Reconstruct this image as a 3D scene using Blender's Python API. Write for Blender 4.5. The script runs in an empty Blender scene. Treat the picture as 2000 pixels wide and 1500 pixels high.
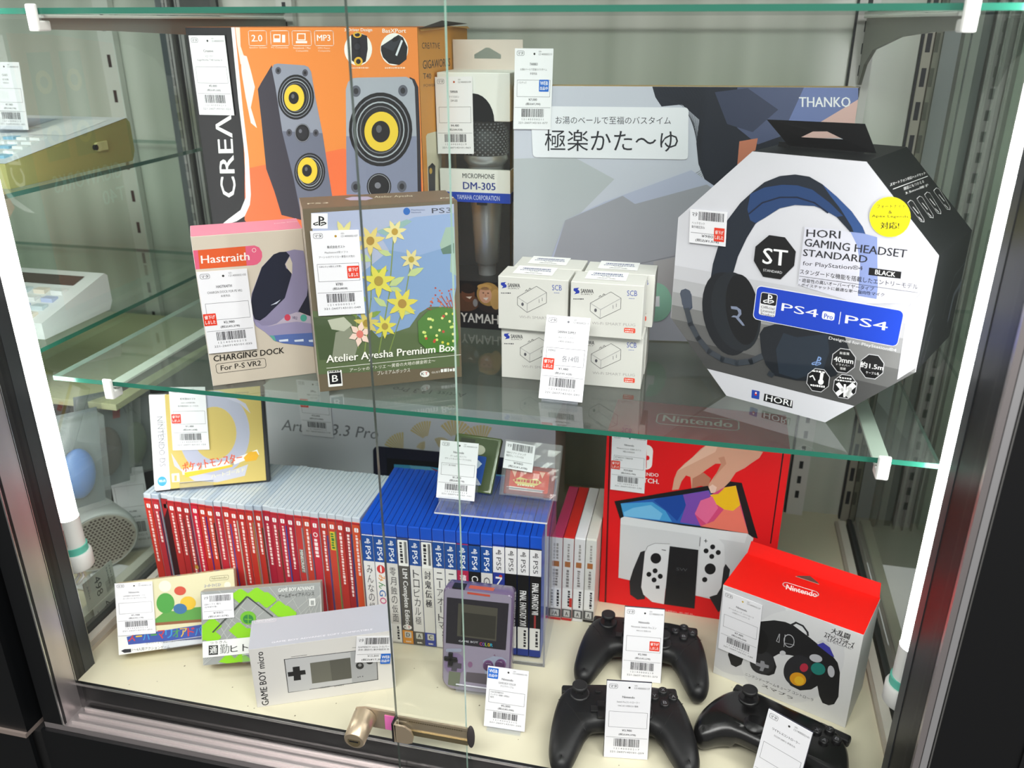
import bpy, bmesh, math, random
from mathutils import Vector, Matrix
SC = bpy.context.scene
COL = SC.collection
# ------------------------------------------------------------------ camera
cam = bpy.data.objects.new('camera', bpy.data.cameras.new('camera'))
COL.objects.link(cam)
cam.data.sensor_fit = 'HORIZONTAL'
cam.data.sensor_width = 36.0
cam.data.lens = 29.858
cam.data.clip_start = 0.02
cam.data.clip_end = 50
RIGHT, DOWN, FWD = (0.973973, 0.226664, -0.001065), (0.087912, -0.38208, -0.919938), (-0.208923, 0.895901, -0.392062)
M = Matrix.Identity(4)
for i in range(3):
    M[i][0], M[i][1], M[i][2] = RIGHT[i], -DOWN[i], -FWD[i]
M.translation = Vector((0.611288, -0.71889, 0.704763))
cam.matrix_world = M
cam.data.dof.use_dof = True
cam.data.dof.focus_distance = 0.86
cam.data.dof.aperture_fstop = 7.0
SC.camera = cam
# ------------------------------------------------------------------ world, shop lights and added fill, exposure
W = bpy.data.worlds.new('world'); SC.world = W; W.use_nodes = True
W.node_tree.nodes['Background'].inputs[0].default_value = (1.0, 0.99, 0.98, 1)
W.node_tree.nodes['Background'].inputs[1].default_value = 0.36
def area(name, loc, target, sx, sy, watts, col=(1, 1, 1)):
    l = bpy.data.lights.new(name, 'AREA'); l.shape = 'RECTANGLE'; l.size = sx; l.size_y = sy; l.energy = watts; l.color = col
    o = bpy.data.objects.new(name, l); COL.objects.link(o); o.location = loc
    o.rotation_euler = (Vector(target) - Vector(loc)).to_track_quat('-Z', 'Y').to_euler()
    return o
area('ceiling_fluorescents_and_fill', (0.55, -1.75, 2.5), (0.2, 0.1, 0.2), 3.6, 0.8, 104, (1.0, 0.975, 0.95))
area('ceiling_fluorescents_and_fill', (1.9, -1.2, 2.5), (0.0, 0.1, 0.1), 0.8, 2.2, 24, (1.0, 0.975, 0.95))  # second row, added as fill to brighten the dim goods on the left
TUBE_STRENGTH = 16.5
SC.view_settings.view_transform = 'Standard'
SC.view_settings.look = 'None'
SC.view_settings.gamma = 1.0
SC.view_settings.use_curve_mapping = False
SC.view_settings.exposure = 0.24
SC.cycles.use_denoising = True
SC.cycles.max_bounces = 10
SC.cycles.transparent_max_bounces = 48
SC.cycles.caustics_reflective = False
SC.cycles.caustics_refractive = False
# ------------------------------------------------------------------ printed matter, measured on the cartons in millimetres
ART={
'spk_front':[
('p',1,'e8873c',[58.0,348.7,272.7,348.7,272.0,133.7,74.8,98.6,44.2,134.6,50.6,171.5,56.3,241.8,59.4,318.9]),
('p',2,'ea6f3e',[52.5,195.4,178.6,222.4,270.2,202.9,272.0,133.7,74.8,98.6,44.2,134.6]),
('p',3,'f0f0f0',[57.1,348.7,61.4,348.7,59.4,264.4,59.4,207.3,56.5,165.7,53.5,153.4,44.9,139.6,33.1,132.8,24.4,129.9,14.7,129.4,22.4,134.8,40.5,146.7,49.3,161.8,54.9,213.0,55.0,269.9]),
('p',2,'eedcd0',[62.0,348.7,67.6,348.7,65.9,329.6,69.2,316.8,63.2,310.4,62.1,329.5]),  # this and the next: scuffed gloss with tube glare put into the colour
('p',3,'f2e6de',[64.7,321.1,72.0,319.0,75.0,304.0,77.7,286.7,69.7,264.6,74.5,242.2,67.5,247.7,64.8,275.6,63.3,301.8]),
('t',4,'f0f0f0','CREΛ',[36.9,161.9,43.9,255.7,16.0,161.0],1),
('r',2,'f5eee8',[76.4,330.1,97.9,330.2,77.4,345.3],1.6,0.5),
('r',2,'f5eee8',[103.0,330.2,124.7,330.3,103.9,345.3],1.6,0.5),
('r',2,'f5eee8',[128.7,330.4,151.0,330.4,129.4,345.3],1.6,0.5),
('r',2,'f5eee8',[155.3,330.5,177.1,330.5,155.9,345.4],1.6,0.5),
('t',3,'f5f0ec','2.0',[80.0,334.3,92.9,334.4,80.7,341.1],1),
('t',3,'f5f0ec','MP3',[158.2,335.1,173.7,335.2,158.4,341.3],1),
('p',3,'f5eee8',[107.1,341.7,115.6,341.7,114.7,333.7,106.1,333.7]),
('p',3,'f5eee8',[117.4,341.2,121.1,341.2,120.2,333.4,116.5,333.4]),
('p',4,'e8873c',[108.2,340.7,114.3,340.7,113.9,337.6,107.8,337.6]),
('p',3,'f5eee8',[135.2,342.8,145.4,342.8,144.7,335.6,134.4,335.6]),
('p',3,'f5eee8',[133.1,335.0,146.4,335.1,146.2,332.8,132.9,332.8]),
('p',4,'e8873c',[136.5,341.8,144.1,341.8,143.6,336.6,135.9,336.6]),
('t',2,'f0d9c8','Speaker System',[76.2,326.9,97.7,327.0,76.4,329.0],0),
('t',2,'f0d9c8','PC Compatible',[102.8,327.0,123.1,327.1,103.1,329.1],0),
('t',2,'f0d9c8','Notebook / Mac',[129.2,326.9,149.8,327.0,129.4,329.0],0),
('t',2,'f0d9c8','Compatible',[131.9,323.8,146.7,323.9,132.1,325.9],0),
('t',2,'f0d9c8','MP3 Player',[158.2,326.9,172.6,326.9,158.4,328.7],0),
('t',2,'f0d9c8','Compatible',[158.3,324.0,172.3,324.0,158.5,326.0],0),
('p',3,'34303c',[101.4,310.2,85.9,291.2,81.0,284.6,81.1,253.6,80.3,196.3,87.6,170.6,93.6,143.1,119.5,138.2,114.2,185.8,105.9,237.4,103.0,287.1]),
('p',4,'8d90a0',[100.9,306.4,103.9,310.7,108.4,311.8,140.8,310.2,145.1,308.5,148.0,303.7,150.3,277.0,155.2,238.6,158.0,201.3,160.9,164.1,161.3,140.2,119.5,138.2,114.2,185.8,105.9,237.4,103.0,287.1]),
('p',5,'6a6d80',[105.5,239.6,155.2,238.6,158.0,201.3,160.9,164.1,161.3,140.2,119.5,138.2,114.2,185.8]),
('e',5,'4b4a55',[108.5,304.4,3.5,0.0,0.5,3.8],0),
('e',6,'1a1a1e',[108.5,304.4,1.6,0.0,0.2,1.8],0),
('e',5,'4b4a55',[140.6,302.4,3.4,0.0,0.4,3.8],0),
('e',6,'1a1a1e',[140.6,302.4,1.6,0.0,0.2,1.8],0),
('e',6,'4b4a55',[114.3,238.1,3.6,0.1,0.5,4.1],0),
('e',7,'1a1a1e',[114.3,238.1,1.7,0.0,0.2,1.9],0),
('e',6,'4b4a55',[147.1,238.6,3.5,0.1,0.4,4.0],0),
('e',7,'1a1a1e',[147.1,238.6,1.6,0.0,0.2,1.9],0),
('e',7,'121216',[126.7,276.6,22.1,0.4,2.6,24.0],0),
('e',8,'8a8d98',[126.7,276.6,19.9,0.3,2.4,21.6],0.965),
('e',9,'aab0b8',[126.7,276.6,16.8,0.3,2.0,18.3],0.95),
('e',10,'1c1c20',[126.7,276.6,15.5,0.3,1.8,16.8],0),
('e',11,'77787e',[126.7,276.6,14.2,0.2,1.7,15.4],0.96),
('e',12,'e9c636',[124.8,276.0,12.2,0.2,1.6,14.1],0),
('e',13,'101014',[124.2,276.0,6.2,0.1,0.7,6.7],0),
('e',14,'5c5c64',[123.4,277.7,1.9,0.0,0.3,2.4],0),
('e',6,'101014',[130.7,238.2,9.5,0.2,1.1,10.3],0),
('e',7,'a0a2ac',[130.7,238.2,9.1,0.2,1.0,9.9],0.95),
('e',8,'202026',[130.7,238.2,6.3,0.2,0.7,7.0],0),
('e',9,'6a6a74',[128.4,240.2,2.0,0.1,0.2,2.2],0),
('e',6,'121216',[135.1,194.7,19.4,0.7,2.2,21.7],0),
('e',7,'8a8d98',[135.1,194.7,17.5,0.6,2.0,19.6],0.965),
('e',8,'aab0b8',[135.1,194.7,14.8,0.5,1.7,16.5],0.95),
('e',9,'1c1c20',[135.1,194.7,13.6,0.5,1.6,15.2],0),
('e',10,'77787e',[135.1,194.7,12.5,0.4,1.4,13.9],0.96),
('e',11,'e9c636',[132.7,196.4,12.3,0.4,1.5,14.8],0),
('e',12,'101014',[132.0,196.4,6.2,0.2,0.7,7.0],0),
('e',13,'5c5c64',[131.3,198.1,1.8,0.1,0.3,2.4],0),
('p',3,'2a2830',[261.9,299.7,267.6,297.2,271.3,289.5,271.1,236.1,269.7,176.7,258.1,176.3]),
('p',4,'a4a8b4',[187.4,286.2,190.7,293.6,195.8,297.4,201.8,298.2,258.4,299.7,264.6,296.7,267.2,289.4,267.0,236.0,265.3,174.3,178.7,170.7]),
('p',5,'8287a0',[183.7,236.0,266.8,238.2,265.3,174.3,178.7,170.7]),
('e',5,'5a5c68',[199.2,284.2,5.5,0.1,0.5,6.0],0),
('e',6,'2a2a30',[199.2,284.2,2.9,0.0,0.2,3.2],0),
('e',5,'5a5c68',[253.6,285.5,5.4,0.1,0.3,5.9],0),
('e',6,'2a2a30',[253.6,285.5,2.8,0.0,0.2,3.2],0),
('e',6,'5a5c68',[190.8,180.0,5.8,0.2,0.5,6.5],0),
('e',7,'2a2a30',[190.8,180.0,3.0,0.1,0.3,3.5],0),
('e',6,'5a5c68',[246.8,182.7,5.6,0.2,0.4,6.4],0),
('e',7,'2a2a30',[246.8,182.7,2.9,0.1,0.2,3.4],0),
('e',7,'121216',[224.9,243.7,37.4,0.9,2.6,39.7],0),
('e',8,'8a8d98',[224.9,243.7,33.7,0.8,2.3,35.8],0.965),
('e',9,'aab0b8',[224.9,243.7,28.5,0.7,2.0,30.3],0.95),
('e',10,'1c1c20',[224.9,243.7,26.2,0.6,1.8,27.9],0),
('e',11,'77787e',[224.9,243.7,24.0,0.6,1.7,25.6],0.96),
('e',12,'e9c636',[226.0,242.0,20.0,0.5,1.4,21.3],0),
('e',13,'101014',[225.4,242.0,10.9,0.3,0.8,11.6],0),
('e',14,'5c5c64',[223.5,244.9,3.3,0.1,0.3,4.1],0),
('e',6,'101014',[219.2,181.6,14.9,0.6,1.0,14.9],0),
('e',7,'a0a2ac',[219.2,181.6,13.4,0.5,0.9,13.6],0.95),
('e',8,'15151a',[219.2,181.6,10.9,0.4,0.7,11.3],0),
('e',9,'7a7a84',[217.8,182.7,3.7,0.1,0.2,3.5],0),
('e',2,'f0ece8',[204.9,326.9,16.0,0.1,1.3,16.3],0),
('e',2,'f0ece8',[246.0,327.1,15.7,0.1,0.9,16.1],0),
('p',3,'17171f',[197.9,341.4,206.5,343.2,216.2,340.4,216.0,327.2,212.8,314.8,204.0,310.6,196.7,315.7]),
('e',4,'e0b030',[205.2,341.4,4.9,0.0,0.2,3.0],0.6),
('e',4,'101014',[204.2,329.7,5.4,0.0,0.4,4.7],0),
('e',5,'2a2a32',[204.2,329.7,3.5,0.0,0.2,3.1],0),
('e',4,'e0b030',[204.3,314.7,5.0,0.0,0.4,4.6],0.55),
('p',3,'14161a',[231.4,330.3,251.5,341.5,256.5,339.0,261.1,329.4,259.3,317.2,250.9,311.5,239.4,313.0,232.8,319.1,230.9,326.2]),
('p',4,'2c3038',[231.4,330.3,251.5,341.5,256.5,339.0,244.8,325.3]),
('l',5,'d8dce4',[255.1,335.4,248.3,321.7],2.2,0),
('e',6,'0c0e10',[248.4,337.4,4.1,2.0,-1.2,1.9],0),
('t',5,'f5eee8','3-Driver Design',[190.7,343.9,222.2,343.9,191.0,347.9],1),
('t',2,'f5eee8','BasXPort',[233.8,343.4,260.1,343.5,234.0,347.4],1),
('d',2,'f0d0b8',[195.4,307.4,215.6,307.6,195.5,308.9],3,8),
('d',2,'f0d0b8',[234.4,307.7,257.7,308.0,234.5,309.3],4,9)],
'spk_right':[
('p',1,'d8902e',[0.3,0.3,189.7,0.3,189.7,348.7,0.3,348.7]),
('t',2,'2a1c10','CREΛTIVE',[11.9,327.6,75.1,326.0,12.1,334.1],0),
('t',2,'2a1c10','GIGAWORKS',[12.6,307.0,113.0,305.7,13.1,315.8],1),
('t',2,'2a1c10','T40',[12.3,297.1,39.6,295.6,12.1,302.9],1),
('t',2,'4a3420','POWERED',[13.0,288.6,68.7,286.1,12.7,291.6],0),
('p',2,'d9d2b8',[14.0,236.7,19.7,238.8,47.6,237.9,70.8,235.3,61.9,156.0,14.1,165.0]),
('p',3,'1b1c22',[17.0,202.6,32.2,205.0,43.1,199.9,38.4,160.4,15.9,164.7]),
('e',4,'caa23a',[25.6,196.8,5.2,-0.8,0.4,3.4],0)],
'vr_front':[
('p',1,'df5f80',[0.5,146.2,59.3,146.4,63.5,144.1,65.7,139.1,65.5,134.3,63.4,129.7,59.6,126.8,56.0,126.2,0.3,127.0]),
('p',2,'dd5a26',[5.0,146.2,50.4,146.3,49.3,126.4,4.2,127.0]),
('t',3,'f6ece6','Hastraith',[6.5,132.3,52.7,131.8,7.0,140.4],1),
('e',2,'f6ece6',[58.3,141.6,2.0,-0.2,0.2,2.1],0.82),
('p',4,'8d86a6',[89.6,137.6,97.9,139.0,107.0,136.9,107.6,130.7,107.6,71.5,95.7,71.3,77.9,61.8,60.9,59.2,51.1,63.9,47.7,70.5,47.4,81.3,50.7,96.6,63.8,123.7,77.2,136.0]),
('p',5,'10162c',[89.6,137.4,83.0,137.6,76.7,135.5,63.7,123.2,51.2,96.5,47.8,81.8,50.6,69.0,55.5,66.8,62.1,70.6,69.0,76.6,83.2,88.6,92.2,111.7,93.3,117.7,87.8,119.8,87.1,124.8,92.7,133.2]),
('p',6,'cfc5b5',[92.6,132.1,94.5,125.2,93.2,113.3,89.3,119.1,87.2,124.3]),
('p',6,'c9cede',[68.0,82.2,78.9,87.4,74.4,83.4]),
('p',5,'12172a',[105.8,88.5,107.6,96.5,107.6,65.8,95.3,72.5]),
('p',6,'9a93b6',[48.5,70.4,57.0,61.1,68.4,60.7,78.2,64.1,83.9,69.2,93.7,72.1,107.6,65.8,107.6,31.9,106.8,33.0,75.7,39.3,66.7,44.6,59.3,53.7,50.8,61.6]),
('p',7,'b9aec0',[72.2,61.9,82.9,69.3,93.7,72.1,107.6,65.8,107.6,57.7,92.7,61.5,77.9,61.3,60.9,59.2]),
('e',8,'cc4058',[83.7,67.1,3.1,-0.4,0.4,3.6],0),
('e',8,'4aa492',[100.2,64.8,3.4,-0.4,0.4,3.9],0),
('t',8,'5a5470','VR2',[88.3,65.0,93.4,63.7,88.8,68.1],1),
('p',7,'5b72b0',[63.5,49.1,80.8,48.7,107.6,47.2,107.6,31.3,75.7,39.3,67.6,43.3]),
('p',8,'60a89a',[63.5,49.7,68.1,48.5,69.6,41.9,66.6,44.0]),
('p',8,'d8e2f2',[72.4,43.3,81.9,43.3,81.9,40.6,72.6,41.3]),
('p',8,'d8e2f2',[88.1,41.3,97.8,41.3,97.8,38.6,88.4,39.3]),
('p',8,'d8e2f2',[103.0,39.4,107.6,39.4,107.6,36.6,103.3,37.4]),
('t',8,'26231f','CHARGING DOCK',[4.4,27.6,76.1,28.0,4.9,34.2],1),
('r',1,'26231f',[5.7,13.9,56.1,14.1,5.8,24.5],2.4,0.5),
('t',2,'26231f','For P-S VR2',[10.2,16.6,51.1,17.1,10.5,22.4],1)],
'vr_top':[
('p',1,'e58aa0',[0.3,0.3,107.6,0.3,107.6,50.7,0.3,50.7]),
('t',2,'f4dfe4','Lovely Sweet',[83.0,29.4,106.8,32.6,83.5,34.4],0)],
'atel_front':[
('p',1,'6a5f4c',[0.3,0.3,150.8,0.3,150.8,190.0,0.3,190.0]),
('p',2,'a9b2cc',[7.9,186.0,147.3,187.1,147.5,102.2,129.0,58.9,21.2,35.7,7.6,81.7]),
('p',3,'7f9cc4',[48.0,121.1,101.0,159.1,146.4,149.8,147.5,102.2,134.9,35.2,63.3,36.9,45.0,78.2]),
('p',4,'8fa6cc',[70.8,163.1,106.9,176.2,147.1,177.9,146.4,145.6,110.4,137.5,79.9,145.0]),
('p',5,'8fb0ac',[67.9,164.3,99.7,174.6,104.7,172.2,80.6,158.4]),
('p',5,'9cb4a4',[131.6,146.6,138.4,164.0,146.8,164.5,147.8,113.2,141.4,118.1,143.1,141.6,133.6,141.2]),
('p',6,'5e7a6c',[132.5,142.3,146.4,147.7,146.2,137.1,134.5,136.9]),
('p',4,'5b6a48',[0.3,88.8,45.1,79.3,64.3,54.0,96.7,62.1,108.0,76.8,118.9,82.5,147.0,80.0,148.9,12.3,0.3,19.9]),
('p',5,'49583c',[0.6,82.3,16.4,78.7,36.8,50.0,35.7,34.2,2.6,35.5]),
('p',6,'8a8f7c',[21.3,63.9,36.0,68.0,43.0,49.3,37.8,33.9,14.8,34.2]),
('p',7,'b8bca8',[14.3,77.8,30.7,79.5,38.3,70.0,29.6,64.2,17.5,67.6]),
('l',5,'7d8f4e',[48.6,38.5,59.1,96.0,63.1,151.3],1.2,0),
('l',6,'7d8f4e',[63.3,36.9,77.9,99.9,85.8,160.1],1.2,0),
('l',7,'7d8f4e',[73.9,35.8,91.3,84.4,101.9,131.8],1,0),
('l',8,'7d8f4e',[42.7,44.8,42.8,104.5,36.9,161.2],1,0),
('p',7,'7d9a48',[55.3,77.2,60.9,76.2,65.2,78.8,68.5,82.3,63.8,82.7,58.9,81.8]),
('p',6,'86a94a',[55.3,93.7,52.9,99.0,48.4,101.2,43.9,102.1,46.2,97.9,49.8,94.2]),
('p',8,'86a94a',[60.1,120.1,67.4,117.9,73.6,120.7,78.4,124.8,72.2,126.1,65.5,125.6]),
('p',8,'b9c88a',[74.6,86.5,72.1,93.2,66.9,96.4,61.6,97.9,64.0,92.6,67.9,87.8]),
('p',8,'b9c88a',[77.9,108.0,85.4,107.5,90.6,111.5,94.4,116.5,88.2,116.4,81.9,114.4]),
('p',8,'b9c88a',[84.8,80.0,91.7,75.8,98.6,77.0,104.4,79.8,98.4,82.7,91.5,84.1]),
('p',8,'b9c88a',[91.1,101.5,87.0,106.1,81.8,106.9,77.0,106.4,80.6,102.9,85.3,100.3]),
('p',8,'b9c88a',[97.0,117.2,104.6,116.1,110.3,119.7,114.5,124.4,108.2,124.8,101.6,123.3]),
('p',9,'7d9a48',[44.0,78.3,43.1,85.5,38.7,90.0,33.7,92.8,34.9,86.9,37.7,81.2]),
('p',9,'7d9a48',[40.0,121.7,45.6,121.3,49.7,124.4,52.7,128.2,48.0,128.1,43.2,126.6]),
('p',6,'b9c88a',[62.0,134.8,58.0,141.4,51.7,143.6,45.6,144.0,49.2,138.8,54.4,134.6]),
('p',7,'b9c88a',[82.7,139.5,79.0,144.5,73.8,145.8,68.9,145.7,72.2,141.9,76.6,138.9]),
('p',9,'d6cf8a',[37.1,163.3,42.6,161.0,47.6,162.7,51.7,165.5,47.0,166.9,41.8,167.0]),
('p',10,'d6cf8a',[37.1,163.3,42.2,166.3,44.1,171.3,44.6,176.3,40.6,173.4,37.2,169.3]),
('p',11,'d6cf8a',[37.1,163.3,38.0,169.3,35.4,173.8,32.0,177.2,31.6,172.3,32.5,167.1]),
('p',12,'d6cf8a',[37.1,163.3,33.1,167.7,28.0,168.4,23.2,167.7,26.7,164.4,31.3,161.9]),
('p',13,'d6cf8a',[37.1,163.3,31.1,162.8,27.3,159.1,24.7,154.8,29.6,155.5,34.4,157.8]),
('p',14,'d6cf8a',[37.1,163.3,33.6,158.2,34.0,152.8,35.7,148.1,38.2,152.5,39.5,157.7]),
('p',15,'d6cf8a',[37.1,163.3,38.7,157.4,43.1,154.4,47.8,152.8,46.0,157.5,42.8,161.8]),
('e',16,'b09a40',[37.1,163.3,3.8,-0.2,0.3,4.2],0),
('p',7,'dcc878',[62.3,155.5,68.0,153.2,73.1,154.9,77.2,157.7,72.4,159.1,67.1,159.3]),
('p',8,'dcc878',[62.3,155.5,67.6,158.6,69.4,163.6,69.9,168.7,65.8,165.8,62.4,161.6]),
('p',9,'dcc878',[62.3,155.5,63.2,161.6,60.5,166.2,57.0,169.7,56.6,164.7,57.6,159.4]),
('p',10,'dcc878',[62.3,155.5,58.2,160.0,53.0,160.7,48.1,160.0,51.7,156.6,56.4,154.2]),
('p',11,'dcc878',[62.3,155.5,56.3,155.0,52.5,151.2,49.9,146.9,54.8,147.7,59.6,149.9]),
('p',12,'dcc878',[62.3,155.5,58.9,150.3,59.4,144.9,61.1,140.0,63.6,144.5,64.9,149.8]),
('p',13,'dcc878',[62.3,155.5,64.1,149.5,68.6,146.5,73.4,144.9,71.5,149.6,68.2,154.0]),
('e',14,'a8843a',[62.3,155.5,3.9,-0.3,0.3,4.3],0),
('p',6,'e2d696',[86.9,163.1,91.5,161.3,95.6,162.6,99.0,164.9,95.1,166.0,90.8,166.1]),
('p',7,'e2d696',[86.9,163.1,91.2,165.6,92.6,169.6,92.9,173.7,89.7,171.4,86.9,168.0]),
('p',8,'e2d696',[86.9,163.1,87.6,168.0,85.4,171.7,82.5,174.5,82.2,170.4,83.1,166.2]),
('p',9,'e2d696',[86.9,163.1,83.6,166.7,79.3,167.3,75.4,166.7,78.3,164.0,82.2,162.0]),
('p',10,'e2d696',[86.9,163.1,82.1,162.7,79.0,159.7,77.0,156.2,80.9,156.8,84.8,158.6]),
('p',11,'e2d696',[86.9,163.1,84.2,159.0,84.7,154.6,86.1,150.8,88.1,154.3,89.1,158.6]),
('p',12,'e2d696',[86.9,163.1,88.4,158.3,92.1,155.9,96.0,154.6,94.4,158.4,91.7,161.9]),
('e',13,'b8963c',[86.9,163.1,3.2,-0.2,0.2,3.4],0),
('p',8,'d9cd90',[102.0,133.9,106.3,132.2,110.1,133.4,113.2,135.5,109.6,136.7,105.5,136.8]),
('p',9,'d9cd90',[102.0,133.9,105.9,136.2,107.2,140.1,107.5,143.9,104.4,141.7,101.9,138.6]),
('p',10,'d9cd90',[102.0,133.9,102.5,138.5,100.4,142.1,97.7,144.7,97.5,140.9,98.3,136.9]),
('p',11,'d9cd90',[102.0,133.9,98.8,137.4,94.8,137.9,91.1,137.5,93.9,134.9,97.5,132.9]),
('p',12,'d9cd90',[102.0,133.9,97.4,133.6,94.5,130.8,92.6,127.5,96.3,128.0,100.0,129.7]),
('p',13,'d9cd90',[102.0,133.9,99.4,130.1,99.9,125.9,101.3,122.3,103.1,125.6,104.0,129.6]),
('p',14,'d9cd90',[102.0,133.9,103.4,129.4,106.8,127.1,110.5,125.8,109.0,129.5,106.4,132.8]),
('e',15,'b09a40',[102.0,133.9,3.0,-0.2,0.1,3.2],0),
('p',9,'d8cf52',[67.9,114.2,74.5,111.4,80.4,113.3,85.2,116.6,79.6,118.4,73.4,118.6]),
('p',10,'d8cf52',[67.9,114.2,74.0,117.8,76.1,123.7,76.6,129.7,71.9,126.3,68.0,121.5]),
('p',11,'d8cf52',[67.9,114.2,68.9,121.4,65.8,126.9,61.6,131.0,61.3,125.1,62.5,118.9]),
('p',12,'d8cf52',[67.9,114.2,63.1,119.6,57.1,120.5,51.4,119.8,55.6,115.7,61.1,112.7]),
('p',13,'d8cf52',[67.9,114.2,60.9,113.7,56.5,109.3,53.5,104.2,59.2,105.1,64.8,107.6]),
('p',14,'d8cf52',[67.9,114.2,64.0,108.2,64.5,101.7,66.6,95.9,69.4,101.2,70.9,107.5]),
('p',15,'d8cf52',[67.9,114.2,70.0,107.1,75.2,103.5,80.8,101.5,78.6,107.2,74.8,112.4]),
('e',16,'a8903a',[67.9,114.2,4.5,-0.4,0.3,5.1],0),
('p',8,'d9cc50',[90.4,88.4,96.8,85.6,102.5,87.5,107.1,90.6,101.7,92.4,95.7,92.6]),
('p',9,'d9cc50',[90.4,88.4,96.3,91.8,98.3,97.6,98.7,103.3,94.2,100.1,90.4,95.4]),
('p',10,'d9cc50',[90.4,88.4,91.4,95.4,88.2,100.7,84.2,104.8,83.9,99.0,85.1,92.9]),
('p',11,'d9cc50',[90.4,88.4,85.8,93.7,79.9,94.6,74.5,93.9,78.5,89.9,83.9,87.0]),
('p',12,'d9cc50',[90.4,88.4,83.7,88.0,79.5,83.7,76.6,78.8,82.1,79.6,87.5,82.0]),
('p',13,'d9cc50',[90.4,88.4,86.7,82.6,87.3,76.3,89.3,70.7,92.0,75.8,93.4,81.8]),
('p',14,'d9cc50',[90.4,88.4,92.5,81.5,97.6,77.9,103.0,75.9,100.8,81.5,97.1,86.6]),
('e',15,'a8843a',[90.4,88.4,4.4,-0.4,0.2,4.9],0),
('p',7,'cdbd68',[52.8,70.8,57.9,68.5,62.4,70.0,66.2,72.5,61.9,74.0,57.1,74.3]),
('p',8,'cdbd68',[52.8,70.8,57.5,73.6,59.2,78.3,59.6,83.0,56.0,80.4,52.9,76.6]),
('p',9,'cdbd68',[52.8,70.8,53.6,76.5,51.2,80.9,48.0,84.3,47.7,79.6,48.6,74.6]),
('p',10,'cdbd68',[52.8,70.8,49.2,75.1,44.4,75.9,40.1,75.4,43.3,72.1,47.5,69.7]),
('p',11,'cdbd68',[52.8,70.8,47.4,70.5,43.9,67.1,41.6,63.0,46.0,63.6,50.4,65.6]),
('p',12,'cdbd68',[52.8,70.8,49.7,66.1,50.1,60.9,51.7,56.4,53.9,60.5,55.1,65.5]),
('p',13,'cdbd68',[52.8,70.8,54.4,65.2,58.4,62.2,62.7,60.6,61.0,65.1,58.1,69.3]),
('e',14,'a08638',[52.8,70.8,3.5,-0.3,0.3,4.0],0),
('p',8,'d8cf52',[71.3,65.7,76.1,63.5,80.4,64.9,83.8,67.3,79.8,68.6,75.3,68.9]),
('p',9,'d8cf52',[71.3,65.7,75.7,68.2,77.3,72.7,77.6,77.1,74.2,74.6,71.4,71.1]),
('p',10,'d8cf52',[71.3,65.7,72.1,71.0,69.8,75.1,66.8,78.2,66.5,73.8,67.4,69.2]),
('p',14,'d8cf52',[71.3,65.7,67.9,69.7,63.5,70.5,59.4,70.0,62.4,66.9,66.4,64.6]),
('p',15,'d8cf52',[71.3,65.7,66.3,65.4,63.1,62.2,60.9,58.4,65.0,59.0,69.1,60.9]),
('p',16,'d8cf52',[71.3,65.7,68.5,61.3,68.9,56.5,70.4,52.2,72.4,56.1,73.5,60.7]),
('p',17,'d8cf52',[71.3,65.7,72.9,60.4,76.6,57.7,80.6,56.2,79.0,60.4,76.3,64.3]),
('e',18,'a8903a',[71.3,65.7,3.3,-0.3,0.2,3.7],0),
('l',5,'a8503e',[146.7,65.2,145.1,91.4],0.9,0),
('l',6,'a8503e',[146.7,65.2,140.3,95.4],0.9,0),
('l',7,'a8503e',[146.7,65.2,136.8,91.9],0.9,0),
('l',8,'a8503e',[146.7,65.2,131.4,93.2],0.9,0),
('l',9,'a8503e',[146.7,65.2,127.3,90.9],0.9,0),
('l',10,'a8503e',[146.7,65.2,129.7,82.0],0.9,0),
('l',11,'a8503e',[146.7,65.2,128.2,78.7],0.9,0),
('l',12,'a8503e',[146.7,65.2,116.0,81.2],0.9,0),
('l',13,'a8503e',[146.7,65.2,122.1,73.5],0.9,0),
('l',14,'a8503e',[146.7,65.2,121.7,69.4],0.9,0),
('l',15,'a8503e',[146.7,65.2,111.0,65.4],0.9,0),
('l',16,'a8503e',[146.7,65.2,118.9,60.7],0.9,0),
('l',17,'a8503e',[146.7,65.2,115.3,54.5],0.9,0),
('l',18,'a8503e',[146.7,65.2,122.0,51.7],0.9,0),
('l',19,'a8503e',[146.7,65.2,122.7,46.2],0.9,0),
('l',20,'a8503e',[146.7,65.2,130.7,47.5],0.9,0),
('l',21,'a8503e',[146.7,65.2,130.0,38.9],0.9,0),
('l',22,'a8503e',[146.7,65.2,132.9,33.0],0.9,0),
('l',23,'a8503e',[146.7,65.2,139.3,35.8],0.9,0),
('l',24,'a8503e',[146.7,65.2,143.6,31.3],0.9,0),
('e',4,'b0483c',[139.5,97.8,1.0,-0.1,0.0,1.0],0),
('e',5,'b0483c',[120.1,83.6,1.0,-0.1,0.0,1.0],0),
('e',10,'d2826a',[131.2,84.2,1.0,-0.1,0.0,1.0],0),
('e',13,'d2826a',[137.3,78.4,1.0,-0.1,0.0,1.0],0),
('e',10,'d2826a',[137.9,87.2,1.0,-0.1,0.0,1.0],0),
('e',4,'c4624a',[142.1,99.1,1.0,-0.1,0.0,1.0],0),
('e',4,'c4624a',[132.1,95.9,1.0,-0.1,0.0,1.0],0),
('e',10,'b0483c',[130.3,86.6,1.0,-0.1,0.0,1.0],0),
('e',13,'d2826a',[129.8,81.3,1.0,-0.1,0.0,1.0],0),
('e',10,'b0483c',[128.2,87.9,1.0,-0.1,0.0,1.0],0),
('e',4,'b0483c',[125.3,94.4,1.0,-0.1,0.0,1.0],0),
('e',13,'c4624a',[141.0,76.2,1.0,-0.1,0.0,1.0],0),
('e',10,'b0483c',[137.0,84.2,1.0,-0.1,0.0,1.0],0),
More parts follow.
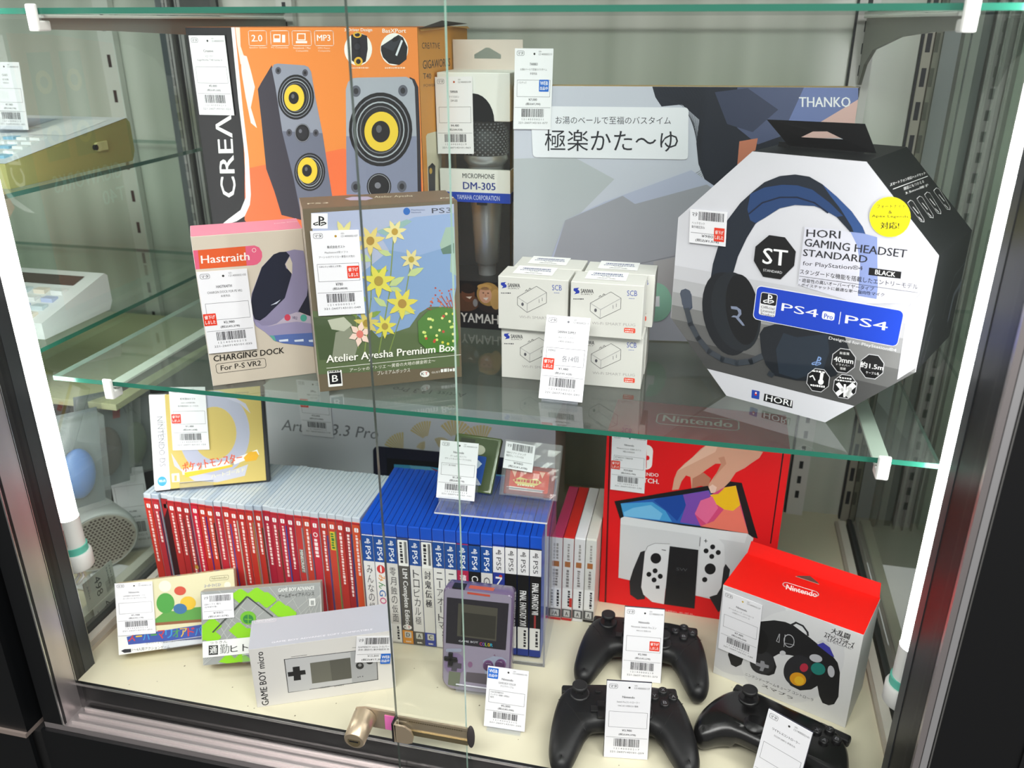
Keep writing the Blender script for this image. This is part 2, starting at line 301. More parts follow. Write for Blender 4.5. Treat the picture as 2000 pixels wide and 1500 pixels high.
('e',13,'d2826a',[143.9,78.2,1.0,-0.1,0.0,1.0],0),
('e',5,'b0483c',[121.7,86.6,1.0,-0.1,0.0,1.0],0),
('e',10,'b0483c',[140.6,87.1,1.0,-0.1,0.0,1.0],0),
('e',4,'d2826a',[122.4,91.0,1.0,-0.1,0.0,1.0],0),
('e',4,'b0483c',[145.0,99.1,1.0,-0.1,0.0,1.0],0),
('e',4,'c4624a',[130.0,98.8,1.0,-0.1,0.0,1.0],0),
('e',10,'d2826a',[130.3,92.0,1.0,-0.1,0.0,1.0],0),
('e',6,'c4624a',[120.2,87.8,1.0,-0.1,0.0,1.0],0),
('e',11,'c4624a',[128.9,87.8,1.0,-0.1,0.0,1.0],0),
('e',14,'b0483c',[141.6,76.5,1.0,-0.1,0.0,1.0],0),
('e',4,'b0483c',[125.6,102.0,1.0,-0.1,0.0,1.0],0),
('e',7,'c4624a',[121.1,88.1,1.0,-0.1,0.0,1.0],0),
('e',15,'c4624a',[143.4,76.5,1.0,-0.1,0.0,1.0],0),
('p',25,'4c7a34',[105.5,68.0,116.6,78.2,129.7,81.5,145.9,77.8,148.5,45.5,143.7,29.6,117.2,32.4,105.6,45.2]),
('e',26,'e0e08a',[131.4,69.3,1.4,-0.1,0.0,1.5],0),
('e',26,'d8d050',[143.7,61.9,1.4,-0.1,0.0,1.5],0),
('e',26,'e0e08a',[142.5,42.7,1.4,-0.1,0.0,1.5],0),
('e',26,'c04a3a',[122.8,45.6,1.4,-0.1,0.0,1.5],0),
('e',26,'c04a3a',[132.1,54.2,1.4,-0.1,0.0,1.5],0),
('e',26,'d8d050',[130.9,42.3,1.4,-0.1,0.0,1.5],0),
('e',26,'e0e08a',[124.8,50.6,1.4,-0.1,0.0,1.5],0),
('e',27,'c8dc70',[142.2,58.7,1.4,-0.1,0.0,1.5],0),
('e',26,'e0e08a',[128.0,56.2,1.4,-0.1,0.0,1.5],0),
('e',26,'d8d050',[136.6,40.1,1.4,-0.1,0.0,1.5],0),
('e',26,'e0e08a',[111.1,55.6,1.4,-0.1,0.1,1.5],0),
('e',27,'c8dc70',[112.4,55.1,1.4,-0.1,0.1,1.5],0),
('e',27,'c04a3a',[121.9,44.1,1.4,-0.1,0.0,1.5],0),
('e',26,'e0e08a',[135.8,73.5,1.4,-0.1,0.0,1.5],0),
('e',26,'d8d050',[143.1,72.8,1.4,-0.1,0.0,1.5],0),
('e',26,'e0e08a',[119.0,60.3,1.4,-0.1,0.1,1.5],0),
('e',26,'e0e08a',[116.9,69.7,1.4,-0.1,0.1,1.5],0),
('e',26,'e0e08a',[139.2,64.9,1.4,-0.1,0.0,1.5],0),
('e',26,'c04a3a',[113.6,48.5,1.4,-0.1,0.1,1.5],0),
('e',26,'c8dc70',[121.2,68.0,1.4,-0.1,0.0,1.5],0),
('e',27,'e0e08a',[118.9,69.4,1.4,-0.1,0.1,1.5],0),
('e',27,'c04a3a',[132.8,71.2,1.4,-0.1,0.0,1.5],0),
('e',26,'e0e08a',[142.4,50.4,1.4,-0.1,0.0,1.5],0),
('e',28,'c8dc70',[124.9,45.9,1.4,-0.1,0.0,1.5],0),
('e',27,'c8dc70',[112.9,51.1,1.4,-0.1,0.1,1.5],0),
('e',28,'c8dc70',[140.4,58.4,1.4,-0.1,0.0,1.5],0),
('p',14,'ecd0c2',[45.3,59.8,52.5,58.2,56.8,63.5,50.8,65.3]),
('p',15,'ecd0c2',[45.3,59.8,50.0,66.1,48.3,73.2,43.9,68.0]),
('p',16,'ecd0c2',[45.3,59.8,42.9,67.7,36.9,69.6,38.5,62.5]),
('p',17,'ecd0c2',[45.3,59.8,38.2,61.4,33.8,56.2,39.9,54.3]),
('p',18,'ecd0c2',[45.3,59.8,40.6,53.4,42.3,46.2,46.7,51.5]),
('p',19,'ecd0c2',[45.3,59.8,47.8,51.9,53.9,49.9,52.2,57.0]),
('e',20,'d87a6e',[45.3,59.8,3.5,-0.4,0.3,4.2],0),
('p',3,'f2f2f0',[8.1,185.7,23.4,184.8,22.2,170.2,6.8,171.2]),
('p',4,'15151a',[13.9,173.7,15.5,173.1,16.3,182.5,14.7,182.8]),
('p',5,'15151a',[16.3,182.5,16.3,181.3,18.0,180.5,17.8,178.9,16.1,179.3,16.0,177.9,18.6,177.9,19.8,179.0,19.6,180.9,18.3,181.9]),
('p',4,'15151a',[13.7,176.4,10.4,175.7,10.7,174.7,13.6,175.2,13.5,174.0,10.6,173.8,8.8,174.9,9.2,176.2,13.8,177.4]),
('p',5,'15151a',[16.1,174.1,20.2,175.1,19.4,175.8,16.2,175.3,16.3,176.7,19.8,177.0,21.6,175.7,21.2,174.6,16.0,172.9]),
('e',3,'2c66b4',[99.8,182.4,3.4,-0.2,0.2,3.6],0),
('t',3,'30406a','PlayStation',[104.3,182.4,117.8,181.8,104.4,184.2],0),
('t',4,'30406a','Network',[104.2,180.4,114.2,180.0,104.3,181.8],0),
('t',3,'404450','PS3',[124.9,179.0,144.8,178.5,124.8,184.1],0),
('t',27,'f4f2ea','Atelier Ayesha Premium Box',[9.1,29.6,144.8,28.8,9.8,40.4],1),
('l',5,'f0eee6',[9.0,26.0,150.3,25.9],0.5,0),
('t',5,'ece8de','アーシャのアトリエ ～黄昏の大地の錬金術士～',[32.0,19.0,122.3,20.0,32.3,23.3],0),
('t',5,'ece8de','プレミアムボックス',[60.3,12.3,95.0,12.2,60.5,16.9],0),
('r',5,'f0f0ee',[9.1,4.8,23.7,4.6,9.2,22.7],0.8,0),
('p',6,'16161a',[10.6,20.3,22.6,20.1,22.7,7.3,10.8,7.5]),
('t',7,'f0f0ee','B',[13.4,10.1,19.2,10.0,13.8,17.6],1),
('d',6,'16161a',[10.1,20.9,22.6,20.9,10.3,22.6],2,5),
('e',2,'f0eeea',[110.5,8.0,5.1,-0.6,0.1,3.6],0),
('t',3,'1a1a1a','K',[106.9,6.9,109.8,6.9,107.0,10.1],1),
('t',3,'c02a24','T',[110.7,6.8,113.8,6.7,110.8,10.0],1),
('t',2,'e4e0d8','GUST',[118.0,7.7,127.4,7.6,118.0,9.8],0),
('d',2,'f0f0ee',[128.0,7.5,144.3,7.4,128.1,11.7],5,5)],
'atel_top':[
('p',1,'74604e',[0.3,0.3,150.8,0.3,150.8,58.5,0.3,58.5]),
('p',2,'b0a4c0',[44.1,40.3,52.0,48.2,68.1,45.1,71.8,33.1,63.8,26.3,48.1,30.4]),
('t',2,'cfc4b0','Atelier Ayesha',[72.8,32.9,111.4,28.9,74.5,46.5],0),
('t',2,'ddd2bc','PS3',[6.3,21.1,26.3,20.7,6.6,26.7],1),
('t',2,'ddd2bc','PS3',[136.5,12.5,150.2,13.0,137.7,18.2],1)],
'mic_front':[
],
'thanko_front':[
('p',1,'c2c4d2',[0.3,0.3,367.8,0.3,367.8,288.3,0.3,288.3]),
('p',2,'b2b6bc',[0.3,210.5,67.5,213.6,114.3,189.6,58.0,130.5,35.6,43.9,0.3,42.8]),
('p',2,'1f2430',[150.5,288.3,175.6,288.3,367.8,288.3,367.8,273.6,322.7,231.0,254.4,146.2,227.9,163.0,216.9,185.5,206.1,207.7,202.1,229.6,203.4,254.4,183.5,270.2,161.7,267.9,154.5,277.4]),
('p',3,'505878',[240.7,287.9,366.1,288.3,367.5,278.8,310.1,244.8,268.4,229.3,244.7,246.3]),
('p',4,'6f7db0',[310.2,288.2,366.1,288.3,367.8,275.7,315.8,242.7,294.2,242.5]),
('p',4,'3a4058',[217.4,283.0,251.5,287.4,286.1,265.7,261.5,242.1,233.4,250.4]),
('p',5,'dcb6b0',[367.8,276.7,367.8,236.9,311.2,236.2,308.8,238.3]),
('p',4,'c2785e',[248.3,232.3,267.7,235.8,264.5,203.0,248.5,207.2]),
('l',3,'2a2e38',[151.6,287.9,156.7,277.4,183.6,269.2,198.3,250.1],0.35,0),
('l',4,'2a2e38',[154.9,287.9,160.2,277.4,185.2,269.2,199.0,246.9],0.35,0),
('l',5,'2a2e38',[158.2,287.9,163.7,277.5,186.7,269.2,199.7,243.7],0.35,0),
('l',6,'2a2e38',[161.5,287.9,167.2,277.5,188.2,269.2,200.4,240.4],0.35,0),
('l',7,'2a2e38',[164.8,288.0,170.7,277.5,189.8,269.2,201.1,237.2],0.35,0),
('l',8,'2a2e38',[168.0,288.0,174.2,277.5,191.3,269.2,201.8,234.0],0.35,0),
('l',9,'2a2e38',[171.3,288.0,177.7,277.6,192.8,269.2,202.5,230.7],0.35,0),
('l',10,'2a2e38',[174.6,288.0,181.2,277.6,194.3,269.2,203.2,227.4],0.35,0),
('l',11,'2a2e38',[177.9,288.0,184.7,277.6,195.9,269.3,203.9,224.2],0.35,0),
('l',12,'2a2e38',[181.1,288.0,188.2,277.6,197.4,269.3,204.6,220.9],0.35,0),
('l',13,'2a2e38',[184.4,288.1,191.7,277.6,198.9,269.3,205.3,217.6],0.35,0),
('l',14,'2a2e38',[187.7,288.1,195.2,277.7,200.5,269.3,206.0,214.3],0.35,0),
('l',15,'2a2e38',[190.9,288.1,198.7,277.7,202.0,269.3,206.7,211.0],0.35,0),
('l',16,'2a2e38',[194.2,288.1,202.2,277.7,203.5,269.3,207.4,207.7],0.35,0),
('l',17,'2a2e38',[197.4,288.1,205.7,277.7,205.1,269.3,208.2,204.4],0.35,0),
('l',18,'2a2e38',[200.7,288.2,209.2,277.8,206.6,269.3,208.9,201.1],0.35,0),
('l',19,'3a3e48',[211.0,202.2,193.9,190.8,201.3,168.2],0.3,0),
('l',20,'3a3e48',[211.2,200.0,194.9,187.4,202.6,166.9],0.3,0),
('l',21,'3a3e48',[211.4,197.8,195.8,184.0,203.8,165.5],0.3,0),
('l',22,'3a3e48',[211.6,195.5,196.7,180.7,205.1,164.2],0.3,0),
('l',23,'3a3e48',[211.8,193.3,197.7,177.3,206.3,162.8],0.3,0),
('l',24,'3a3e48',[211.9,191.0,198.6,173.9,207.5,161.5],0.3,0),
('l',25,'3a3e48',[212.1,188.8,199.6,170.5,208.8,160.1],0.3,0),
('l',26,'3a3e48',[212.3,186.6,200.5,167.1,210.0,158.8],0.3,0),
('l',27,'3a3e48',[212.5,184.3,201.4,163.7,211.3,157.4],0.3,0),
('l',28,'3a3e48',[212.7,182.1,202.4,160.2,212.5,156.1],0.3,0),
('r',17,'e6e6ee',[22.1,212.5,194.3,212.2,18.6,267.4],4,0),
('p',29,'b0b4cc',[198.8,200.9,103.9,164.2,60.1,142.4,43.3,93.9,71.8,62.5,240.7,43.7,266.9,134.9,240.4,174.6]),
('p',30,'9c9ca6',[60.1,142.4,124.4,171.5,138.7,162.5,216.9,185.5,264.6,157.9,272.9,75.5,180.0,60.6,71.8,62.5,44.6,87.8]),
('p',31,'a8a4a8',[163.5,96.9,223.2,110.4,260.1,87.3,228.8,43.4,168.9,47.8]),
('e',32,'8fc0aa',[170.1,47.9,17.9,0.5,-1.5,23.6],0),
('p',33,'e8e8ee',[161.3,55.1,173.2,55.5,174.0,43.0,162.0,42.6]),
('l',34,'e8e8ee',[166.0,56.5,160.1,74.9],3,0),
('l',35,'808086',[71.4,76.2,142.4,92.8,211.6,110.1],0.4,0),
('t',18,'3a3c44','お湯のベールで至福のバスタイム',[46.7,248.7,172.9,249.3,46.5,256.8],0),
('t',18,'22242c','極楽かた～ゆ',[35.2,219.7,182.2,220.1,34.9,242.9],0),
('t',6,'f0f0f4','THANKO',[307.6,268.5,360.7,268.8,306.4,278.7],1)],
'plug_front':[
('p',1,'2238a0',[3.2,50.0,8.7,51.0,7.1,49.2,9.1,47.6,8.9,45.3,3.9,43.8,5.5,46.0,2.9,47.7]),
('t',1,'2a2a30','SANWA',[10.5,45.6,23.3,46.0,10.4,49.9],1),
('t',2,'2a2a30','SUPPLY',[10.6,43.8,22.8,44.4,10.5,44.9],0),
('d',1,'4a4a50',[3.1,38.2,13.5,38.7,3.1,39.6],3,5),
('t',1,'3a50a8','SCB',[57.0,45.7,67.0,46.1,56.7,51.4],0),
('d',1,'5a6ab0',[59.0,42.8,64.4,42.9,59.0,43.7],3,3),
('l',3,'34343a',[20.6,35.7,40.7,48.8,51.2,43.0,51.3,31.9,31.0,20.0,20.7,27.4],0.35,1),
('l',4,'8a8a90',[20.6,35.7,31.1,29.6,51.2,43.0],0.3,0),
('l',5,'8a8a90',[31.1,29.6,31.0,20.0],0.3,0),
('l',5,'34343a',[28.9,42.6,30.3,44.4,31.6,43.4],0.4,0),
('l',4,'34343a',[32.5,44.6,33.7,46.4,35.1,45.3],0.4,0),
('l',5,'707076',[43.5,35.1,43.7,31.6],0.4,0),
('l',5,'707076',[46.8,37.0,46.9,33.6],0.4,0),
('e',5,'5a5a60',[26.1,28.6,1.3,0.1,-0.1,1.8],0),
('t',1,'a8a6a4','Wi-Fi SMART PLUG',[22.8,13.2,66.9,14.3,22.7,16.1],0),
('r',1,'e2523c',[55.9,7.0,67.3,7.0,55.7,12.2],1.2,0),
('d',2,'f6ece8',[56.9,10.0,65.2,10.0,56.8,11.0],4,4),
('d',2,'f6ece8',[57.0,7.6,65.3,7.7,57.0,8.8],5,5)],
'hori_front':[
('p',1,'d3d3da',[70.0,244.6,172.3,244.6,242.3,174.6,242.3,70.0,172.3,0.0,70.0,0.0,0.0,70.0,0.0,174.6]),
('p',2,'4a4a4a',[46.0,24.0,196.3,24.0,222.3,50.0,20.0,50.0]),
('p',3,'626262',[20.0,50.0,222.3,50.0,241.3,69.0,1.0,69.0]),
('p',4,'7c7c7c',[0.4,69.0,241.9,69.0,241.9,84.0,0.4,84.0]),
('p',5,'9a9a9c',[0.4,84.0,241.9,84.0,241.9,98.0,0.4,98.0]),
('p',6,'b4b4b8',[0.4,98.0,241.9,98.0,241.9,112.0,0.4,112.0]),
('p',7,'c6c6cc',[0.4,112.0,241.9,112.0,241.9,126.0,0.4,126.0]),
('p',8,'c9c9d0',[226.3,126.3,241.6,154.4,240.9,134.1,241.2,107.5,242.0,74.3,228.5,59.1,227.4,88.1]),
('p',8,'1c2430',[40.3,111.6,41.7,134.2,47.2,161.1,52.2,178.8,63.7,196.9,75.3,209.4,84.9,218.4,98.6,225.3,112.4,228.1,125.4,227.5,137.8,222.2,151.6,213.2,166.5,201.8,177.7,189.9,187.9,172.2,195.1,149.9,199.1,124.7,186.3,122.2,181.4,147.5,175.4,168.3,167.2,184.6,154.2,195.4,141.8,200.6,133.7,202.5,115.9,201.3,102.1,196.6,88.6,186.8,80.8,179.6,73.7,165.0,66.9,145.9,64.0,130.2,59.9,104.0]),
('p',9,'24406e',[72.5,206.1,85.4,213.6,101.6,217.8,115.6,218.8,129.8,216.5,146.7,206.9,159.7,197.1,154.2,195.4,141.8,200.6,133.7,202.5,115.9,201.3,102.1,196.6,88.7,185.8,80.8,180.1,75.2,181.9,71.3,191.7]),
('l',10,'16223c',[73.4,187.9,85.0,199.5,100.9,206.4,117.0,208.3,133.3,205.3,146.1,198.2],1.4,0),
('p',11,'2f4f86',[137.8,222.2,151.6,213.2,166.5,201.8,177.7,189.9,187.9,172.2,191.8,159.2,182.7,157.6,176.3,174.3,168.5,188.6,157.0,202.5,145.8,213.5]),
('p',7,'3a4458',[8.7,97.6,9.6,101.3,14.4,103.9,18.7,103.0,21.6,98.9,23.9,85.4,18.9,79.7,14.3,82.3]),
('e',9,'14181e',[61.7,86.3,24.2,10.2,-13.5,40.4],0),
('e',10,'1d2228',[70.5,90.4,23.8,10.0,-12.8,38.0],0),
('e',11,'0c0e12',[77.0,94.0,16.1,5.6,-8.9,34.5],0),
('p',12,'7f88a0',[64.8,95.5,71.1,96.2,75.9,93.8,76.9,89.5,74.5,85.6,79.6,81.0,81.6,78.6,79.3,78.1,74.3,82.1,71.1,84.9,66.5,84.5,68.6,86.6,72.6,86.9,73.8,90.0,72.0,93.0,65.7,92.8]),
('p',8,'4a5160',[9.3,97.9,10.8,102.2,15.6,103.5,20.0,102.2,22.8,91.2,23.2,86.6,17.5,80.8,12.1,86.7]),
('l',13,'3a4048',[18.1,82.0,23.6,67.8,33.5,54.5,46.8,43.2,61.8,38.4,77.2,38.1,91.8,43.4,102.3,51.2],6,0),
('p',14,'181d24',[97.4,73.5,101.0,81.1,111.4,86.6,142.9,90.2,163.4,90.3,177.6,89.2,183.3,77.7,181.6,62.2,175.4,49.6,160.2,40.1,139.6,35.3,117.7,34.8,107.6,43.8,101.9,54.0]),
('p',15,'222c38',[115.5,61.8,120.9,79.8,134.0,78.3,161.8,87.8,166.1,71.5,162.9,50.9,139.4,36.9,121.7,38.1]),
('p',16,'7d9bd0',[154.8,55.1,155.8,54.7,157.8,64.3,156.7,64.4]),
('p',17,'7d9bd0',[157.8,64.3,157.7,63.2,158.7,62.6,158.3,61.0,157.2,61.1,156.9,59.7,158.7,60.0,159.8,61.4,159.9,63.3,159.1,64.1]),
('p',17,'7d9bd0',[155.1,57.8,152.7,56.5,152.7,55.7,154.8,56.6,154.5,55.3,152.5,54.6,151.4,55.5,151.9,56.9,155.3,58.9]),
('p',17,'7d9bd0',[156.4,55.8,159.5,57.4,159.0,58.1,156.7,57.1,156.9,58.5,159.4,59.3,160.5,58.3,160.0,57.1,156.1,54.6]),
('p',16,'2a3038',[111.6,38.5,117.5,36.5,115.3,31.8,109.9,33.9]),
('p',12,'0e0e10',[95.3,170.8,110.5,170.9,122.3,159.4,122.5,146.1,111.3,131.0,94.1,130.6,83.2,144.3,83.3,158.1]),
('t',13,'f2f2f4','ST',[92.1,143.1,115.5,144.1,91.4,158.3],1),
('t',13,'dcdce0','STANDARD',[93.7,135.9,112.2,136.4,93.4,138.3],0),
('p',12,'d6d6e2',[127.4,182.9,159.6,184.5,199.1,182.0,226.2,183.7,226.9,165.0,229.3,130.7,183.5,121.6,128.4,128.8]),
('p',13,'8c9cd0',[168.2,184.2,179.5,184.4,191.2,182.7,198.8,138.7,199.4,128.8,183.3,128.7,180.8,157.3,175.6,173.2]),
('t',13,'26262c','HORI',[130.1,174.3,160.2,176.9,129.6,181.2],1),
('t',14,'26262c','GAMING HEADSET',[129.5,165.6,217.4,168.7,129.3,172.7],1),
('t',15,'26262c','STANDARD',[129.4,156.5,186.2,159.2,129.3,162.9],1),
('t',14,'44444c','for PlayStation®4',[130.4,146.7,183.7,150.9,130.1,151.8],0),
('p',14,'121214',[188.8,155.5,215.8,156.4,216.1,150.2,189.2,148.9]),
('t',15,'f2f2f2','BLACK',[194.6,150.5,211.3,151.0,194.4,154.7],1),
('t',15,'26262c','スタンダードな機能を搭載したエントリーモデル',[128.9,139.4,231.3,143.3,128.5,144.2],0),
('l',16,'4a4a50',[128.9,137.3,231.8,140.7],0.35,0),
('t',17,'26262c','・遮音性の高いオーバーイヤータイプ',[129.2,131.9,196.0,135.4,129.1,135.7],0),
('t',18,'26262c','・ボイスチャットに最適な単一指向性マイク',[129.1,127.7,205.4,132.0,129.0,131.0],0),
('e',14,'f5ea14',[198.6,201.2,16.5,2.2,-2.8,16.8],0),
('t',15,'22221c','フォートナイト',[186.9,207.1,209.9,210.0,186.4,210.3],0),
('t',15,'22221c','&',[197.0,203.8,200.1,204.2,196.5,206.5],0),
('t',16,'22221c','Apex Legends',[184.2,198.5,213.5,201.8,183.7,201.3],0),
('t',15,'22221c','対応!',[192.8,190.1,207.7,192.2,191.8,196.1],1),
('r',16,'f0f0f4',[88.6,87.2,223.7,89.0,89.1,121.5],5,0),
('r',17,'1440c0',[89.4,87.8,223.3,89.5,89.8,120.8],4.6,0),
('r',18,'e8e8ec',[94.1,93.0,110.7,93.3,94.2,115.9],2.4,0),
('r',19,'141418',[94.8,104.2,110.2,104.5,94.8,115.2],1.6,0),
('p',20,'f2f2f4',[101.7,106.0,103.1,105.6,102.8,114.7,101.4,114.8]),
('p',21,'f2f2f4',[102.8,114.7,102.9,113.6,104.5,113.0,104.4,111.5,103.0,111.6,103.1,110.3,105.2,110.6,106.1,111.8,105.7,113.6,104.5,114.4]),
('p',21,'f2f2f4',[101.2,108.6,98.5,107.4,98.8,106.6,101.3,107.4,101.3,106.2,98.9,105.6,97.2,106.5,97.4,107.8,101.2,109.6]),
('p',20,'f2f2f4',[103.5,106.6,106.9,108.1,106.1,108.7,103.5,107.8,103.4,109.1,106.3,109.8,108.0,108.9,107.8,107.7,103.6,105.5]),
('t',19,'2a2a30','Official',[95.7,99.8,109.2,100.3,95.6,102.4],0),
('t',19,'2a2a30','Licensed',[96.1,96.3,109.6,96.9,96.0,99.0],0),
('t',19,'2a2a30','Product',[96.5,92.8,110.0,93.4,96.4,95.5],0),
('t',18,'eef0f6','PS4',[115.8,101.3,150.9,101.5,115.8,108.9],0),
('r',18,'eef0f6',[154.6,101.2,166.0,101.5,154.5,108.9],2,0),
('t',19,'1440c0','Pro',[156.7,102.1,164.5,102.3,156.6,106.8],1),
('l',18,'e0e4f0',[170.8,110.9,170.9,99.6],0.7,0),
('t',18,'eef0f6','PS4',[175.8,101.5,212.9,102.1,175.6,109.3],0),
('t',17,'e8e8ea','Designed for PlayStation®4',[163.8,82.3,223.5,83.9,163.8,86.1],0),
('p',15,'c8c8cc',[190.9,61.7,184.9,54.1,176.0,53.2,169.5,59.7,169.3,69.7,175.5,77.1,184.3,77.8,190.7,71.4]),
('p',16,'101012',[190.3,61.9,184.6,54.8,176.2,54.0,170.1,60.1,170.0,69.4,175.8,76.5,184.1,77.1,190.0,71.1]),
('p',5,'c8c8cc',[215.9,62.1,210.2,54.6,201.6,53.8,195.3,60.2,195.0,69.9,200.9,77.3,209.3,77.9,215.5,71.7]),
('p',6,'101012',[215.3,62.3,209.9,55.3,201.8,54.5,195.9,60.5,195.6,69.7,201.2,76.6,209.1,77.2,214.9,71.3]),
('p',16,'c8c8cc',[170.5,37.2,164.5,29.6,155.7,28.6,149.3,34.9,149.3,44.7,155.5,52.2,164.2,53.0,170.4,46.8]),
('p',17,'101012',[169.9,37.4,164.2,30.3,155.9,29.4,150.0,35.3,150.0,44.5,155.8,51.5,163.9,52.3,169.7,46.5]),
('p',16,'c8c8cc',[195.7,37.3,189.8,29.6,181.0,28.6,174.6,35.0,174.4,44.9,180.5,52.6,189.2,53.4,195.5,47.1]),
('p',17,'101012',[195.1,37.5,189.5,30.3,181.3,29.3,175.2,35.3,175.1,44.7,180.8,51.9,189.0,52.7,194.9,46.7]),
('t',17,'f2f2f2','高音質',[175.7,71.1,184.5,72.1,175.3,73.7],0),
('t',17,'f2f2f2','40mm',[171.5,63.0,188.9,64.5,171.2,68.1],1),
('t',18,'f2f2f2','ドライバー',[174.3,59.8,186.7,61.1,174.0,61.9],0),
('t',17,'f2f2f2','搭載',[178.3,56.4,183.5,57.0,178.0,58.9],0),
('t',7,'f2f2f2','約1.5m',[195.3,62.9,215.4,64.4,194.9,68.7],1),
('t',7,'f2f2f2','ケーブル長',[201.4,58.0,212.9,59.1,201.0,60.8],0),
('d',18,'f2f2f2',[153.2,47.9,165.6,49.3,152.9,50.0],2,4),
('d',18,'f2f2f2',[153.6,33.3,167.1,34.9,153.3,35.5],6,7),
('l',19,'f2f2f2',[162.6,48.0,162.6,40.7],3,0),
('e',20,'f2f2f2',[162.7,39.9,2.6,0.7,-0.4,2.8],0),
('l',18,'f2f2f2',[151.9,42.4,154.3,44.2,156.9,40.4],1.2,0),
('d',18,'f2f2f2',[179.1,47.8,190.0,49.0,178.8,49.6],3,4),
('d',19,'f2f2f2',[176.0,44.8,193.8,46.9,175.7,46.4],8,9),
('l',18,'f2f2f2',[179.0,41.7,183.7,37.4,179.8,32.4],4,0),
('l',19,'f2f2f2',[184.9,42.7,186.1,31.3],2,0),
('l',20,'f2f2f2',[192.2,44.1,189.3,40.0,188.8,33.7,190.5,35.9],5,0),
('r',2,'2348a8',[96.7,4.9,104.9,5.3,96.3,13.8],0.6,0),
('t',3,'d8302c','i',[99.7,8.7,102.0,8.9,99.5,12.5],1),
('e',4,'f0f0f0',[100.9,11.4,0.9,0.2,-0.1,0.9],0),
('p',2,'141416',[109.6,13.2,138.6,13.5,139.1,5.4,109.4,5.1]),
('t',3,'f0f0f2','HORI',[111.5,6.2,137.8,6.9,111.6,12.6],1)],
'hori_slant':[
('t',1,'e8e8ea','スマートフォン対応ヘッドセット',[9.4,71.0,111.6,67.3,13.5,73.7],1),
('l',2,'e0e0e2',[10.7,67.8,113.2,64.7],0.6,0),
('t',3,'e8e8ea','通話にもつかえる',[31.6,62.6,92.0,60.6,35.2,65.5],0),
('t',4,'e8e8ea','3.5mm端子',[27.9,58.6,96.8,55.9,31.2,60.9],0),
('l',1,'e0e0e2',[19.2,51.5,29.4,52.4,33.3,50.4,26.9,32.2,22.5,30.2,16.6,32.1,18.0,49.4],0.5,1),
('l',2,'e8e8ea',[23.5,45.9,24.1,39.3],1.2,0),
('l',2,'e8e8ea',[19.1,36.2,20.6,32.4],1.0,0),
('l',1,'e0e0e2',[46.1,50.8,56.8,51.7,61.0,49.7,54.1,31.0,49.4,29.0,43.2,31.0,44.8,48.6],0.5,1),
('l',2,'e8e8ea',[50.6,45.0,51.1,38.3],1.2,0),
('l',2,'e8e8ea',[45.9,35.2,47.4,31.2],1.0,0),
('l',1,'e0e0e2',[70.7,50.8,81.9,51.8,86.3,49.7,79.0,30.6,74.1,28.5,67.6,30.5,69.3,48.6],0.5,1),
('l',2,'e8e8ea',[75.4,44.9,75.9,38.0],1.2,0),
('l',2,'e8e8ea',[70.4,34.9,72.0,30.8],1.0,0),
('l',1,'e0e0e2',[100.4,50.1,112.2,51.1,116.8,48.9,109.0,29.3,103.9,27.2,97.0,29.3,98.9,47.9],0.5,1),
('l',2,'e8e8ea',[105.3,44.1,105.9,36.9],1.2,0),
('l',2,'e8e8ea',[100.0,33.7,101.7,29.6],1.0,0)],
'hori_side':[
('l',1,'565c66',[69.2,30.6,67.7,47.8,82.7,69.1,115.9,74.2,118.5,70.0,118.5,59.5],0.7,0),
('l',2,'4a5058',[94.6,23.6,96.6,46.8,118.5,54.3,118.5,46.4],6,0),
('l',1,'787c84',[7.3,4.9,12.7,38.1,28.6,45.9],0.5,0),
('l',2,'787c84',[19.8,1.9,30.6,33.1],0.5,0)],
'ds_front':[
('p',1,'ecebec',[0.6,120.2,18.4,118.8,18.5,1.2,1.2,0.8]),
('p',1,'cdb669',[19.1,118.8,134.0,120.8,133.5,1.4,19.0,1.6]),
('e',2,'b2b4c8',[75.2,65.9,42.4,-3.6,3.4,53.4],0.62),
('p',3,'c2c2d0',[22.2,46.0,34.3,22.5,74.7,12.6,113.0,23.4,108.1,9.5,74.2,4.5,47.1,9.1,25.1,29.5]),
('p',3,'c2c2d4',[68.7,118.0,96.0,112.8,115.1,99.8,120.2,87.0,108.1,100.4,88.9,110.2,68.4,113.9]),
('t',4,'5a5448','The Pokémon Company',[76.7,112.7,119.9,112.5,76.9,115.5],0),
('l',4,'f0eee6',[36.2,21.3,55.8,23.6,93.4,27.3,123.9,36.9],7,0),
('t',5,'e0582c','ポケットモンスター',[35.2,20.4,106.8,27.1,34.0,32.7],1),
('p',6,'f0c23c',[36.1,20.3,75.4,22.8,94.3,25.1,94.1,22.1,65.2,17.6,37.7,14.0]),
('p',5,'eab02c',[108.1,32.1,115.0,38.7,124.0,38.9,126.6,33.5,123.2,27.6,110.2,26.8]),
('t',7,'e6e0c0','ハートゴールド',[67.7,9.7,108.4,14.6,68.0,15.3],1),
('r',4,'e8e4da',[21.2,9.5,30.3,9.4,21.1,20.2],0.6,0),
('p',5,'cdb669',[24.4,17.8,27.3,17.6,26.8,10.5,23.9,10.8]),
('e',2,'45a2d8',[9.6,11.9,5.4,-0.5,0.4,6.0],0),
('t',3,'f0f4f8','Wi-Fi',[5.6,10.8,13.3,10.5,5.8,14.0],1),
('t',2,'b8b8bc','NINTENDO DS',[12.5,85.6,10.2,34.9,17.8,85.3],0)],
'sw_front':[
('p',1,'e4141a',[0.3,0.3,213.2,0.3,213.2,248.5,0.3,248.5]),
('p',2,'8e0c12',[4.4,248.5,5.1,248.5,10.1,0.6,9.0,0.4]),
('p',3,'400608',[3.3,248.5,4.6,248.5,9.0,0.4,7.6,0.3]),
('p',2,'26080a',[203.9,246.9,205.5,246.9,205.3,122.9,203.9,122.7]),
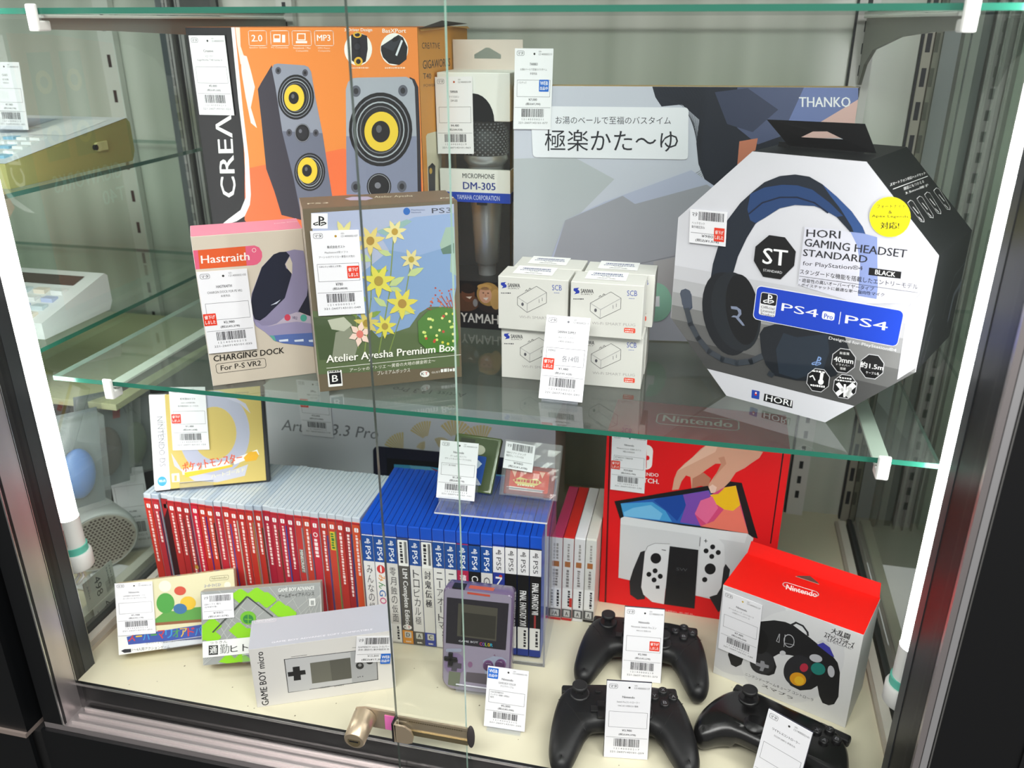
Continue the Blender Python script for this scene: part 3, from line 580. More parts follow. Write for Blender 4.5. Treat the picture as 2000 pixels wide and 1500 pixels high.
('r',2,'f2eeee',[32.3,204.4,56.5,204.4,32.3,238.4],8,0),
('p',3,'e4141a',[47.7,238.3,48.4,238.4,50.3,206.7,49.6,206.6]),
('e',4,'e4141a',[50.5,220.8,2.4,0.3,-0.2,3.2],0),
('t',2,'f2eeee','NINTENDO',[32.8,195.3,65.1,196.5,32.6,200.0],1),
('t',2,'f2eeee','SWITCH.',[32.4,185.6,66.3,186.9,32.1,192.1],1),
('p',2,'d8a48c',[82.6,180.5,84.1,197.0,86.8,207.5,94.6,218.5,102.5,227.4,111.7,240.3,118.0,246.5,131.3,248.1,159.6,248.5,182.3,245.1,179.1,237.0,170.1,228.1,164.1,221.5,154.7,214.4,149.2,201.7,144.9,193.1,137.2,184.0,130.4,183.1,124.9,186.4,125.1,194.5,133.0,211.5,136.9,223.9,130.2,223.0,120.8,213.9,108.2,200.2,106.0,183.8,102.9,201.5,97.6,202.9,93.0,194.2,90.4,182.6]),
('p',3,'b87a62',[105.9,185.8,105.6,199.9,117.7,209.5,126.9,202.7,124.6,190.4,115.9,191.2]),
('p',4,'c88e76',[132.9,231.2,139.4,234.0,142.8,224.6,134.6,211.7,129.0,199.0,126.3,190.6,133.0,211.5,136.9,223.9]),
('p',5,'e8bca6',[86.8,207.5,102.5,227.4,118.0,245.9,131.3,248.1,128.8,238.5,112.9,226.7,96.6,214.7]),
('p',5,'ecc8ba',[125.4,190.5,129.3,195.0,134.8,191.8,133.7,184.3,128.7,182.8]),
('p',6,'17171a',[13.4,155.2,81.9,178.4,124.4,192.4,128.7,182.8,137.2,184.0,149.2,201.7,162.8,201.6,189.3,127.8,177.0,130.1,99.6,130.9,22.7,127.8]),
('p',7,'2a62b8',[21.4,153.2,96.1,176.3,125.8,186.5,128.8,181.8,137.3,183.0,144.1,193.0,156.4,197.1,177.5,133.3,120.6,135.1,26.0,134.7]),
('p',8,'48a0dc',[21.4,153.2,59.9,160.8,76.7,150.7,85.8,136.2,26.0,135.2]),
('p',9,'78c0ee',[37.1,149.1,58.4,156.4,73.5,146.0,70.5,136.7,26.9,135.9,25.7,141.1]),
('p',10,'1a48a0',[66.7,167.0,96.1,176.3,100.9,160.4,91.9,138.2,80.4,149.1,61.6,163.1]),
('p',11,'7c4cb0',[96.1,176.3,125.8,186.1,131.5,171.0,120.5,136.1,95.6,137.0,100.7,162.5]),
('p',12,'d8487c',[130.5,182.1,143.2,192.9,156.4,197.1,177.5,133.3,120.6,135.1,112.1,151.7]),
('p',13,'ee7a68',[135.6,144.7,151.9,173.9,162.0,175.3,177.5,133.3,120.6,135.1]),
('p',14,'f2c01c',[128.0,180.7,137.3,183.0,144.1,193.0,156.4,197.1,164.1,171.6,156.5,162.3,146.1,162.8,135.1,169.4]),
('p',15,'e86a9a',[112.1,151.7,117.5,171.1,130.7,179.0,139.0,163.9,127.3,139.3]),
('p',14,'d6d6da',[22.5,132.1,26.9,135.3,99.4,132.9,176.6,133.2,184.1,128.0,173.3,26.9,24.0,42.6]),
('p',15,'e4e4e8',[22.5,132.1,26.9,135.3,99.4,132.9,176.6,133.2,174.6,119.2,100.3,122.4,22.9,123.5]),
('p',15,'26262a',[38.4,39.4,42.1,58.2,49.9,86.2,55.2,89.3,59.6,15.5,50.3,12.6,40.4,19.0]),
('p',15,'26262a',[140.2,32.3,155.1,85.9,161.2,78.2,159.5,19.9,153.0,11.8]),
('p',16,'e2e2e6',[55.4,87.1,58.5,96.4,67.3,102.2,85.4,104.0,84.4,11.8,69.3,12.6,57.4,22.0,53.9,32.9]),
('l',17,'3a3a3e',[55.4,87.1,58.5,96.4,67.3,102.2,85.4,104.0],0.5,0),
('p',16,'e2e2e6',[122.4,123.7,133.8,125.1,142.9,121.6,150.7,113.2,153.4,94.3,153.1,50.3,148.8,38.3,140.1,33.4,123.8,32.0]),
('l',16,'2a2a2e',[121.5,119.3,121.6,106.5],0.7,0),
('p',18,'1c1c1f',[85.6,100.8,120.8,100.9,123.2,12.0,84.8,11.9]),
('t',19,'4a4a4e','SW',[96.3,66.2,110.0,66.9,96.0,70.6],0),
('e',18,'18181b',[69.6,80.0,6.6,1.1,-0.5,7.9],0),
('e',17,'18181b',[137.3,75.3,6.7,1.1,-0.7,8.2],0),
('e',17,'18181b',[69.9,61.1,3.1,0.5,-0.2,3.8],0),
('e',17,'18181b',[62.5,54.4,3.1,0.5,-0.2,3.8],0),
('e',17,'18181b',[76.9,53.9,3.1,0.5,-0.3,3.8],0),
('e',17,'18181b',[69.5,47.0,3.1,0.5,-0.2,3.8],0),
('e',17,'18181b',[137.4,107.9,3.0,0.5,-0.3,3.6],0),
('e',17,'18181b',[130.1,100.9,3.0,0.5,-0.3,3.6],0),
('e',17,'18181b',[144.8,100.9,3.0,0.5,-0.3,3.6],0),
('e',17,'18181b',[137.6,93.9,3.0,0.5,-0.3,3.6],0),
('e',17,'18181b',[132.1,58.3,3.2,0.6,-0.3,3.9],0),
('p',17,'18181b',[72.3,38.9,76.9,39.7,77.3,34.7,72.6,33.9]),
('l',18,'18181b',[76.4,94.0,81.0,93.9],1,0),
('l',17,'18181b',[126.7,115.2,130.2,115.4],0.9,0),
('l',18,'18181b',[128.3,117.6,128.7,113.0],0.9,0),
('t',2,'e2a8a4','有機ELモデル',[83.4,-1.2,123.7,-0.7,83.1,3.0],0)],
'sw_top':[
('t',1,'e8d8d6','Nintendo',[62.7,48.1,146.8,49.4,63.0,66.7],1),
('r',2,'e8d8d6',[55.3,39.8,154.5,42.3,55.4,70.2],7,1.6)],
'gc_front':[
('p',1,'dcdcdc',[0.3,0.3,151.0,0.3,151.0,125.3,0.3,125.3]),
('p',2,'cdcdd0',[77.5,100.6,77.7,86.7,75.6,72.1,71.2,57.5,64.6,43.6,56.1,31.2,46.0,20.8,34.9,13.2,23.2,8.8,11.8,7.8,1.1,10.6,0.3,16.8,0.3,26.3,0.3,38.4,0.3,52.5,0.3,67.6,0.3,83.1,0.3,98.0,0.3,111.5,2.8,123.1,13.0,125.3,23.9,125.3,34.9,125.3,45.4,125.3,55.0,125.3,63.4,125.3,70.1,124.1,74.9,113.3]),
('p',3,'d4d4d6',[137.2,92.3,137.7,78.7,135.6,64.2,131.1,49.6,124.2,35.4,115.2,22.5,104.5,11.6,92.6,3.2,80.1,0.3,67.7,0.3,56.1,0.3,45.9,3.2,37.8,12.0,32.3,23.6,29.5,37.3,29.8,52.4,32.9,67.9,38.6,83.1,46.6,97.0,56.4,109.2,67.4,118.9,79.1,125.3,90.9,125.3,102.2,125.3,112.7,125.3,121.7,122.9,129.0,114.9,134.3,104.6]),
('p',4,'1b1b1d',[15.2,34.1,16.1,42.8,34.6,52.1,33.4,39.3,31.9,28.3,26.0,21.5,20.2,22.2]),
('p',4,'1b1b1d',[44.2,84.6,46.3,95.4,60.7,103.7,72.4,106.7,81.3,106.2,98.1,99.2,111.8,92.7,125.4,86.3,131.8,80.1,135.8,68.8,138.8,37.2,136.0,25.6,130.8,21.1,124.2,21.0,119.7,28.5,116.0,40.5,110.3,32.4,99.2,25.3,88.5,26.6,80.7,35.5,78.7,46.6,83.6,58.0,91.4,68.0,82.6,66.4,71.0,62.5,65.6,55.7,70.6,44.3,69.4,33.6,63.7,28.1,54.5,25.7,42.8,31.9,39.8,38.5,45.1,41.2]),
('e',5,'2a2a2d',[54.5,42.0,13.4,0.6,2.7,16.5],0),
('e',5,'26262a',[93.4,50.3,14.5,0.6,3.1,21.9],0),
('e',6,'101012',[48.8,69.2,8.5,6.3,-3.9,15.5],0),
('p',6,'8c8c92',[52.7,44.1,56.6,45.1,57.7,41.6,62.3,42.0,62.4,38.0,57.9,36.7,56.8,31.0,52.8,30.1,53.6,35.4,47.6,35.4,47.8,39.6,52.4,39.9]),
('e',6,'b02a40',[99.3,57.3,4.2,2.2,-0.6,5.6],0),
('e',6,'1f7a70',[113.7,62.9,7.3,0.2,1.1,8.2],0),
('e',6,'d8961a',[95.0,39.1,8.6,0.4,1.3,9.3],0),
('e',7,'e6b428',[96.6,38.0,5.0,0.2,0.8,6.1],0),
('e',7,'b8b8be',[109.6,75.3,6.6,1.0,0.4,5.2],0),
('e',7,'b8b8be',[127.0,66.0,3.1,2.7,-2.1,6.8],0),
('e',6,'c4c4c8',[74.9,65.5,3.2,0.5,0.3,3.4],0),
('p',5,'3a3a9a',[108.2,92.8,114.0,98.5,121.4,95.6,127.6,85.5,124.1,85.6]),
('p',6,'c4c4ca',[107.3,94.3,112.2,101.4,119.4,100.3,125.4,92.0,121.4,95.6,114.0,98.5]),
('l',5,'26262a',[78.5,104.9,83.7,110.8,91.1,109.9,96.8,104.2,97.7,100.5],2.2,0),
('e',6,'b4b4b8',[79.5,84.3,4.8,4.9,-3.2,7.1],0.88),
('l',7,'b4b4b8',[74.4,90.5,75.2,74.4],0.6,0),
('l',8,'b4b4b8',[74.5,79.5,85.5,81.5],0.6,0),
('l',5,'b4b4b8',[68.3,88.5,66.4,77.8,69.4,77.4,68.7,88.7],0.6,0),
('t',4,'1c1c1e','大乱闘',[119.8,113.6,138.3,113.4,120.3,121.1],1),
('t',5,'1c1c1e','スマッシュブラザーズ',[113.9,105.0,143.9,104.1,114.2,113.6],1),
('t',6,'707074','SPECIAL',[117.1,101.9,142.1,102.7,117.1,104.8],0),
('t',5,'3a3a3e','ニンテンドーゲームキューブ コントローラ',[37.1,15.4,114.3,17.5,37.5,19.8],0),
('t',4,'1c1c1e','スマブラ',[57.6,9.8,92.8,8.4,58.1,14.2],1)],
'gc_top':[
('p',1,'ea1a12',[0.3,0.3,151.0,0.3,151.0,73.6,0.3,73.6]),
('t',2,'f4e6e4','Nintendo',[60.9,30.7,93.2,34.9,58.9,40.3],1),
('r',3,'f4e6e4',[55.7,34.2,94.2,36.4,54.5,43.2],4.5,1.1)],
'gba1_front':[
('p',1,'d8d2ae',[0.3,0.3,136.6,0.3,136.6,83.0,0.3,83.0]),
('p',2,'e8e8e6',[0.3,23.0,136.6,20.4,135.0,0.3,0.3,0.4]),
('e',2,'e4e0d0',[56.5,73.2,7.0,-0.9,0.4,6.7],0),
('e',2,'e6e2d2',[128.3,64.9,3.9,-0.5,0.3,4.0],0),
('p',2,'5c9a48',[43.4,36.3,55.3,44.0,70.6,41.8,86.2,43.6,99.2,43.2,98.0,25.9,42.9,29.8]),
('p',3,'8c5a3c',[42.4,31.8,98.2,28.5,98.0,25.2,42.2,28.5]),
('e',3,'e0b838',[81.5,49.7,9.0,-1.2,0.5,8.0],0),
('e',4,'3e6e9c',[72.1,44.3,7.7,-1.1,0.4,6.1],0),
('e',5,'4c9a44',[55.9,53.2,10.2,-1.4,0.8,11.9],0),
('e',6,'c8503c',[73.4,65.5,6.7,-0.9,0.3,5.3],0),
('r',2,'6a6448',[108.0,72.4,129.7,71.5,108.8,77.7],1.8,0.4),
('t',3,'6a6448','Nintendo',[110.5,73.8,128.2,73.1,110.7,76.5],0),
('p',3,'3c52a0',[10.1,20.0,20.9,21.1,95.2,22.3,94.0,5.1,43.0,9.3,11.5,10.6]),
('t',4,'c83a34','ス',[11.7,14.3,19.2,13.9,12.0,24.1],1),
('l',4,'e0b828',[20.9,19.0,26.8,18.7],1.6,0),
('t',4,'3a8fd0','パ',[28.3,13.4,35.8,13.1,28.6,23.2],1),
('l',4,'4c9a48',[37.5,18.1,43.5,17.9],1.6,0),
('t',4,'c83a34','マ',[44.9,12.5,52.6,12.2,45.3,22.4],1),
('t',4,'3a8fd0','リ',[53.3,12.1,61.0,11.8,53.7,22.0],1),
('t',4,'4c9a48','オ',[61.7,11.7,69.4,11.4,62.1,21.6],1),
('t',4,'e0b828','ア',[70.2,11.2,77.9,10.9,70.5,21.2],1),
('t',4,'c83a34','ド',[78.6,10.8,86.3,10.5,79.0,20.7],1),
('t',4,'3a8fd0','バ',[87.1,10.4,94.9,10.0,87.5,20.3],1),
('t',5,'3a3a40','スーパーマリオワールド＋マリオブラザーズ',[30.8,7.8,94.0,4.8,31.0,11.0],0),
('t',6,'2a2a30','1～4人用アクションゲーム',[15.4,2.4,57.6,-0.2,15.6,6.1],0),
('p',4,'2a2a30',[3.0,4.7,6.8,6.3,14.3,5.6,14.1,1.7,6.6,1.9]),
('t',2,'3c52a0','スーパーファミコン',[101.4,65.1,120.4,64.6,101.6,69.2],1)],
'gba1_top':[
('p',1,'d8cfa8',[0.3,0.3,136.6,0.3,136.6,21.7,0.3,21.7]),
('p',2,'c0504a',[61.6,6.0,65.7,6.0,65.7,15.0,61.6,15.0]),
('p',2,'5a68b0',[69.1,6.0,73.2,6.0,73.2,15.0,69.1,15.0]),
('p',2,'d0a850',[76.6,6.0,80.8,6.0,80.8,15.0,76.6,15.0]),
('p',2,'c0504a',[84.2,6.0,88.3,6.0,88.3,15.0,84.2,15.0]),
('p',2,'5a68b0',[91.7,6.0,95.8,6.0,95.8,15.0,91.7,15.0]),
('p',2,'d0a850',[99.2,6.0,103.3,6.0,103.3,15.0,99.2,15.0]),
('p',2,'c0504a',[106.8,6.0,110.9,6.0,110.9,15.0,106.8,15.0]),
('p',2,'5a68b0',[114.3,6.0,118.4,6.0,118.4,15.0,114.3,15.0]),
('p',2,'d0a850',[121.8,6.0,125.9,6.0,125.9,15.0,121.8,15.0])],
'gba2_front':[
('p',1,'969998',[0.3,0.3,137.7,0.3,137.7,84.4,0.3,84.4]),
('l',2,'b8bab8',[0.3,4.7,32.8,72.9],0.5,0),
('l',3,'b8bab8',[0.3,84.4,42.6,0.3],0.5,0),
('l',4,'b8bab8',[0.3,3.0,52.0,72.6],0.5,0),
('l',5,'b8bab8',[0.3,84.4,61.8,0.3],0.5,0),
('l',6,'b8bab8',[0.3,1.2,71.4,72.3],0.5,0),
('l',7,'b8bab8',[0.3,84.4,81.0,0.3],0.5,0),
('l',8,'b8bab8',[0.3,0.3,90.8,72.0],0.5,0),
('l',9,'b8bab8',[1.5,84.4,100.3,0.3],0.5,0),
('l',10,'b8bab8',[17.2,0.3,110.3,71.7],0.5,0),
('l',11,'b8bab8',[20.6,84.4,119.7,0.3],0.5,0),
('l',12,'b8bab8',[36.3,0.3,129.9,71.4],0.5,0),
('l',13,'b8bab8',[39.8,84.4,137.7,0.3],0.5,0),
('l',14,'b8bab8',[55.4,0.3,137.7,71.1],0.5,0),
('l',15,'b8bab8',[59.0,84.4,137.7,0.3],0.5,0),
('l',16,'b8bab8',[74.6,0.3,137.7,70.8],0.5,0),
('l',17,'b8bab8',[78.4,84.4,137.7,0.3],0.5,0),
('l',18,'b8bab8',[93.9,0.3,137.7,70.5],0.5,0),
('l',19,'b8bab8',[97.8,83.3,137.7,0.3],0.5,0),
('l',20,'b8bab8',[113.2,0.3,137.7,70.2],0.5,0),
('l',21,'b8bab8',[117.3,81.7,137.7,0.3],0.5,0),
('l',22,'b8bab8',[132.7,0.3,137.7,69.9],0.5,0),
('l',23,'b8bab8',[136.9,80.1,137.7,0.3],0.5,0),
('l',24,'b8bab8',[137.7,0.3,137.7,69.6],0.5,0),
('l',25,'b8bab8',[137.7,78.5,137.7,0.3],0.5,0),
('p',15,'86c81e',[33.9,77.8,43.8,84.4,46.8,84.4,55.9,77.4,55.8,75.1,45.9,68.1,43.5,68.3]),
('p',17,'86c81e',[52.5,77.5,62.5,84.4,65.5,84.4,74.6,77.1,74.5,74.8,64.6,67.8,62.1,68.0]),
('p',18,'86c81e',[63.8,70.1,73.8,78.5,76.9,78.2,86.0,69.6,85.9,67.3,75.9,60.3,73.4,60.5]),
('p',20,'86c81e',[77.5,58.4,87.6,66.9,90.7,66.6,99.8,58.0,99.7,55.7,89.7,48.7,87.2,48.9]),
('p',21,'86c81e',[86.4,52.5,96.4,60.9,99.5,60.6,108.6,52.0,108.5,49.7,98.5,42.7,96.0,42.9]),
('p',12,'86c81e',[0.8,45.5,10.6,53.8,13.6,53.5,22.6,45.0,22.5,42.7,12.8,35.8,10.3,36.0]),
('p',13,'86c81e',[0.3,38.5,0.8,46.8,3.8,46.6,12.8,38.0,12.7,35.8,3.0,28.9,0.5,29.1]),
('p',14,'86c81e',[0.3,32.6,9.5,40.9,12.5,40.6,21.5,32.1,21.4,29.8,11.7,23.0,9.2,23.2]),
('p',14,'86c81e',[30.4,37.7,40.3,46.0,43.4,45.8,52.4,37.2,52.3,34.9,42.5,28.0,40.0,28.2]),
('p',16,'86c81e',[41.7,30.2,51.6,38.5,54.6,38.3,63.7,29.7,63.6,27.4,53.7,20.5,51.2,20.7]),
('p',14,'86c81e',[17.7,2.6,27.5,10.9,30.5,10.6,39.5,2.0,39.4,0.3,29.6,0.3,27.2,0.3]),
('p',15,'86c81e',[32.9,2.5,42.8,10.8,45.8,10.5,54.9,1.9,54.8,0.3,44.9,0.3,42.5,0.3]),
('e',16,'6cb02e',[53.1,50.3,9.0,-0.8,0.3,7.8],0),
('e',17,'2f7a3a',[53.1,49.0,5.9,-0.5,0.2,5.2],0),
('l',18,'6cb02e',[49.2,49.3,56.9,48.0],0.8,0),
('l',19,'6cb02e',[53.3,54.2,53.1,43.8],0.8,0),
('p',20,'404442',[11.7,37.6,52.2,75.9,53.4,74.4,12.9,36.6]),
('p',21,'404442',[53.5,75.8,82.1,49.8,80.8,49.0,52.6,74.5]),
('p',23,'e6e8e6',[0.6,27.6,135.9,28.8,135.1,10.5,0.3,9.0]),
('p',24,'2a2a2c',[7.4,22.5,17.9,22.2,17.5,11.3,7.0,11.6]),
('t',25,'e6e8e6','通',[8.3,13.0,16.3,13.1,8.6,21.1],1),
('t',24,'8a8c8c','勤',[19.7,11.7,30.2,11.8,20.1,22.7],1),
('t',24,'2a2a2c','ヒトフデ',[31.8,12.2,78.0,13.0,32.1,21.2],1),
('t',24,'5a5a5c','つうきん',[8.7,23.7,28.4,23.9,8.8,26.7],0),
('t',22,'e4e6e4','GAME BOY ADVANCE',[88.7,77.2,130.5,76.9,88.9,81.6],1),
('t',22,'3a3a3c','ゲームボーイアドバンス',[88.4,70.2,129.9,70.1,88.6,75.1],0),
('r',22,'d8dad8',[123.8,58.1,131.1,58.2,123.8,66.7],0.6,0),
('p',23,'969998',[125.7,64.5,129.6,64.2,129.4,58.9,125.5,59.3])],
'gba2_top':[
('p',1,'b0b0a4',[0.3,0.3,137.7,0.3,137.7,21.7,0.3,21.7])],
'micro_front':[
('p',1,'dcd9d6',[0.3,0.3,154.2,0.3,154.2,81.0,0.3,81.0]),
('t',2,'1c1c1e','GAME BOY micro',[13.0,1.9,14.8,76.3,5.5,1.8],1),
('p',2,'3a3a3c',[35.3,62.2,136.0,60.1,135.1,15.0,35.2,14.8]),
('p',3,'c2c2c4',[36.3,61.5,135.2,59.3,134.2,16.1,35.9,15.6]),
('p',4,'c2c2c4',[36.3,61.5,60.9,60.8,58.5,15.1,35.9,15.6]),
('p',4,'a8a9ac',[107.1,59.6,135.2,59.3,134.2,16.1,105.8,16.0]),
('p',5,'6c6b62',[62.4,52.1,106.4,52.1,105.9,22.9,62.1,23.1]),
('p',6,'5a5952',[83.7,52.2,106.4,52.1,105.9,22.9,84.1,22.9]),
('p',5,'202022',[43.4,49.9,50.9,49.8,50.8,43.7,56.4,43.6,56.6,37.5,50.9,37.5,50.7,30.6,42.9,30.8,43.4,37.4,37.5,37.5,37.5,43.7,43.3,43.6]),
('e',5,'2a2a2c',[116.0,38.8,4.4,-0.8,0.3,4.9],0),
('e',5,'2a2a2c',[127.2,43.5,4.2,-0.7,0.3,4.6],0),
('e',6,'8a8a8c',[116.1,39.7,1.9,-0.3,0.2,2.2],0),
('l',2,'3a3a3c',[43.4,63.9,60.2,63.8],0.5,0),
('l',2,'4a4a4c',[109.5,65.2,134.2,62.8],0.4,0),
('t',4,'4a4a4c','SELECT',[70.4,14.5,81.0,14.1,70.6,16.6],0),
('t',4,'4a4a4c','START',[85.8,13.7,96.9,13.7,86.0,15.9],0),
('e',5,'3a3a3c',[112.9,22.9,0.6,-0.1,0.1,0.7],0),
('e',5,'3a3a3c',[115.1,23.3,0.6,-0.1,0.1,0.7],0),
('e',5,'3a3a3c',[118.0,23.2,0.6,-0.1,0.1,0.7],0)],
'micro_top':[
('p',1,'b4b5be',[0.3,0.3,154.2,0.3,154.2,49.2,0.3,49.2]),
('r',2,'e0d4d8',[3.2,44.0,26.7,42.8,3.7,49.2],1.6,0.5),
('t',3,'e4e0e2','NINTENDO',[5.3,45.1,26.0,44.4,5.4,49.1],0),
('t',2,'e8e6ea','GAME BOY ADVANCE SOFT COMPATIBLE',[24.2,5.6,133.3,5.5,24.2,8.1],0)],
'artist_front':[
('t',1,'7a7a80','Artist 13.3 Pro',[29.0,151.6,180.0,153.5,34.4,169.7],0),
('p',1,'dcc890',[256.7,167.2,262.3,191.1,259.4,191.2,256.1,167.3]),
('p',2,'dcc890',[255.8,167.3,258.3,191.2,255.3,190.9,255.2,167.2]),
('p',1,'dcc890',[254.9,167.2,254.2,190.7,251.2,190.0,254.2,167.0]),
('p',2,'dcc890',[254.0,166.9,250.1,189.7,247.2,188.5,253.3,166.7]),
('p',3,'dcc890',[253.1,166.5,246.0,188.0,243.3,186.4,252.5,166.2]),
('p',4,'dcc890',[252.3,166.0,242.2,185.7,239.6,183.8,251.7,165.6]),
('p',5,'dcc890',[251.5,165.4,238.6,182.9,236.2,180.7,250.9,164.9]),
('p',6,'dcc890',[250.8,164.7,235.4,179.7,233.3,177.1,250.3,164.1]),
('p',7,'dcc890',[250.1,163.9,232.5,176.0,230.7,173.2,249.7,163.3]),
('p',1,'dcc890',[219.0,143.9,220.4,169.5,217.4,169.0,218.4,143.8]),
('p',2,'dcc890',[218.1,143.7,216.2,168.7,213.2,167.8,217.4,143.5]),
('p',3,'dcc890',[217.2,143.4,212.1,167.4,209.1,166.1,216.5,143.1]),
('p',4,'dcc890',[216.3,143.0,208.0,165.5,205.2,163.8,215.7,142.6]),
('p',5,'dcc890',[215.4,142.4,204.1,163.0,201.5,160.9,214.9,142.0]),
('p',6,'dcc890',[214.6,141.8,200.5,160.1,198.1,157.7,214.1,141.2]),
('p',7,'dcc890',[213.9,141.0,197.2,156.7,195.1,154.0,213.4,140.4]),
('p',8,'dcc890',[213.3,140.2,194.3,152.9,192.5,150.0,212.9,139.5]),
('p',9,'dcc890',[212.7,139.3,191.8,148.8,190.4,145.7,212.4,138.6]),
('p',1,'dcc890',[301.1,171.4,318.8,187.9,316.2,190.7,300.5,172.0]),
('p',2,'dcc890',[300.3,172.3,315.1,191.7,311.9,193.9,299.6,172.8]),
('p',3,'dcc890',[299.3,172.9,310.6,194.6,307.0,196.1,298.5,173.2]),
('p',4,'dcc890',[298.2,173.3,305.6,196.5,301.7,197.1,297.3,173.4]),
('p',5,'dcc890',[297.0,173.5,300.2,197.1,296.2,196.9,296.1,173.4]),
('p',1,'dcc890',[295.7,173.3,294.6,196.7,290.6,195.6,294.8,173.1]),
('p',2,'dcc890',[294.5,173.0,289.1,195.0,285.2,193.1,293.7,172.6]),
('p',3,'dcc890',[293.3,172.4,283.8,192.2,280.3,189.6,292.6,171.8]),
('p',4,'dcc890',[292.3,171.5,279.0,188.5,275.9,185.2,291.6,170.8]),
('p',1,'dcc890',[277.1,151.6,286.5,164.3,285.2,165.3,276.8,151.9]),
('p',2,'dcc890',[276.6,151.9,284.6,165.7,283.1,166.4,276.3,152.1]),
('p',3,'dcc890',[276.2,152.2,282.5,166.7,280.9,167.2,275.8,152.3]),
('p',4,'dcc890',[275.7,152.3,280.2,167.3,278.5,167.6,275.3,152.4]),
('p',5,'dcc890',[275.1,152.4,277.8,167.6,276.1,167.6,274.7,152.4]),
('p',6,'dcc890',[274.6,152.4,275.4,167.6,273.6,167.3,274.2,152.3]),
('p',7,'dcc890',[274.0,152.3,272.9,167.2,271.2,166.7,273.7,152.2]),
('p',8,'dcc890',[273.5,152.1,270.5,166.4,268.8,165.7,273.1,151.9]),
('p',9,'dcc890',[273.0,151.9,268.1,165.3,266.5,164.3,272.6,151.6]),
('p',1,'dcc890',[251.5,147.0,252.0,158.5,250.6,158.2,251.2,146.9]),
('p',2,'dcc890',[251.1,146.9,250.1,158.1,248.8,157.7,250.8,146.8]),
('p',3,'dcc890',[250.7,146.8,248.3,157.5,247.0,156.9,250.4,146.6]),
('p',4,'dcc890',[250.3,146.6,246.5,156.6,245.2,155.9,250.0,146.4]),
('p',5,'dcc890',[249.9,146.3,244.8,155.5,243.6,154.6,249.6,146.1]),
('p',6,'dcc890',[249.5,146.0,243.2,154.2,242.1,153.1,249.3,145.8]),
('p',7,'dcc890',[249.2,145.7,241.7,152.7,240.8,151.5,249.0,145.4]),
('p',8,'dcc890',[248.9,145.3,240.5,151.0,239.7,149.7,248.8,145.0]),
('p',9,'dcc890',[248.7,144.9,239.4,149.2,238.8,147.8,248.6,144.6]),
('p',1,'dcc890',[338.1,166.7,350.4,190.5,347.1,191.9,337.4,167.0]),
('p',2,'dcc890',[337.1,167.1,345.8,192.3,342.4,193.1,336.3,167.3]),
('p',3,'dcc890',[336.0,167.3,341.0,193.3,337.4,193.4,335.2,167.3]),
('p',4,'dcc890',[334.9,167.3,336.0,193.3,332.3,192.8,334.1,167.2]),
('p',5,'dcc890',[333.7,167.1,330.9,192.5,327.3,191.4,333.0,166.9]),
('p',6,'dcc890',[332.6,166.7,325.9,190.8,322.5,189.0,331.9,166.3]),
('p',7,'dcc890',[331.6,166.2,321.2,188.2,317.9,185.9,330.9,165.6]),
('p',8,'dcc890',[330.6,165.4,316.7,184.9,313.8,182.1,330.0,164.8]),
('p',9,'dcc890',[329.8,164.5,312.8,180.9,310.3,177.6,329.2,163.8]),
('p',10,'dcc890',[315.6,141.7,324.1,166.4,321.7,166.9,315.1,141.9]),
('p',11,'dcc890',[314.9,141.9,320.8,167.1,318.4,167.3,314.3,141.9]),
('p',12,'dcc890',[314.1,141.9,317.4,167.3,314.9,167.2,313.6,141.9]),
('p',13,'dcc890',[313.4,141.9,313.9,167.1,311.4,166.7,312.8,141.8]),
('p',14,'dcc890',[312.6,141.8,310.5,166.5,308.0,165.8,312.1,141.6]),
('p',15,'dcc890',[311.8,141.5,307.0,165.5,304.6,164.5,311.3,141.3]),
('p',16,'dcc890',[311.1,141.2,303.7,164.0,301.3,162.7,310.6,140.9]),
('p',17,'dcc890',[310.4,140.8,300.4,162.2,298.2,160.6,309.9,140.4]),
('p',18,'dcc890',[309.7,140.3,297.4,160.0,295.3,158.1,309.2,139.9]),
('p',19,'23253a',[172.5,136.1,176.0,141.2,181.6,143.0,407.6,147.7,408.5,46.9,166.4,12.4]),
('p',20,'15171f',[193.0,125.2,407.8,133.2,408.5,46.9,187.8,15.5]),
('p',21,'4fb0dc',[203.5,116.4,258.0,118.9,303.7,117.1,407.9,120.3,408.5,46.9,199.3,17.1]),
('p',22,'7cc8e6',[227.0,117.6,257.9,118.4,266.9,111.7,229.8,111.2]),
('p',23,'b03a4a',[257.9,118.4,273.1,113.3,303.6,110.4,272.9,108.2])],
'artist_top':[
('t',1,'8a8e92','Artist 13.3 Pro',[300.0,52.0,190.0,52.0,300.0,38.0],0)],
'gbc_front':[
('p',1,'26242a',[4.2,113.3,74.2,114.4,72.5,57.8,3.9,57.5]),
('p',2,'46443c',[17.4,107.7,62.0,107.2,61.4,67.3,16.6,67.7]),
('p',3,'302f2a',[21.4,97.5,60.5,97.4,59.8,69.6,20.8,69.6]),
('t',2,'b8b8c0','GAME BOY',[18.8,60.8,41.0,61.9,18.7,63.1],1),
('t',2,'b03a6a','C',[42.9,59.8,45.6,59.7,42.8,63.7],1),
('t',2,'6a4ab0','O',[45.9,59.8,48.6,59.7,45.8,63.7],1),
('t',2,'7ab02a','L',[48.9,59.9,51.6,59.7,48.8,63.8],1),
('t',2,'d8b020','O',[52.0,59.9,54.6,59.7,51.9,63.8],1),
('t',2,'2a9ab8','R',[55.0,59.9,57.6,59.7,54.9,63.8],1),
('e',1,'7c6c8c',[14.8,32.6,12.3,1.7,-0.3,13.8],0),
('p',2,'4a4650',[11.0,38.0,18.4,38.4,18.1,34.4,22.7,34.4,22.4,27.7,17.7,27.7,17.0,23.6,10.6,23.7,11.0,27.4,6.2,27.4,6.5,34.1,11.0,34.1]),
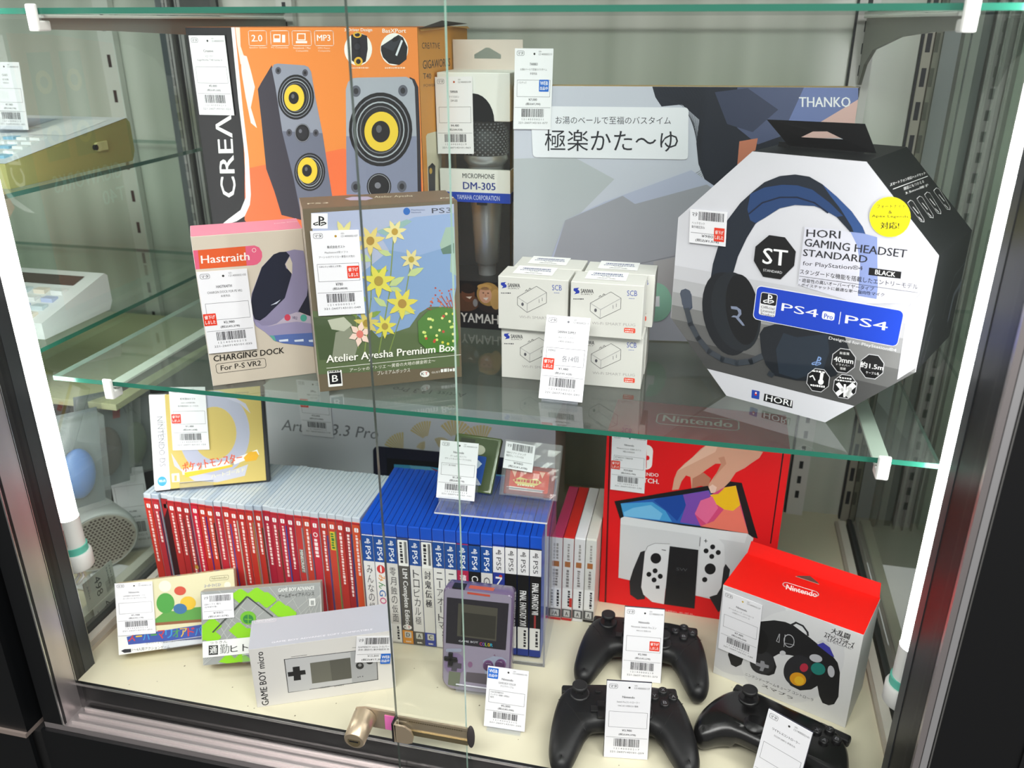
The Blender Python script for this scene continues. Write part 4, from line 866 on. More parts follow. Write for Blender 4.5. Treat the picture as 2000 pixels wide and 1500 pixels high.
('r',2,'8f95a8',[4.1,46.3,22.4,48.9,4.0,50.3],2,0),
('p',1,'8c93a6',[47.0,41.8,58.9,48.7,68.6,48.7,74.1,45.6,71.5,32.1,49.9,25.0]),
('e',2,'6a4a70',[53.2,36.1,6.0,0.9,-0.2,6.8],0),
('e',2,'6a4a70',[67.1,39.4,6.2,0.9,-0.2,6.8],0),
('t',2,'6a3a5a','A',[58.9,48.7,61.3,48.6,58.9,51.0],0),
('e',1,'7a5a78',[32.5,34.5,2.7,0.4,-0.1,3.7],0),
('p',2,'565058',[28.5,24.6,54.7,25.7,53.3,12.3,27.5,12.5]),
('l',1,'b04838',[28.2,121.4,52.1,120.9],2.4,0),
('l',2,'7a6a80',[62.1,24.2,70.5,24.7],0.7,0),
('l',1,'7a6a80',[62.2,20.5,70.6,21.0],0.7,0),
('l',1,'7a6a80',[62.3,16.8,70.8,17.3],0.7,0),
('l',1,'7a6a80',[62.4,13.1,70.9,13.7],0.7,0),
('p',2,'6a7060',[8.2,23.0,21.7,23.0,20.3,4.7,7.2,5.5])]}
TAGQ = {'spk': [4.2, 255.6, 48.6, 255.7, 4.2, 340.4], 'vr': [0.8, 37.4, 49.2, 36.6, 0.6, 124.6], 'atel': [5.7, 83.3, 52.1, 81.8, 5.3, 169.1], 'mic': [-3.2, 213.0, 41.0, 214.5, -4.2, 297.6], 'thanko': [-0.1, 243.0, 41.5, 242.8, 1.4, 326.6], 'hori': [14.9, 152.0, 53.6, 153.7, 13.3, 185.0], 'ds': [24.8, 48.8, 68.0, 46.0, 24.5, 127.6], 'sw': [7.7, 172.3, 49.7, 172.1, 6.6, 250.8], 'gc': [3.5, 39.6, 48.0, 38.1, 1.9, 119.8], 'gba1': [0.9, 22.7, 43.2, 19.7, 0.6, 84.1], 'gba2': [2.1, 52.7, 37.5, 52.4, 1.8, 81.3], 'micro': [111.1, 45.5, 149.8, 40.0, 115.5, 80.7], 'artist': [63.8, 148.8, 112.8, 149.4, 63.2, 236.7]}

# ------------------------------------------------------------------ materials
MATS = {}
def lin(h):
    c = [int(h[i:i + 2], 16) / 255 for i in (0, 2, 4)]
    return [x / 12.92 if x <= 0.04045 else ((x + 0.055) / 1.055) ** 2.4 for x in c]
def mat(h, rough=0.55, metal=0.0, spec=0.5, coat=0.0, alpha=1.0, name=None, noise=0.0, emit=0.0):
    key = (h, rough, metal, spec, coat, alpha, noise, emit)
    if key in MATS: return MATS[key]
    m = bpy.data.materials.new(name or 'surface_' + h); m.use_nodes = True
    nt = m.node_tree; b = nt.nodes['Principled BSDF']; c = lin(h) + [1]
    b.inputs['Base Color'].default_value = c
    b.inputs['Roughness'].default_value = rough; b.inputs['Metallic'].default_value = metal
    b.inputs['Specular IOR Level'].default_value = spec; b.inputs['Coat Weight'].default_value = coat
    b.inputs['Alpha'].default_value = alpha
    if emit:
        b.inputs['Emission Color'].default_value = (1, 0.99, 0.97, 1); b.inputs['Emission Strength'].default_value = emit
    if noise:
        tc = nt.nodes.new('ShaderNodeTexCoord'); n = nt.nodes.new('ShaderNodeTexNoise'); r = nt.nodes.new('ShaderNodeMix'); r.data_type = 'RGBA'
        n.inputs['Scale'].default_value = 9; n.inputs['Detail'].default_value = 4
        nt.links.new(tc.outputs['Object'], n.inputs['Vector']); nt.links.new(n.outputs[0], r.inputs[0])
        r.inputs[6].default_value = [x * (1 - noise) for x in c[:3]] + [1]; r.inputs[7].default_value = [min(1, x * (1 + noise)) for x in c[:3]] + [1]
        nt.links.new(r.outputs[2], b.inputs['Base Color'])
    MATS[key] = m
    return m
def pr(h): return mat(h, 0.5, 0, 0.35)
def glass(name, tint=(0.95, 0.985, 0.965), ior=1.5, film=0.0, filmcol=(0.9, 0.93, 0.92), rough=0.02):
    if name in MATS: return MATS[name]
    m = bpy.data.materials.new(name); m.use_nodes = True; nt = m.node_tree; nt.nodes.clear(); N = nt.nodes.new; L = nt.links.new
    out = N('ShaderNodeOutputMaterial'); tr = N('ShaderNodeBsdfTransparent'); gl = N('ShaderNodeBsdfGlossy'); mx = N('ShaderNodeMixShader')
    tr.inputs[0].default_value = (*tint, 1); gl.inputs['Roughness'].default_value = rough
    fr = N('ShaderNodeFresnel'); fr.inputs[0].default_value = ior
    ge = N('ShaderNodeNewGeometry'); inv = N('ShaderNodeMath'); inv.operation = 'SUBTRACT'; inv.inputs[0].default_value = 1
    mul = N('ShaderNodeMath'); mul.operation = 'MULTIPLY'
    L(ge.outputs['Backfacing'], inv.inputs[1]); L(inv.outputs[0], mul.inputs[0]); L(fr.outputs[0], mul.inputs[1])
    L(mul.outputs[0], mx.inputs[0]); L(gl.outputs[0], mx.inputs[2])
    if film:
        df = N('ShaderNodeBsdfDiffuse'); df.inputs[0].default_value = (*filmcol, 1); m2 = N('ShaderNodeMixShader'); m2.inputs[0].default_value = film
        L(tr.outputs[0], m2.inputs[1]); L(df.outputs[0], m2.inputs[2]); L(m2.outputs[0], mx.inputs[1])
    else: L(tr.outputs[0], mx.inputs[1])
    L(mx.outputs[0], out.inputs[0])
    MATS[name] = m
    return m
GLASS = glass('pane_glass', (0.982, 0.99, 0.985), 1.5)
SHELFGLASS = glass('shelf_glass', (0.9, 0.95, 0.92), 1.9, 0.03, (0.78, 0.84, 0.8))
SIDEGLASS = glass('side_glass', (0.93, 0.965, 0.945), 2.0, 0.0, (0.66, 0.72, 0.68))
ACRYL = glass('clear_acrylic', (0.96, 0.97, 0.99), 1.5, 0.05, (0.85, 0.87, 0.95))
CLEARBAG = glass('clear_bag', (0.97, 0.97, 0.97), 1.6, 0.12, (0.85, 0.85, 0.85), 0.1)
WINDOW = glass('clear_window', (0.9, 0.92, 0.92), 1.55, 0.03)
EDGE = mat('2c7360', 0.15, 0, 0.5, name='glass_edge_green'); EDGELT = mat('a9cdbd', 0.2, name='glass_edge_pale')
ACEDGE = mat('dcdde6', 0.25, name='acrylic_edge')
BLACKFRAME = mat('0a0c0e', 0.4, 0, 0.5, name='black_aluminium'); DARKGAP = mat('060708', 0.7, name='shadow_gap')
SILVER = mat('b9b2b2', 0.3, 0.75, name='anodised_silver'); STEEL = mat('c8c8c6', 0.25, 0.9, name='bright_steel')
WHITEP = mat('e9e9e6', 0.4, name='white_plastic'); WMETAL = mat('d9dcd6', 0.35, name='white_enamel'); GREYMETAL = mat('8b8c86', 0.4, 0.3, name='grey_enamel')
BLK = mat('141416', 0.45, name='black_plastic')
# ------------------------------------------------------------------ mesh builder
class MB:
    def __init__(s): s.v = []; s.f = []; s.m = []; s.mats = []; s.sm = []
    def mi(s, m):
        if m not in s.mats: s.mats.append(m)
        return s.mats.index(m)
    def add(s, vs, fs, m, smooth=False, xf=None):
        o = len(s.v); k = s.mi(m)
        s.v += [tuple(xf @ Vector(v)) if xf else tuple(v) for v in vs]
        for f in fs: s.f.append([i + o for i in f]); s.m.append(k); s.sm.append(smooth)
        return s
    def box(s, x0, y0, z0, x1, y1, z1, m, c=0.0, xf=None, faces=None):
        if c <= 0:
            vs = [(x, y, z) for z in (z0, z1) for y in (y0, y1) for x in (x0, x1)]
            fs = dict(bottom=(0, 2, 3, 1), top=(4, 5, 7, 6), front=(0, 1, 5, 4), back=(2, 6, 7, 3), left=(0, 4, 6, 2), right=(1, 3, 7, 5))
            for n, f in fs.items(): s.add([vs[i] for i in f], [(0, 1, 2, 3)], (faces or {}).get(n, m), False, xf)
            return s
        bm = bmesh.new(); bmesh.ops.create_cube(bm, size=1)
        for v in bm.verts: v.co = Vector(((x0 + x1) / 2 + v.co.x * (x1 - x0), (y0 + y1) / 2 + v.co.y * (y1 - y0), (z0 + z1) / 2 + v.co.z * (z1 - z0)))
        bmesh.ops.bevel(bm, geom=bm.edges[:], offset=c, segments=2, profile=0.5, affect='EDGES')
        bm.verts.index_update(); bm.normal_update()
        vs = [v.co.copy() for v in bm.verts]
        for f in bm.faces:
            n = f.normal; mm = m
            if faces:
                for nm, d in (('top', (0, 0, 1)), ('bottom', (0, 0, -1)), ('front', (0, -1, 0)), ('back', (0, 1, 0)), ('left', (-1, 0, 0)), ('right', (1, 0, 0))):
                    if n.dot(Vector(d)) > 0.9: mm = faces.get(nm, m)
            s.add([vs[v.index] for v in f.verts], [tuple(range(len(f.verts)))], mm, False, xf)
        bm.free(); return s
    def prism(s, pts, fn, h0, h1, m, caps=True, smooth=False, mtop=None):
        n = len(pts)
        s.add([fn(p[0], p[1], h0) for p in pts] + [fn(p[0], p[1], h1) for p in pts], [(i, (i + 1) % n, n + (i + 1) % n, n + i) for i in range(n)], m, smooth)
        if caps:
            s.add([fn(p[0], p[1], h1) for p in pts], [tuple(range(n))], mtop or m); s.add([fn(p[0], p[1], h0) for p in pts], [tuple(range(n))[::-1]], m)
        return s
    def tube(s, path, r, m, seg=10, caps=True, smooth=True):
        path = [Vector(p) for p in path]; rs = r if isinstance(r, (list, tuple)) else [r] * len(path); rings = []
        up = Vector((0, 0, 1)) if abs((path[-1] - path[0]).normalized().z) < 0.9 else Vector((1, 0, 0))
        for i, p in enumerate(path):
            t = (path[min(i + 1, len(path) - 1)] - path[max(i - 1, 0)]).normalized(); a = t.cross(up).normalized(); b = a.cross(t)
            rings.append([p + (a * math.cos(2 * math.pi * k / seg) + b * math.sin(2 * math.pi * k / seg)) * rs[i] for k in range(seg)])
        vs = [v for R in rings for v in R]
        s.add(vs, [(i * seg + k, (i + 1) * seg + k, (i + 1) * seg + (k + 1) % seg, i * seg + (k + 1) % seg) for i in range(len(path) - 1) for k in range(seg)], m, smooth)
        if caps: s.add(rings[0], [tuple(range(seg))], m); s.add(rings[-1], [tuple(range(seg))[::-1]], m)
        return s
    def ball(s, c, rx, ry, rz, m, nu=16, nv=10, xf=None):
        vs = []; fs = []
        for j in range(nv + 1):
            a = math.pi * j / nv
            for i in range(nu):
                b = 2 * math.pi * i / nu; vs.append((c[0] + rx * math.sin(a) * math.cos(b), c[1] + ry * math.sin(a) * math.sin(b), c[2] + rz * math.cos(a)))
        for j in range(nv):
            for i in range(nu): fs.append((j * nu + i, (j + 1) * nu + i, (j + 1) * nu + (i + 1) % nu, j * nu + (i + 1) % nu))
        return s.add(vs, fs, m, True, xf)
    def build(s, name, parent=None, merge=False):
        me = bpy.data.meshes.new(name); me.from_pydata(s.v, [], s.f)
        for m in s.mats: me.materials.append(m)
        me.polygons.foreach_set('material_index', s.m); me.polygons.foreach_set('use_smooth', s.sm)
        me.update(); me.validate()
        if merge:
            bm = bmesh.new(); bm.from_mesh(me); bmesh.ops.remove_doubles(bm, verts=bm.verts, dist=1e-6); bm.to_mesh(me); bm.free()
        o = bpy.data.objects.new(name, me); COL.objects.link(o)
        if parent: o.parent = parent
        return o
def tag(o, label, cat, group=None):
    o['label'] = label; o['category'] = cat
    if group: o['group'] = group
    return o
def thing(name, label, cat, loc=(0, 0, 0), yaw=0.0, tilt=0.0, group=None):
    o = bpy.data.objects.new(name, None); COL.objects.link(o); o.empty_display_size = 0.02
    o.location = loc
    o.rotation_mode = 'XYZ'
    o.matrix_world = Matrix.Translation(loc) @ Matrix.Rotation(yaw, 4, 'Z') @ Matrix.Rotation(-tilt, 4, 'X')
    return tag(o, label, cat, group)
def struct(name, mb):
    o = mb.build(name); o['kind'] = 'structure'; return o
# ------------------------------------------------------------------ text and printed art
_tc = bpy.data.curves.new('lettering', 'FONT'); _to = bpy.data.objects.new('lettering', _tc); COL.objects.link(_to)
TXT = {}
def glyphs(s, bold):
    if (s, bold) in TXT: return TXT[(s, bold)]
    _tc.body = s; _tc.resolution_u = 2; _tc.offset = 0.0
    dg = bpy.context.evaluated_depsgraph_get(); e = _to.evaluated_get(dg); me = e.to_mesh()
    vs = [(v.co.x, v.co.y) for v in me.vertices]; fs = [tuple(p.vertices) for p in me.polygons]; e.to_mesh_clear()
    if not vs: vs = [(0, 0), (1, 0), (1, 1)]; fs = []
    x0 = min(v[0] for v in vs); x1 = max(v[0] for v in vs); y0 = min(v[1] for v in vs); y1 = max(v[1] for v in vs)
    r = ([((x - x0) / max(x1 - x0, 1e-6), (y - y0) / max(y1 - y0, 1e-6)) for x, y in vs], fs)
    TXT[(s, bold)] = r
    return r
EPS = 0.00005
def ring2(pts, w, closed):
    out = []
    n = len(pts)
    for i in range(n if closed else n - 1):
        a = Vector(pts[i]); b = Vector(pts[(i + 1) % n]); d = b - a
        if d.length < 1e-6: continue
        d.normalize(); nn = Vector((-d.y, d.x)) * w / 2; e = d * w * 0.35
        out.append([a - e - nn, b + e - nn, b + e + nn, a - e + nn])
    return out
def art(mb, ops, mp, base=0.0, T=None, mk=None):
    """lay printed shapes on a face: mp(u, v, off) in metres -> local point, T maps mm to mm"""
    T = T or (lambda u, v: (u, v)); mk = mk or pr
    for op in ops:
        k, L, col = op[0], op[1], op[2]; off = base + L * EPS; m = mk(col)
        def P(u, v, up=0.0):
            a, b = T(u, v); return mp(a / 1000, b / 1000, off + up)
        def ccw(p):
            ar = sum(p[i][0] * p[(i + 1) % len(p)][1] - p[(i + 1) % len(p)][0] * p[i][1] for i in range(len(p)))
            return p if ar > 0 else p[::-1]
        def poly(p):
            p = ccw([tuple(q) for q in p])
            if len(p) > 4:
                tri = None
                try:
                    from mathutils.geometry import tessellate_polygon
                    tri = tessellate_polygon([[Vector((q[0], q[1], 0)) for q in p]])
                except Exception: tri = None
                if tri:
                    fs = []
                    for t in tri:
                        a, b, c = (p[i] for i in t)
                        fs.append(t if (b[0] - a[0]) * (c[1] - a[1]) - (b[1] - a[1]) * (c[0] - a[0]) > 0 else t[::-1])
                    mb.add([P(*q) for q in p], fs, m); return
            mb.add([P(*q) for q in p], [tuple(range(len(p)))], m)
        if k == 'p': a = op[3]; poly([(a[i], a[i + 1]) for i in range(0, len(a), 2)])
        elif k == 'l':
            a = op[3]
            for q in ring2([(a[i], a[i + 1]) for i in range(0, len(a), 2)], op[4], op[5]): poly(q)
        elif k == 'e':
            a, inner = op[3], op[4]; n = 30
            c = [(a[0] + a[2] * 0, 0)]
            pt = lambda t, r=1: (a[0] + r * (math.cos(t) * a[2] + math.sin(t) * a[4]), a[1] + r * (math.cos(t) * a[3] + math.sin(t) * a[5]))
            if inner:
                for i in range(n):
                    t0, t1 = 2 * math.pi * i / n, 2 * math.pi * (i + 1) / n; poly([pt(t0), pt(t1), pt(t1, inner), pt(t0, inner)])
            else: poly([pt(2 * math.pi * i / n) for i in range(n)])
        elif k == 'r':
            a, rad, w = op[3], op[4], op[5]; A, B, D = Vector(a[0:2]), Vector(a[2:4]), Vector(a[4:6]); C = B + D - A
            q = []; cs = [A, B, C, D]
            for i in range(4):
                p, c, nx = cs[i - 1], cs[i], cs[(i + 1) % 4]; d0 = (p - c); d1 = (nx - c); r = min(rad, d0.length / 2.01, d1.length / 2.01)
                d0 = d0.normalized() * r; d1 = d1.normalized() * r
                for t in range(5):
                    an = t / 4 * math.pi / 2; q.append(c + d0 * (1 - math.sin(an)) + d1 * (1 - math.cos(an)))
            if w:
                for qq in ring2(q, w, True): poly(qq)
            else: poly(q)
        elif k == 't':
            s, a, bold = op[3], op[4], op[5]; vs, fs = glyphs(s, bold)
            ux, uy, vx, vy = a[2] - a[0], a[3] - a[1], a[4] - a[0], a[5] - a[1]
            hh = math.hypot(vx, vy); ww = math.hypot(ux, uy) or 1; sh = 0.022 * hh / ww
            for dx in ((-sh, sh) if bold else (0,)):
                mb.add([P(a[0] + (x + dx) * ux + y * vx, a[1] + (x + dx) * uy + y * vy, EPS * .5 if dx > 0 else 0) for x, y in vs], fs, m)
        elif k == 'd':
            a, seed, n = op[3], op[4], op[5]; rr = random.Random(seed); x = 0
            ux, uy, vx, vy = a[2] - a[0], a[3] - a[1], a[4] - a[0], a[5] - a[1]
            while x < 0.97:
                w = rr.uniform(0.5, 1.3) / n * 0.8; y0 = rr.uniform(0, .15); y1 = rr.uniform(.75, 1); x1 = min(1, x + w)
                poly([(a[0] + p * ux + q * vx, a[1] + p * uy + q * vy) for p, q in ((x, y0), (x1, y0), (x1, y1), (x, y1))]); x = x1 + 0.25 / n
        elif k == 'b':
            a, seed = op[3], op[4]; rr = random.Random(seed); x = 0
            while x < 1:
                w = rr.choice((.012, .012, .024, .036)); poly([(a[0] + x * (a[2] - a[0]), a[1]), (a[0] + min(1, x + w) * (a[2] - a[0]), a[1]), (a[0] + min(1, x + w) * (a[2] - a[0]), a[3]), (a[0] + x * (a[2] - a[0]), a[3])]); x += w + rr.choice((.012, .012, .024))
def front(u, v, o): return (u, -o, v)
def mtop(h): return lambda u, v, o: (u, v, h + o)
def mright(w): return lambda u, v, o: (w + o, u, v)
INK = '2a2a30'
def tag_ops(name, lines=(), box='', price='', tax='', sticker=None, seed=1, dot='303030', hand=None, w=45.0, h=78.0):
    """print of one price card, in its own millimetres"""
    o = []
    def C(L, s, cx, y, hh, maxw, bold=0, col=INK):
        wd = min(maxw, len(s) * hh * (0.95 if ord(s[0]) > 0x3000 else 0.62)); o.append(('t', L, col, s, [cx - wd / 2, y, cx + wd / 2, y, cx - wd / 2, y + hh], bold))
    V = lambda f: h * (1 - f)
    o.append(('r', 1, '55555a', [2.6, V(.085), 11, V(.085), 2.6, V(.03)], 1.4, .35)); o.append(('t', 1, INK, 'マタ', [3.6, V(.075), 10, V(.075), 3.6, V(.04)], 1))
    o.append(('e', 1, dot, [23, V(.066), 1.1, 0, 0, 1.1], 0)); o.append(('t', 1, INK, 'GD-', [28, V(.045), 31.5, V(.045), 28, V(.028)], 0)); o.append(('t', 1, INK, '1214000021%02d' % (seed % 97), [28, V(.08), 43.5, V(.08), 28, V(.057)], 0))
    C(1, name, w / 2, V(.205), 2.5, 34, 1)
    for i, l in enumerate(lines): C(1, l, w / 2, V(.268 + i * .05), 2.2, 41)
    for (x0, y0, x1, y1) in ((3.5, .385, w - 2.5, .385), (3.5, .59, w - 2.5, .59), (3.5, .385, 3.5, .59), (w - 2.5, .385, w - 2.5, .59), (1.5, .725, w - 1.5, .725), (1.5, .362, w - 1.5, .362)):
        if y0 == .362: continue
        o.append(('l', 1, '505056', [x0, V(y0), x1, V(y1)], .3, 0))
    for i, b in enumerate(box.split('|')):
        if b: o.append(('t', 1, INK, b, [5, V(.43 + i * .043), 5 + min(36, len(b) * (1.9 if ord(b[0]) > 0x3000 else 1.3)), V(.43 + i * .043), 5, V(.402 + i * .043)], 0))
    C(1, price, w / 2, V(.645), 2.7, 20, 1); C(1, tax, w / 2 + .5, V(.70), 2.8, 25, 1)
    o.append(('b', 1, INK, [9.5, V(.845), 36, V(.74)], seed)); o.append(('t', 1, INK, '1 2 1 4 0 0 0 0 2 1 %d' % (seed % 10), [10, V(.885), 36, V(.885), 10, V(.862)], 0)); o.append(('t', 1, INK, '221-2607143101-%03d' % (seed * 7 % 999), [6, V(.93), 41, V(.93), 6, V(.907)], 0))
    if hand: o.append(('t', 1, '6a6a72', hand, [20, V(.545), 37, V(.535), 20, V(.47)], 0))
    st = []
    if sticker:
        col, x, y, words = sticker
        st = [('r', 2, col, [x, y, x + 11.5, y, x, y + 11.5], .6, 0), ('t', 3, 'f4f4f4', words[0], [x + 1.2, y + 6.3, x + 10.3, y + 6.3, x + 1.2, y + 10], 1), ('t', 3, 'f4f4f4', words[1], [x + 1.2, y + 1.6, x + 10.3, y + 1.6, x + 1.2, y + 5], 1)]
    return o, st
RED = ('値下げ', 'しました'); WEB = ('WEB', '出品中')
def rs(x, y): return ('e23a22', x, y, RED)
def bs(x, y): return ('1a66c8', x, y, WEB)
def sticker_ops(lines, price, tax, seed, st=None):
    """print of one small adhesive label, 50 x 40 mm"""
    o = [('t', 1, INK, 'マタ', [3, 32, 10, 32, 3, 37], 1), ('b', 1, INK, [12, 28, 46, 38], seed)]
    for i, l in enumerate(lines): o.append(('t', 1, INK, l, [3, 22.5 - i * 4.6, 3 + min(44, len(l) * 3), 22.5 - i * 4.6, 3, 25.8 - i * 4.6], 0))
    o += [('l', 1, INK, [2, 12.6, 48, 12.6], .4, 0), ('t', 1, INK, price, [17, 8, 33, 8, 17, 11.4], 0), ('t', 1, INK, tax, [9, 2, 41, 2, 9, 6], 1)]
    if st: st = [('r', 2, st[0], [st[1], st[2], st[1] + 14, st[2], st[1], st[2] + 16], .6, 0), ('t', 3, 'f4f4f4', st[3][0], [st[1] + 1.5, st[2] + 8.5, st[1] + 12.5, st[2] + 8.5, st[1] + 1.5, st[2] + 13], 1), ('t', 3, 'f4f4f4', st[3][1], [st[1] + 1.5, st[2] + 2.5, st[1] + 12.5, st[2] + 2.5, st[1] + 1.5, st[2] + 7], 1)]
    return o, st or []
def add_sticker(st, mp, base, T, parent):
    if st:
        m_ = MB(); art(m_, st, mp, base, T); o = m_.build('coloured_sticker', parent); o['label'] = ('red' if st[0][2] == 'e23a22' else 'blue') + ' square sticker with white lettering'
CARD = mat('ecebf0', 0.5, name='card_paper')
def stick(parent, mp, quad, ops, w0, h0, base=0.0019, name='price_label', thick=0.0006):
    """price card fixed to a face along a parallelogram given in the face's millimetres"""
    a = quad; ux, uy, vx, vy = (a[2] - a[0]) / w0, (a[3] - a[1]) / w0, (a[4] - a[0]) / h0, (a[5] - a[1]) / h0
    T = lambda u, v: (a[0] + u * ux + v * vx, a[1] + u * uy + v * vy)
    mb = MB(); c = [T(0, 0), T(w0, 0), T(w0, h0), T(0, h0)]
    lo = [mp(p[0] / 1000, p[1] / 1000, base - thick) for p in c]; hi = [mp(p[0] / 1000, p[1] / 1000, base) for p in c]
    mb.add(hi, [(0, 1, 2, 3)], CARD); mb.add(lo, [(3, 2, 1, 0)], CARD); mb.add(lo + hi, [(i, (i + 1) % 4, 4 + (i + 1) % 4, 4 + i) for i in range(4)], CARD)
    ops, st = ops; art(mb, ops, mp, base, T)
    o = mb.build(name, parent); add_sticker(st, mp, base, T, o); return o
def artmesh(name, key, mp, parent, base=0.0, mk=None):
    mb = MB(); art(mb, ART[key], mp, base, mk=mk); return mb.build(name, parent)
SH = 0.351            # top of the glass shelf
UP = 0.717            # top of the upper glass shelf
# ------------------------------------------------------------------ the showcase itself
def wallmat():
    m = bpy.data.materials.new('pale_green_back_panel'); m.use_nodes = True; nt = m.node_tree; b = nt.nodes['Principled BSDF']
    tc = nt.nodes.new('ShaderNodeTexCoord'); mp = nt.nodes.new('ShaderNodeMapping'); n = nt.nodes.new('ShaderNodeTexNoise'); r = nt.nodes.new('ShaderNodeValToRGB')
    mp.inputs['Scale'].default_value = (9, 9, 0.25); n.inputs['Scale'].default_value = 2.2; n.inputs['Detail'].default_value = 1.5
    r.color_ramp.elements[0].position = 0.3; r.color_ramp.elements[0].color = lin('b2b9ad') + [1]
    r.color_ramp.elements[1].position = 0.72; r.color_ramp.elements[1].color = lin('d9ddd4') + [1]
    nt.links.new(tc.outputs['Object'], mp.inputs['Vector']); nt.links.new(mp.outputs[0], n.inputs['Vector']); nt.links.new(n.outputs[0], r.inputs[0]); nt.links.new(r.outputs[0], b.inputs['Base Color'])
    b.inputs['Roughness'].default_value = 0.22; b.inputs['Specular IOR Level'].default_value = 0.6
    return m
BACKP = wallmat()
mb = MB(); mb.box(-4, -4, -1.02, 5, 1.5, -1.0, mat('3a3937', .5, noise=.1, name='shop_floor')); struct('floor_shop', mb)
CREAM = mat('d8d2b9', 0.4, 0, 0.5, noise=0.04, name='cream_base_board')
mb = MB(); mb.box(-0.78, 0.5, -0.08, 1.7, 0.52, 1.2, BACKP); struct('wall_back', mb)
mb = MB(); mb.box(-0.78, -0.08, -0.03, -0.105, 0.5, -0.002, CREAM)
mb.box(-0.105, -0.08, -0.03, 0.868, 0.5, 0.0, CREAM)
rr = random.Random(8)
for i in range(36):
    x, y = rr.uniform(-.05, .83), rr.uniform(-.075, .1); d = rr.uniform(.0004, .0009); mb.add([(x - d, y - d, .0002), (x + d, y - d, .0002), (x + d, y + d * .8, .0002), (x - d * .6, y + d, .0002)], [(0, 1, 2, 3)], mat('6b6350', .8))
struct('floor', mb)
mb = MB(); mb.box(-0.78, -0.12, 1.16, 1.7, 0.5, 1.18, mat('b9bdb6', .5)); struct('ceiling', mb)
mb = MB(); mb.box(-0.102, -0.05, 0.004, -0.096, 0.47, 1.15, SIDEGLASS); struct('wall_left', mb)
mb = MB(); mb.box(0.858, -0.05, 0.004, 0.864, 0.47, 1.15, SIDEGLASS); struct('wall_right', mb)
mb = MB(); mb.box(1.0, -0.1, -0.05, 1.02, 0.5, 1.15, mat('8d988c', .35, noise=.08)); struct('wall_neighbour_right', mb)
mb = MB(); mb.box(-0.78, -0.1, -0.05, -0.76, 0.5, 1.15, mat('8d988c', .35, noise=.08)); struct('wall_neighbour_left', mb)
# channels holding the side panes
for nm, s, x in (('trim_1', 1, -0.099), ('trim_2', -1, 0.861)):
    mb = MB()
    mb.box(x - .006, -.07, 0, x + .006, .47, .012, mat('3a3d3c', .5)); mb.box(x - .006 + s * .013, -.07, 0, x + .004 + s * .013, .47, .008, mat('dcd8cc', .4)); mb.box(x + s * .02 - .003, -.07, 0, x + s * .02 + .005, .47, .006, mat('b3aa9c', .45))
    mb.box(x - s * .02 - .008, -.07, 0, x - s * .02 + .006, .47, .014, mat('c8c8bc', .4)); struct(nm, mb)
# rear corner posts
def strips(name, rows, y0, y1):
    mb = MB()
    for x0, x1, dy, m in rows: mb.box(x0, y0 + dy, 0, x1, y1, 1.15, m)
    struct(name, mb)
SLATE = mat('4a565c', .35, .3); LAV = mat('a4a6b2', .35, .2); OLIVE = mat('6f6e62', .45, .2)
strips('trim_3', [(-.199, -.187, 0, SLATE), (-.187, -.183, -.003, STEEL), (-.183, -.1815, 0, DARKGAP), (-.1815, -.178, -.003, STEEL), (-.178, -.168, .004, DARKGAP), (-.168, -.1655, 0, STEEL), (-.1655, -.163, .003, SLATE), (-.163, -.158, -.002, STEEL), (-.158, -.11, 0, mat('20262a', .4))], .478, .5)
strips('trim_4', [(.8595, .868, 0, OLIVE), (.868, .888, .004, LAV), (.888, .891, .006, DARKGAP), (.891, .897, -.002, STEEL), (.897, .9, .004, SLATE), (.9, .909, 0, mat('b8bcb8', .3, .5)), (.909, .92, .006, SLATE), (.922, .9245, -.003, STEEL), (.934, .9365, -.003, STEEL), (.947, .949, -.002, STEEL), (.958, .966, .004, mat('9fb09f', .3))], .478, .5)
def upright(name, x, y, m, dark, w=.024, pitch=.0255, sl=.0125):
    mb = MB(); mb.box(x - w / 2, y, 0, x + w / 2, y + .012, 1.15, m); mb.box(x - w / 2 - .002, y + .004, 0, x - w / 2, y + .012, 1.15, dark)
    k = 0
    while .03 + k * pitch < 1.12:
        z = .03 + k * pitch; mb.box(x - .0028, y - .0003, z, x + .0028, y + .001, z + sl, dark); k += 1
    struct(name, mb)
SLOT = mat('23262a', .6)
upright('trim_5', 0.0, .486, WMETAL, SLOT); upright('trim_6', 0.78, .486, mat('d8d6d4', .4), SLOT); upright('trim_7', -.297, .486, WMETAL, SLOT, .026, .051, .018)
upright('trim_8', .8535, .484, mat('9a998c', .4), SLOT, .011, .04, .022)
# front posts, rails and base
mb = MB()
mb.box(-.084, -.113, -.036, -.0575, -.05, 1.15, BLACKFRAME); mb.box(-.0585, -.1138, -.036, -.0569, -.1125, 1.15, STEEL); mb.box(-.0576, -.1085, -.036, -.057, -.0835, 1.15, SILVER); mb.box(-.0576, -.0825, 0, -.0568, -.0817, 1.15, STEEL); mb.box(-.0576, -.0662, 0, -.0572, -.05, 1.15, mat('2d3134', .4)); mb.box(-.0576, -.0505, 0, -.0566, -.0498, 1.15, STEEL)
struct('trim_9', mb)
mb = MB()
mb.box(.8215, -.112, -.036, .9, -.042, 1.15, BLACKFRAME); mb.box(.8208, -.0585, 0, .8216, -.042, 1.15, mat('303336', .4)); mb.box(.8215, -.1165, -.036, .8265, -.111, 1.15, SILVER); mb.box(.8265, -.116, -.036, .8272, -.111, 1.15, DARKGAP); mb.box(.8272, -.1165, -.036, .8325, -.111, 1.15, mat('d0d0d2', .3, .7)); mb.box(.8325, -.1155, -.036, .8337, -.111, 1.15, DARKGAP); mb.box(.8337, -.1165, -.036, .8347, -.111, 1.15, STEEL)
mb.box(.8347, -.116, -.036, .96, -.06, 1.15, mat('0b0c0e', .5))
struct('trim_10', mb)
